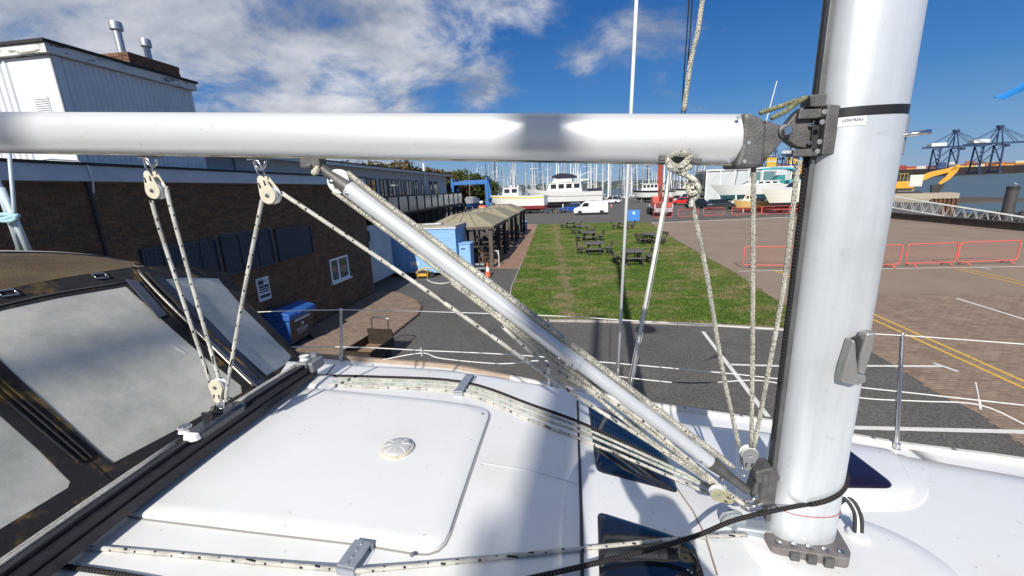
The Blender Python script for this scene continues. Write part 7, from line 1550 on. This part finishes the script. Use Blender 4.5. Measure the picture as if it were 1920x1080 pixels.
# ------------------------------------------------------------------ spray hood
hood = bthing('spray_hood', 'black canvas spray hood with hazy clear windows and a tan top, left', 'spray hood')
class Plane:
    def __init__(s, p, n): s.p = Vector(p); s.n = Vector(n).normalized(); s.n = s.n if s.n.dot(CB - s.p) > 0 else -s.n
    def at(s, px, py, o=0.0): d = _rb(px, py); t = (s.p + s.n * o - CB).dot(s.n) / d.dot(s.n); return CB + d * t
H1 = bz(217, 872, .40); H2 = bz(470, 738, .36); e_ = (H2 - H1).normalized(); upv = Vector((-math.cos(rad(42)), 0, math.sin(rad(42))))
P1 = Plane(H1, e_.cross(upv)); S1 = P1.at(262, 515); S2 = P1.at(492, 722); far = bz(556, 676, .27)
P2 = Plane(S1, (S2 - S1).cross(far - S1)); S3 = P1.at(-120, 632); S4 = P1.at(212, 882); nr = bz(-40, 1030, .42)
P3 = Plane(S3, (S4 - S3).cross(nr - S3))
M_canvas = mat('black_canvas', (.014, .013, .017), .9, c2=(.19, .125, .03), scale=9, mixp=(.53, .70), bump=.5, bscale=350, detail=9)
def vinyl():
    m = bpy.data.materials.new('hazy_vinyl'); m.use_nodes = True; nt = m.node_tree; N = nt.nodes; L = nt.links; b = N['Principled BSDF']
    tc = N.new('ShaderNodeTexCoord')
    def nz(s, d, r=.6):
        n = N.new('ShaderNodeTexNoise'); n.inputs['Scale'].default_value = s; n.inputs['Detail'].default_value = d; n.inputs['Roughness'].default_value = r; L.new(tc.outputs['Object'], n.inputs['Vector']); return n.outputs['Fac']
    r = N.new('ShaderNodeValToRGB'); r.color_ramp.elements[0].position = .34; r.color_ramp.elements[1].position = .68; r.color_ramp.elements[0].color = (.40, .41, .36, 1); r.color_ramp.elements[1].color = (.72, .69, .59, 1); L.new(nz(3.2, 10, .68), r.inputs[0])
    sp = N.new('ShaderNodeValToRGB'); sp.color_ramp.elements[0].position = .58; sp.color_ramp.elements[1].position = .70; sp.color_ramp.elements[0].color = (0, 0, 0, 1); sp.color_ramp.elements[1].color = (.08, .08, .075, 1); L.new(nz(95, 3), sp.inputs[0])
    ad = N.new('ShaderNodeMix'); ad.data_type = 'RGBA'; ad.blend_type = 'ADD'; ad.inputs['Factor'].default_value = 1; L.new(r.outputs[0], ad.inputs['A']); L.new(sp.outputs[0], ad.inputs['B']); L.new(ad.outputs['Result'], b.inputs['Base Color'])
    rr = N.new('ShaderNodeMapRange'); rr.inputs['To Min'].default_value = .26; rr.inputs['To Max'].default_value = .5; L.new(nz(5, 5), rr.inputs['Value']); L.new(rr.outputs[0], b.inputs['Roughness'])
    b.inputs['Alpha'].default_value = .86; b.inputs['Specular IOR Level'].default_value = .6
    bp_ = N.new('ShaderNodeBump'); bp_.inputs['Strength'].default_value = .35; bp_.inputs['Distance'].default_value = .02; L.new(nz(2.0, 3), bp_.inputs['Height']); L.new(bp_.outputs[0], b.inputs['Normal']); return m
M_vinyl = vinyl()
def on_plane(pl, pts, o, th, name, mt, parent, r=0.0):
    q = [pl.at(p[0], p[1], o) for p in pts]
    if r: q = rounded(q, r, 5)
    n = len(q); m = MB(); m.add([tuple(p) for p in q] + [tuple(p - pl.n * th) for p in q], [tuple(range(n)), tuple(reversed(range(n, 2 * n)))] + [(i, (i + 1) % n, n + (i + 1) % n, n + i) for i in range(n)]); return m.build(name, mt, parent)
PAN1 = ((-110, 622), (0, 581), (110, 557), (236, 536), (310, 604), (385, 670), (452, 722), (454, 736), (330, 806), (212, 868), (195, 856), (60, 731), (-40, 637))
PAN2 = ((298, 523), (350, 519), (410, 521), (458, 578), (547, 667), (538, 682), (500, 704), (420, 632))
PAN3 = ((-118, 662), (0, 778), (70, 840), (132, 902), (128, 914), (0, 992), (-118, 1050))
def frame(pl, outer, inner, name):                       # canvas with a window hole: strips between outer and inner outlines
    n = len(outer); m = MB(); A_ = [pl.at(*p, 0.004) for p in outer]; B_ = [pl.at(*p, 0.006) for p in inner]
    m.add([tuple(p) for p in A_ + B_] + [tuple(p - pl.n * .007) for p in A_ + B_], [(i, (i + 1) % n, n + (i + 1) % n, n + i) for i in range(n)] + [(2 * n + i, 3 * n + i, 3 * n + (i + 1) % n, 2 * n + (i + 1) % n) for i in range(n)] + [(n + i, n + (i + 1) % n, 3 * n + (i + 1) % n, 3 * n + i) for i in range(n)] + [(i, 2 * n + i, 2 * n + (i + 1) % n, (i + 1) % n) for i in range(n)])
    return m.build(name, M_canvas, hood)
OUT1 = ((-150, 640), (0, 545), (115, 521), (246, 501), (330, 580), (400, 640), (492, 716), (488, 752), (342, 834), (214, 906), (168, 862), (40, 752), (-60, 668))
f1 = frame(P1, OUT1, PAN1, 'front_panel')
f2 = frame(P2, ((246, 501), (340, 497), (424, 511), (474, 576), (566, 668), (550, 694), (492, 716), (400, 640)), PAN2, 'front_panel')
f3 = frame(P3, ((-150, 640), (-60, 668), (40, 752), (168, 862), (214, 906), (10, 1046), (-150, 1140)), PAN3, 'front_panel')
for pl, pan, f in ((P1, PAN1, f1), (P2, PAN2, f2), (P3, PAN3, f3)): on_plane(pl, pan, .002, .002, 'clear_window', M_vinyl, f)
M_flap = mat('flap_slate', (.045, .055, .085), .7, c2=(.06, .07, .1), scale=8)
on_plane(P1, ((236, 523), (258, 526), (314, 589), (299, 596)), .016, .006, 'rolled_flap', M_flap, f1)
on_plane(P2, ((283, 517), (307, 521), (400, 608), (502, 716), (484, 726), (380, 624)), .014, .005, 'rolled_flap', M_flap, f2)
def htube(pl, pts, r, name, mt, par, o=.012): m = MB(); m.tube(smooth_path([pl.at(p[0], p[1], o) for p in pts], 4), r, 8); return m.build(name, mt, par, smooth=True)
htube(P1, ((258, 508), (300, 553), (370, 622), (440, 690), (476, 724)), .009, 'hood_frame', mat('tarnished_tube', (.45, .43, .38), .35, .8, c2=(.2, .17, .11), scale=20), hood)
htube(P1, ((250, 505), (290, 556), (360, 628), (430, 692)), .004, 'piping', M_canvas, hood, .014); htube(P1, ((275, 512), (330, 566), (410, 642), (485, 712)), .012, 'piping', M_canvas, hood, .01)
for d in (0, 14, 26): htube(P3, ((-60 + d, 690 - d * .3), (60 + d, 792 - d * .4), (150 + d * .9, 868 - d * .4)), .004, 'piping', M_canvas, f3, .012)
htube(P1, ((-60, 592), (0, 573), (110, 549), (234, 529)), .004, 'piping', mat('stitch_grey', (.1, .095, .09), .9), f1, .009)
htube(P1, ((330, 664), (347, 660)), .003, 'scratch', M_white, f1, .004) if False else None
m = MB(); q = [P1.at(*p, .0055) for p in ((320, 646), (334, 654), (349, 663), (340, 658))]; m.tube(q[:3], [.001, .003, .001], 6); m.build('window_scratch', M_white, f1)
for (x, y) in ((14, 549), (188, 517)):
    m = MB(); c = P1.at(x, y, .012); ux = e_ * .028; uy = upv * .018; m.tube([c - ux - uy, c + ux - uy, c + ux + uy, c - ux + uy], .004, 8, close=True); m.build('buckle', M_steel, f1, smooth=True)
# top canvas: from the front hoop back to the crown and down behind
front = [P1.at(*p, .005) for p in ((-150, 640), (-60, 566), (0, 545), (60, 532), (115, 521), (180, 511), (246, 501))]
crown = [(bxp(p[0], p[1], front[3].x - .52)) for p in ((-260, 480), (-60, 474), (0, 473), (70, 474), (135, 477), (205, 485), (268, 500))]
mid = [a.lerp(b, .55) + Vector((0, 0, .035)) for a, b in zip(front, crown)]
back = [Vector((p.x - .45, p.y, p.z - .06)) for p in crown]
M_tan = mat('tan_canvas', (.15, .10, .04), .85, c2=(.06, .042, .022), scale=6, stretch=(1, .4, 1), mixp=(.3, .7), bump=.4, bscale=200)
rows = [front, [a.lerp(b, .3) + Vector((0, 0, .022)) for a, b in zip(front, crown)], mid, [a.lerp(b, .85) + Vector((0, 0, .02)) for a, b in zip(front, crown)], crown, back]
m = MB(); m.loft(rows, closed=False); top = m.build('hood_top', M_tan, hood, smooth=True)
m = MB(); m.tube(smooth_path(crown, 4), .011, 8); m.build('hood_piping', mat('piping_beige', (.6, .52, .40), .8), top, smooth=True)
m = MB(); m.tube(smooth_path([a.lerp(b, .9) + Vector((0, 0, .014)) for a, b in zip(front, crown)], 4), .007, 8); m.build('hood_piping', mat('piping_navy', (.02, .02, .05), .8), top, smooth=True)
# struts behind the hood
M_strut = mat('pale_strut', (.55, .66, .72), .4, .1, c2=(.45, .55, .6), scale=8)
for i, (a, b, r, lab) in enumerate((((17, 282), (34, 476), .009, 'thin pale upright strut behind the spray hood'), ((-30, 270), (42, 478), .016, 'first slanting pale strut behind the spray hood'), ((2, 352), (56, 476), .016, 'second slanting pale strut behind the spray hood'))):
    o = rope(lab, [bp(*a, .55), bp(*b, .55)], r, M_strut, False, name='strut', cat='strut')
rope('light blue tie wrapped round the slanting struts', [bp(x, y, .5) for x, y in ((-14, 408), (8, 402), (30, 407), (22, 414), (0, 413), (18, 408), (34, 404))], .012, mat('tie_blue', (.32, .55, .62), .8, c2=(.4, .6, .66), scale=20), name='tie', cat='tie')
# cockpit coaming behind the hood
m = MB(); m.b2((TX - 3.2, -1.2, .1), (TX - .5, 1.2, .42))
# ------------------------------------------------------------------ behind the camera: neighbouring yachts ashore and the photographer
for k, (px, yb, top, w, lab) in enumerate(((1022, -11.5, 16.5, .115, 'neighbouring white yacht ashore behind the camera'), (42, -17.5, 17.4, .085, 'farther white yacht ashore behind the camera'))):
    xb = bp(px, 255, 0).x + math.tan(SUN_AZ + A8) * yb; g = -BO.z; p = BO + UX * xb + UY * yb
    t = thing('sailing_yacht', lab, 'yacht', (p.x, p.y, 0), A8); X, hb, dz = hull(t, 10.5, 3.4, 1.2, 1.1, G_w, G_blk, 1.0, .4, .75); cabin(t, -2.8, 1.6, 2.0, 3.35, .5, G_w, .9, 3); cradle(t, (-2.5, 2), 2.8, 1, 1.7)
    m = MB(); m.loft([[(w * math.cos(a), .07 * math.sin(a), z) for a in np.linspace(0, 6.283, 16, endpoint=False)] for z in (3.3, top)]); ms = m.build('mast', M_mast, t, smooth=True)
    for z in (7.0, 10.4): m = MB(); m.bar((-.1, -.9, z), (-.1, .9, z), .07); m.build('spreader', M_mast, ms)
    m = MB(); m.bar((-.35, 0, top + .05), (.3, 0, top + .05), .09); m.build('masthead', M_black, ms)
def photographer():
    zf = surf(-.72, -1.78); t = bthing('person', 'person in a dark jacket and blue trousers holding up a phone', 'person', (-.70, -1.80, zf)); hx, hy, hz = CB.x + .70, CB.y + 1.80 - .05, CB.z - zf
    me = bpy.data.meshes.new('body')
    V = [(0, 0, .96), (0, .01, 1.15), (0, .02, 1.34), (0, .03, 1.47), (0, .06, 1.55), (0, .075, 1.64), (0, .07, 1.72)]; R3 = [(.15, .11), (.14, .10), (.17, .11), (.06, .06), (.075, .085), (.085, .10), (.06, .07)]; E_ = [(i, i + 1) for i in range(6)]
    def chain(start, pts, rr):
        a = start
        for p, r in zip(pts, rr): V.append(p); R3.append((r, r)); E_.append((a, len(V) - 1)); a = len(V) - 1
    for s in (-1, 1):
        chain(0, [(s * .10, 0, .88), (s * .12, .03, .50), (s * .12, 0, .10), (s * .13, .14, .045)], [.085, .06, .045, .04])
        chain(2, [(s * .18, .03, 1.42), (s * .27, .12, 1.28), (hx + s * .12, hy - .07, hz - .10), (hx + s * .085, hy - .02, hz - .02)], [.065, .05, .036, .03])
        w_ = len(V) - 1
        for i, dz_ in enumerate((.035, .012, -.012, -.035)): chain(w_, [(hx + s * .075, hy - .035, hz + dz_), (hx + s * .05, hy - .03, hz + dz_)], [.009, .008])
        chain(w_, [(hx + s * .06, hy - .012, hz - .05), (hx + s * .035, hy - .022, hz - .04)], [.010, .009])
    me.from_pydata(V, E_, []); o = bpy.data.objects.new('body', me); col.objects.link(o); o.parent = t
    sk = o.modifiers.new('skin', 'SKIN'); lay = me.skin_vertices[0] if me.skin_vertices else None
    if lay is None:
        bpy.context.view_layer.objects.active = o; o.select_set(True); bpy.ops.mesh.customdata_skin_add(); lay = me.skin_vertices[0]
    for i, r in enumerate(R3): lay.data[i].radius = r; lay.data[i].use_root = (i == 0)
    sb = o.modifiers.new('sub', 'SUBSURF'); sb.levels = 2; sb.render_levels = 2
    me.materials.append(mat('jacket_dark', (.04, .05, .08), .9, c2=(.06, .07, .1), scale=9))
    m = MB(); m.lathe([(.01, 1.80), (.07, 1.79), (.10, 1.73), (.105, 1.66), (.09, 1.58)], 18, (0, .05, 0)); m.build('hair', mat('hair_brown', (.05, .03, .02), .8), t, smooth=True)
    ph = bthing('phone', 'black phone held up in both hands', 'phone', (CB.x, CB.y - .035, CB.z)); m = MB(); m.b2((-.075, -.012, -.036), (.075, -.004, .036)); m.build('case', M_black, ph, bevel=.004); m = MB(); m.b2((-.07, -.0135, -.033), (.07, -.0122, .033)); m.build('screen', M_glass, ph)
photographer()
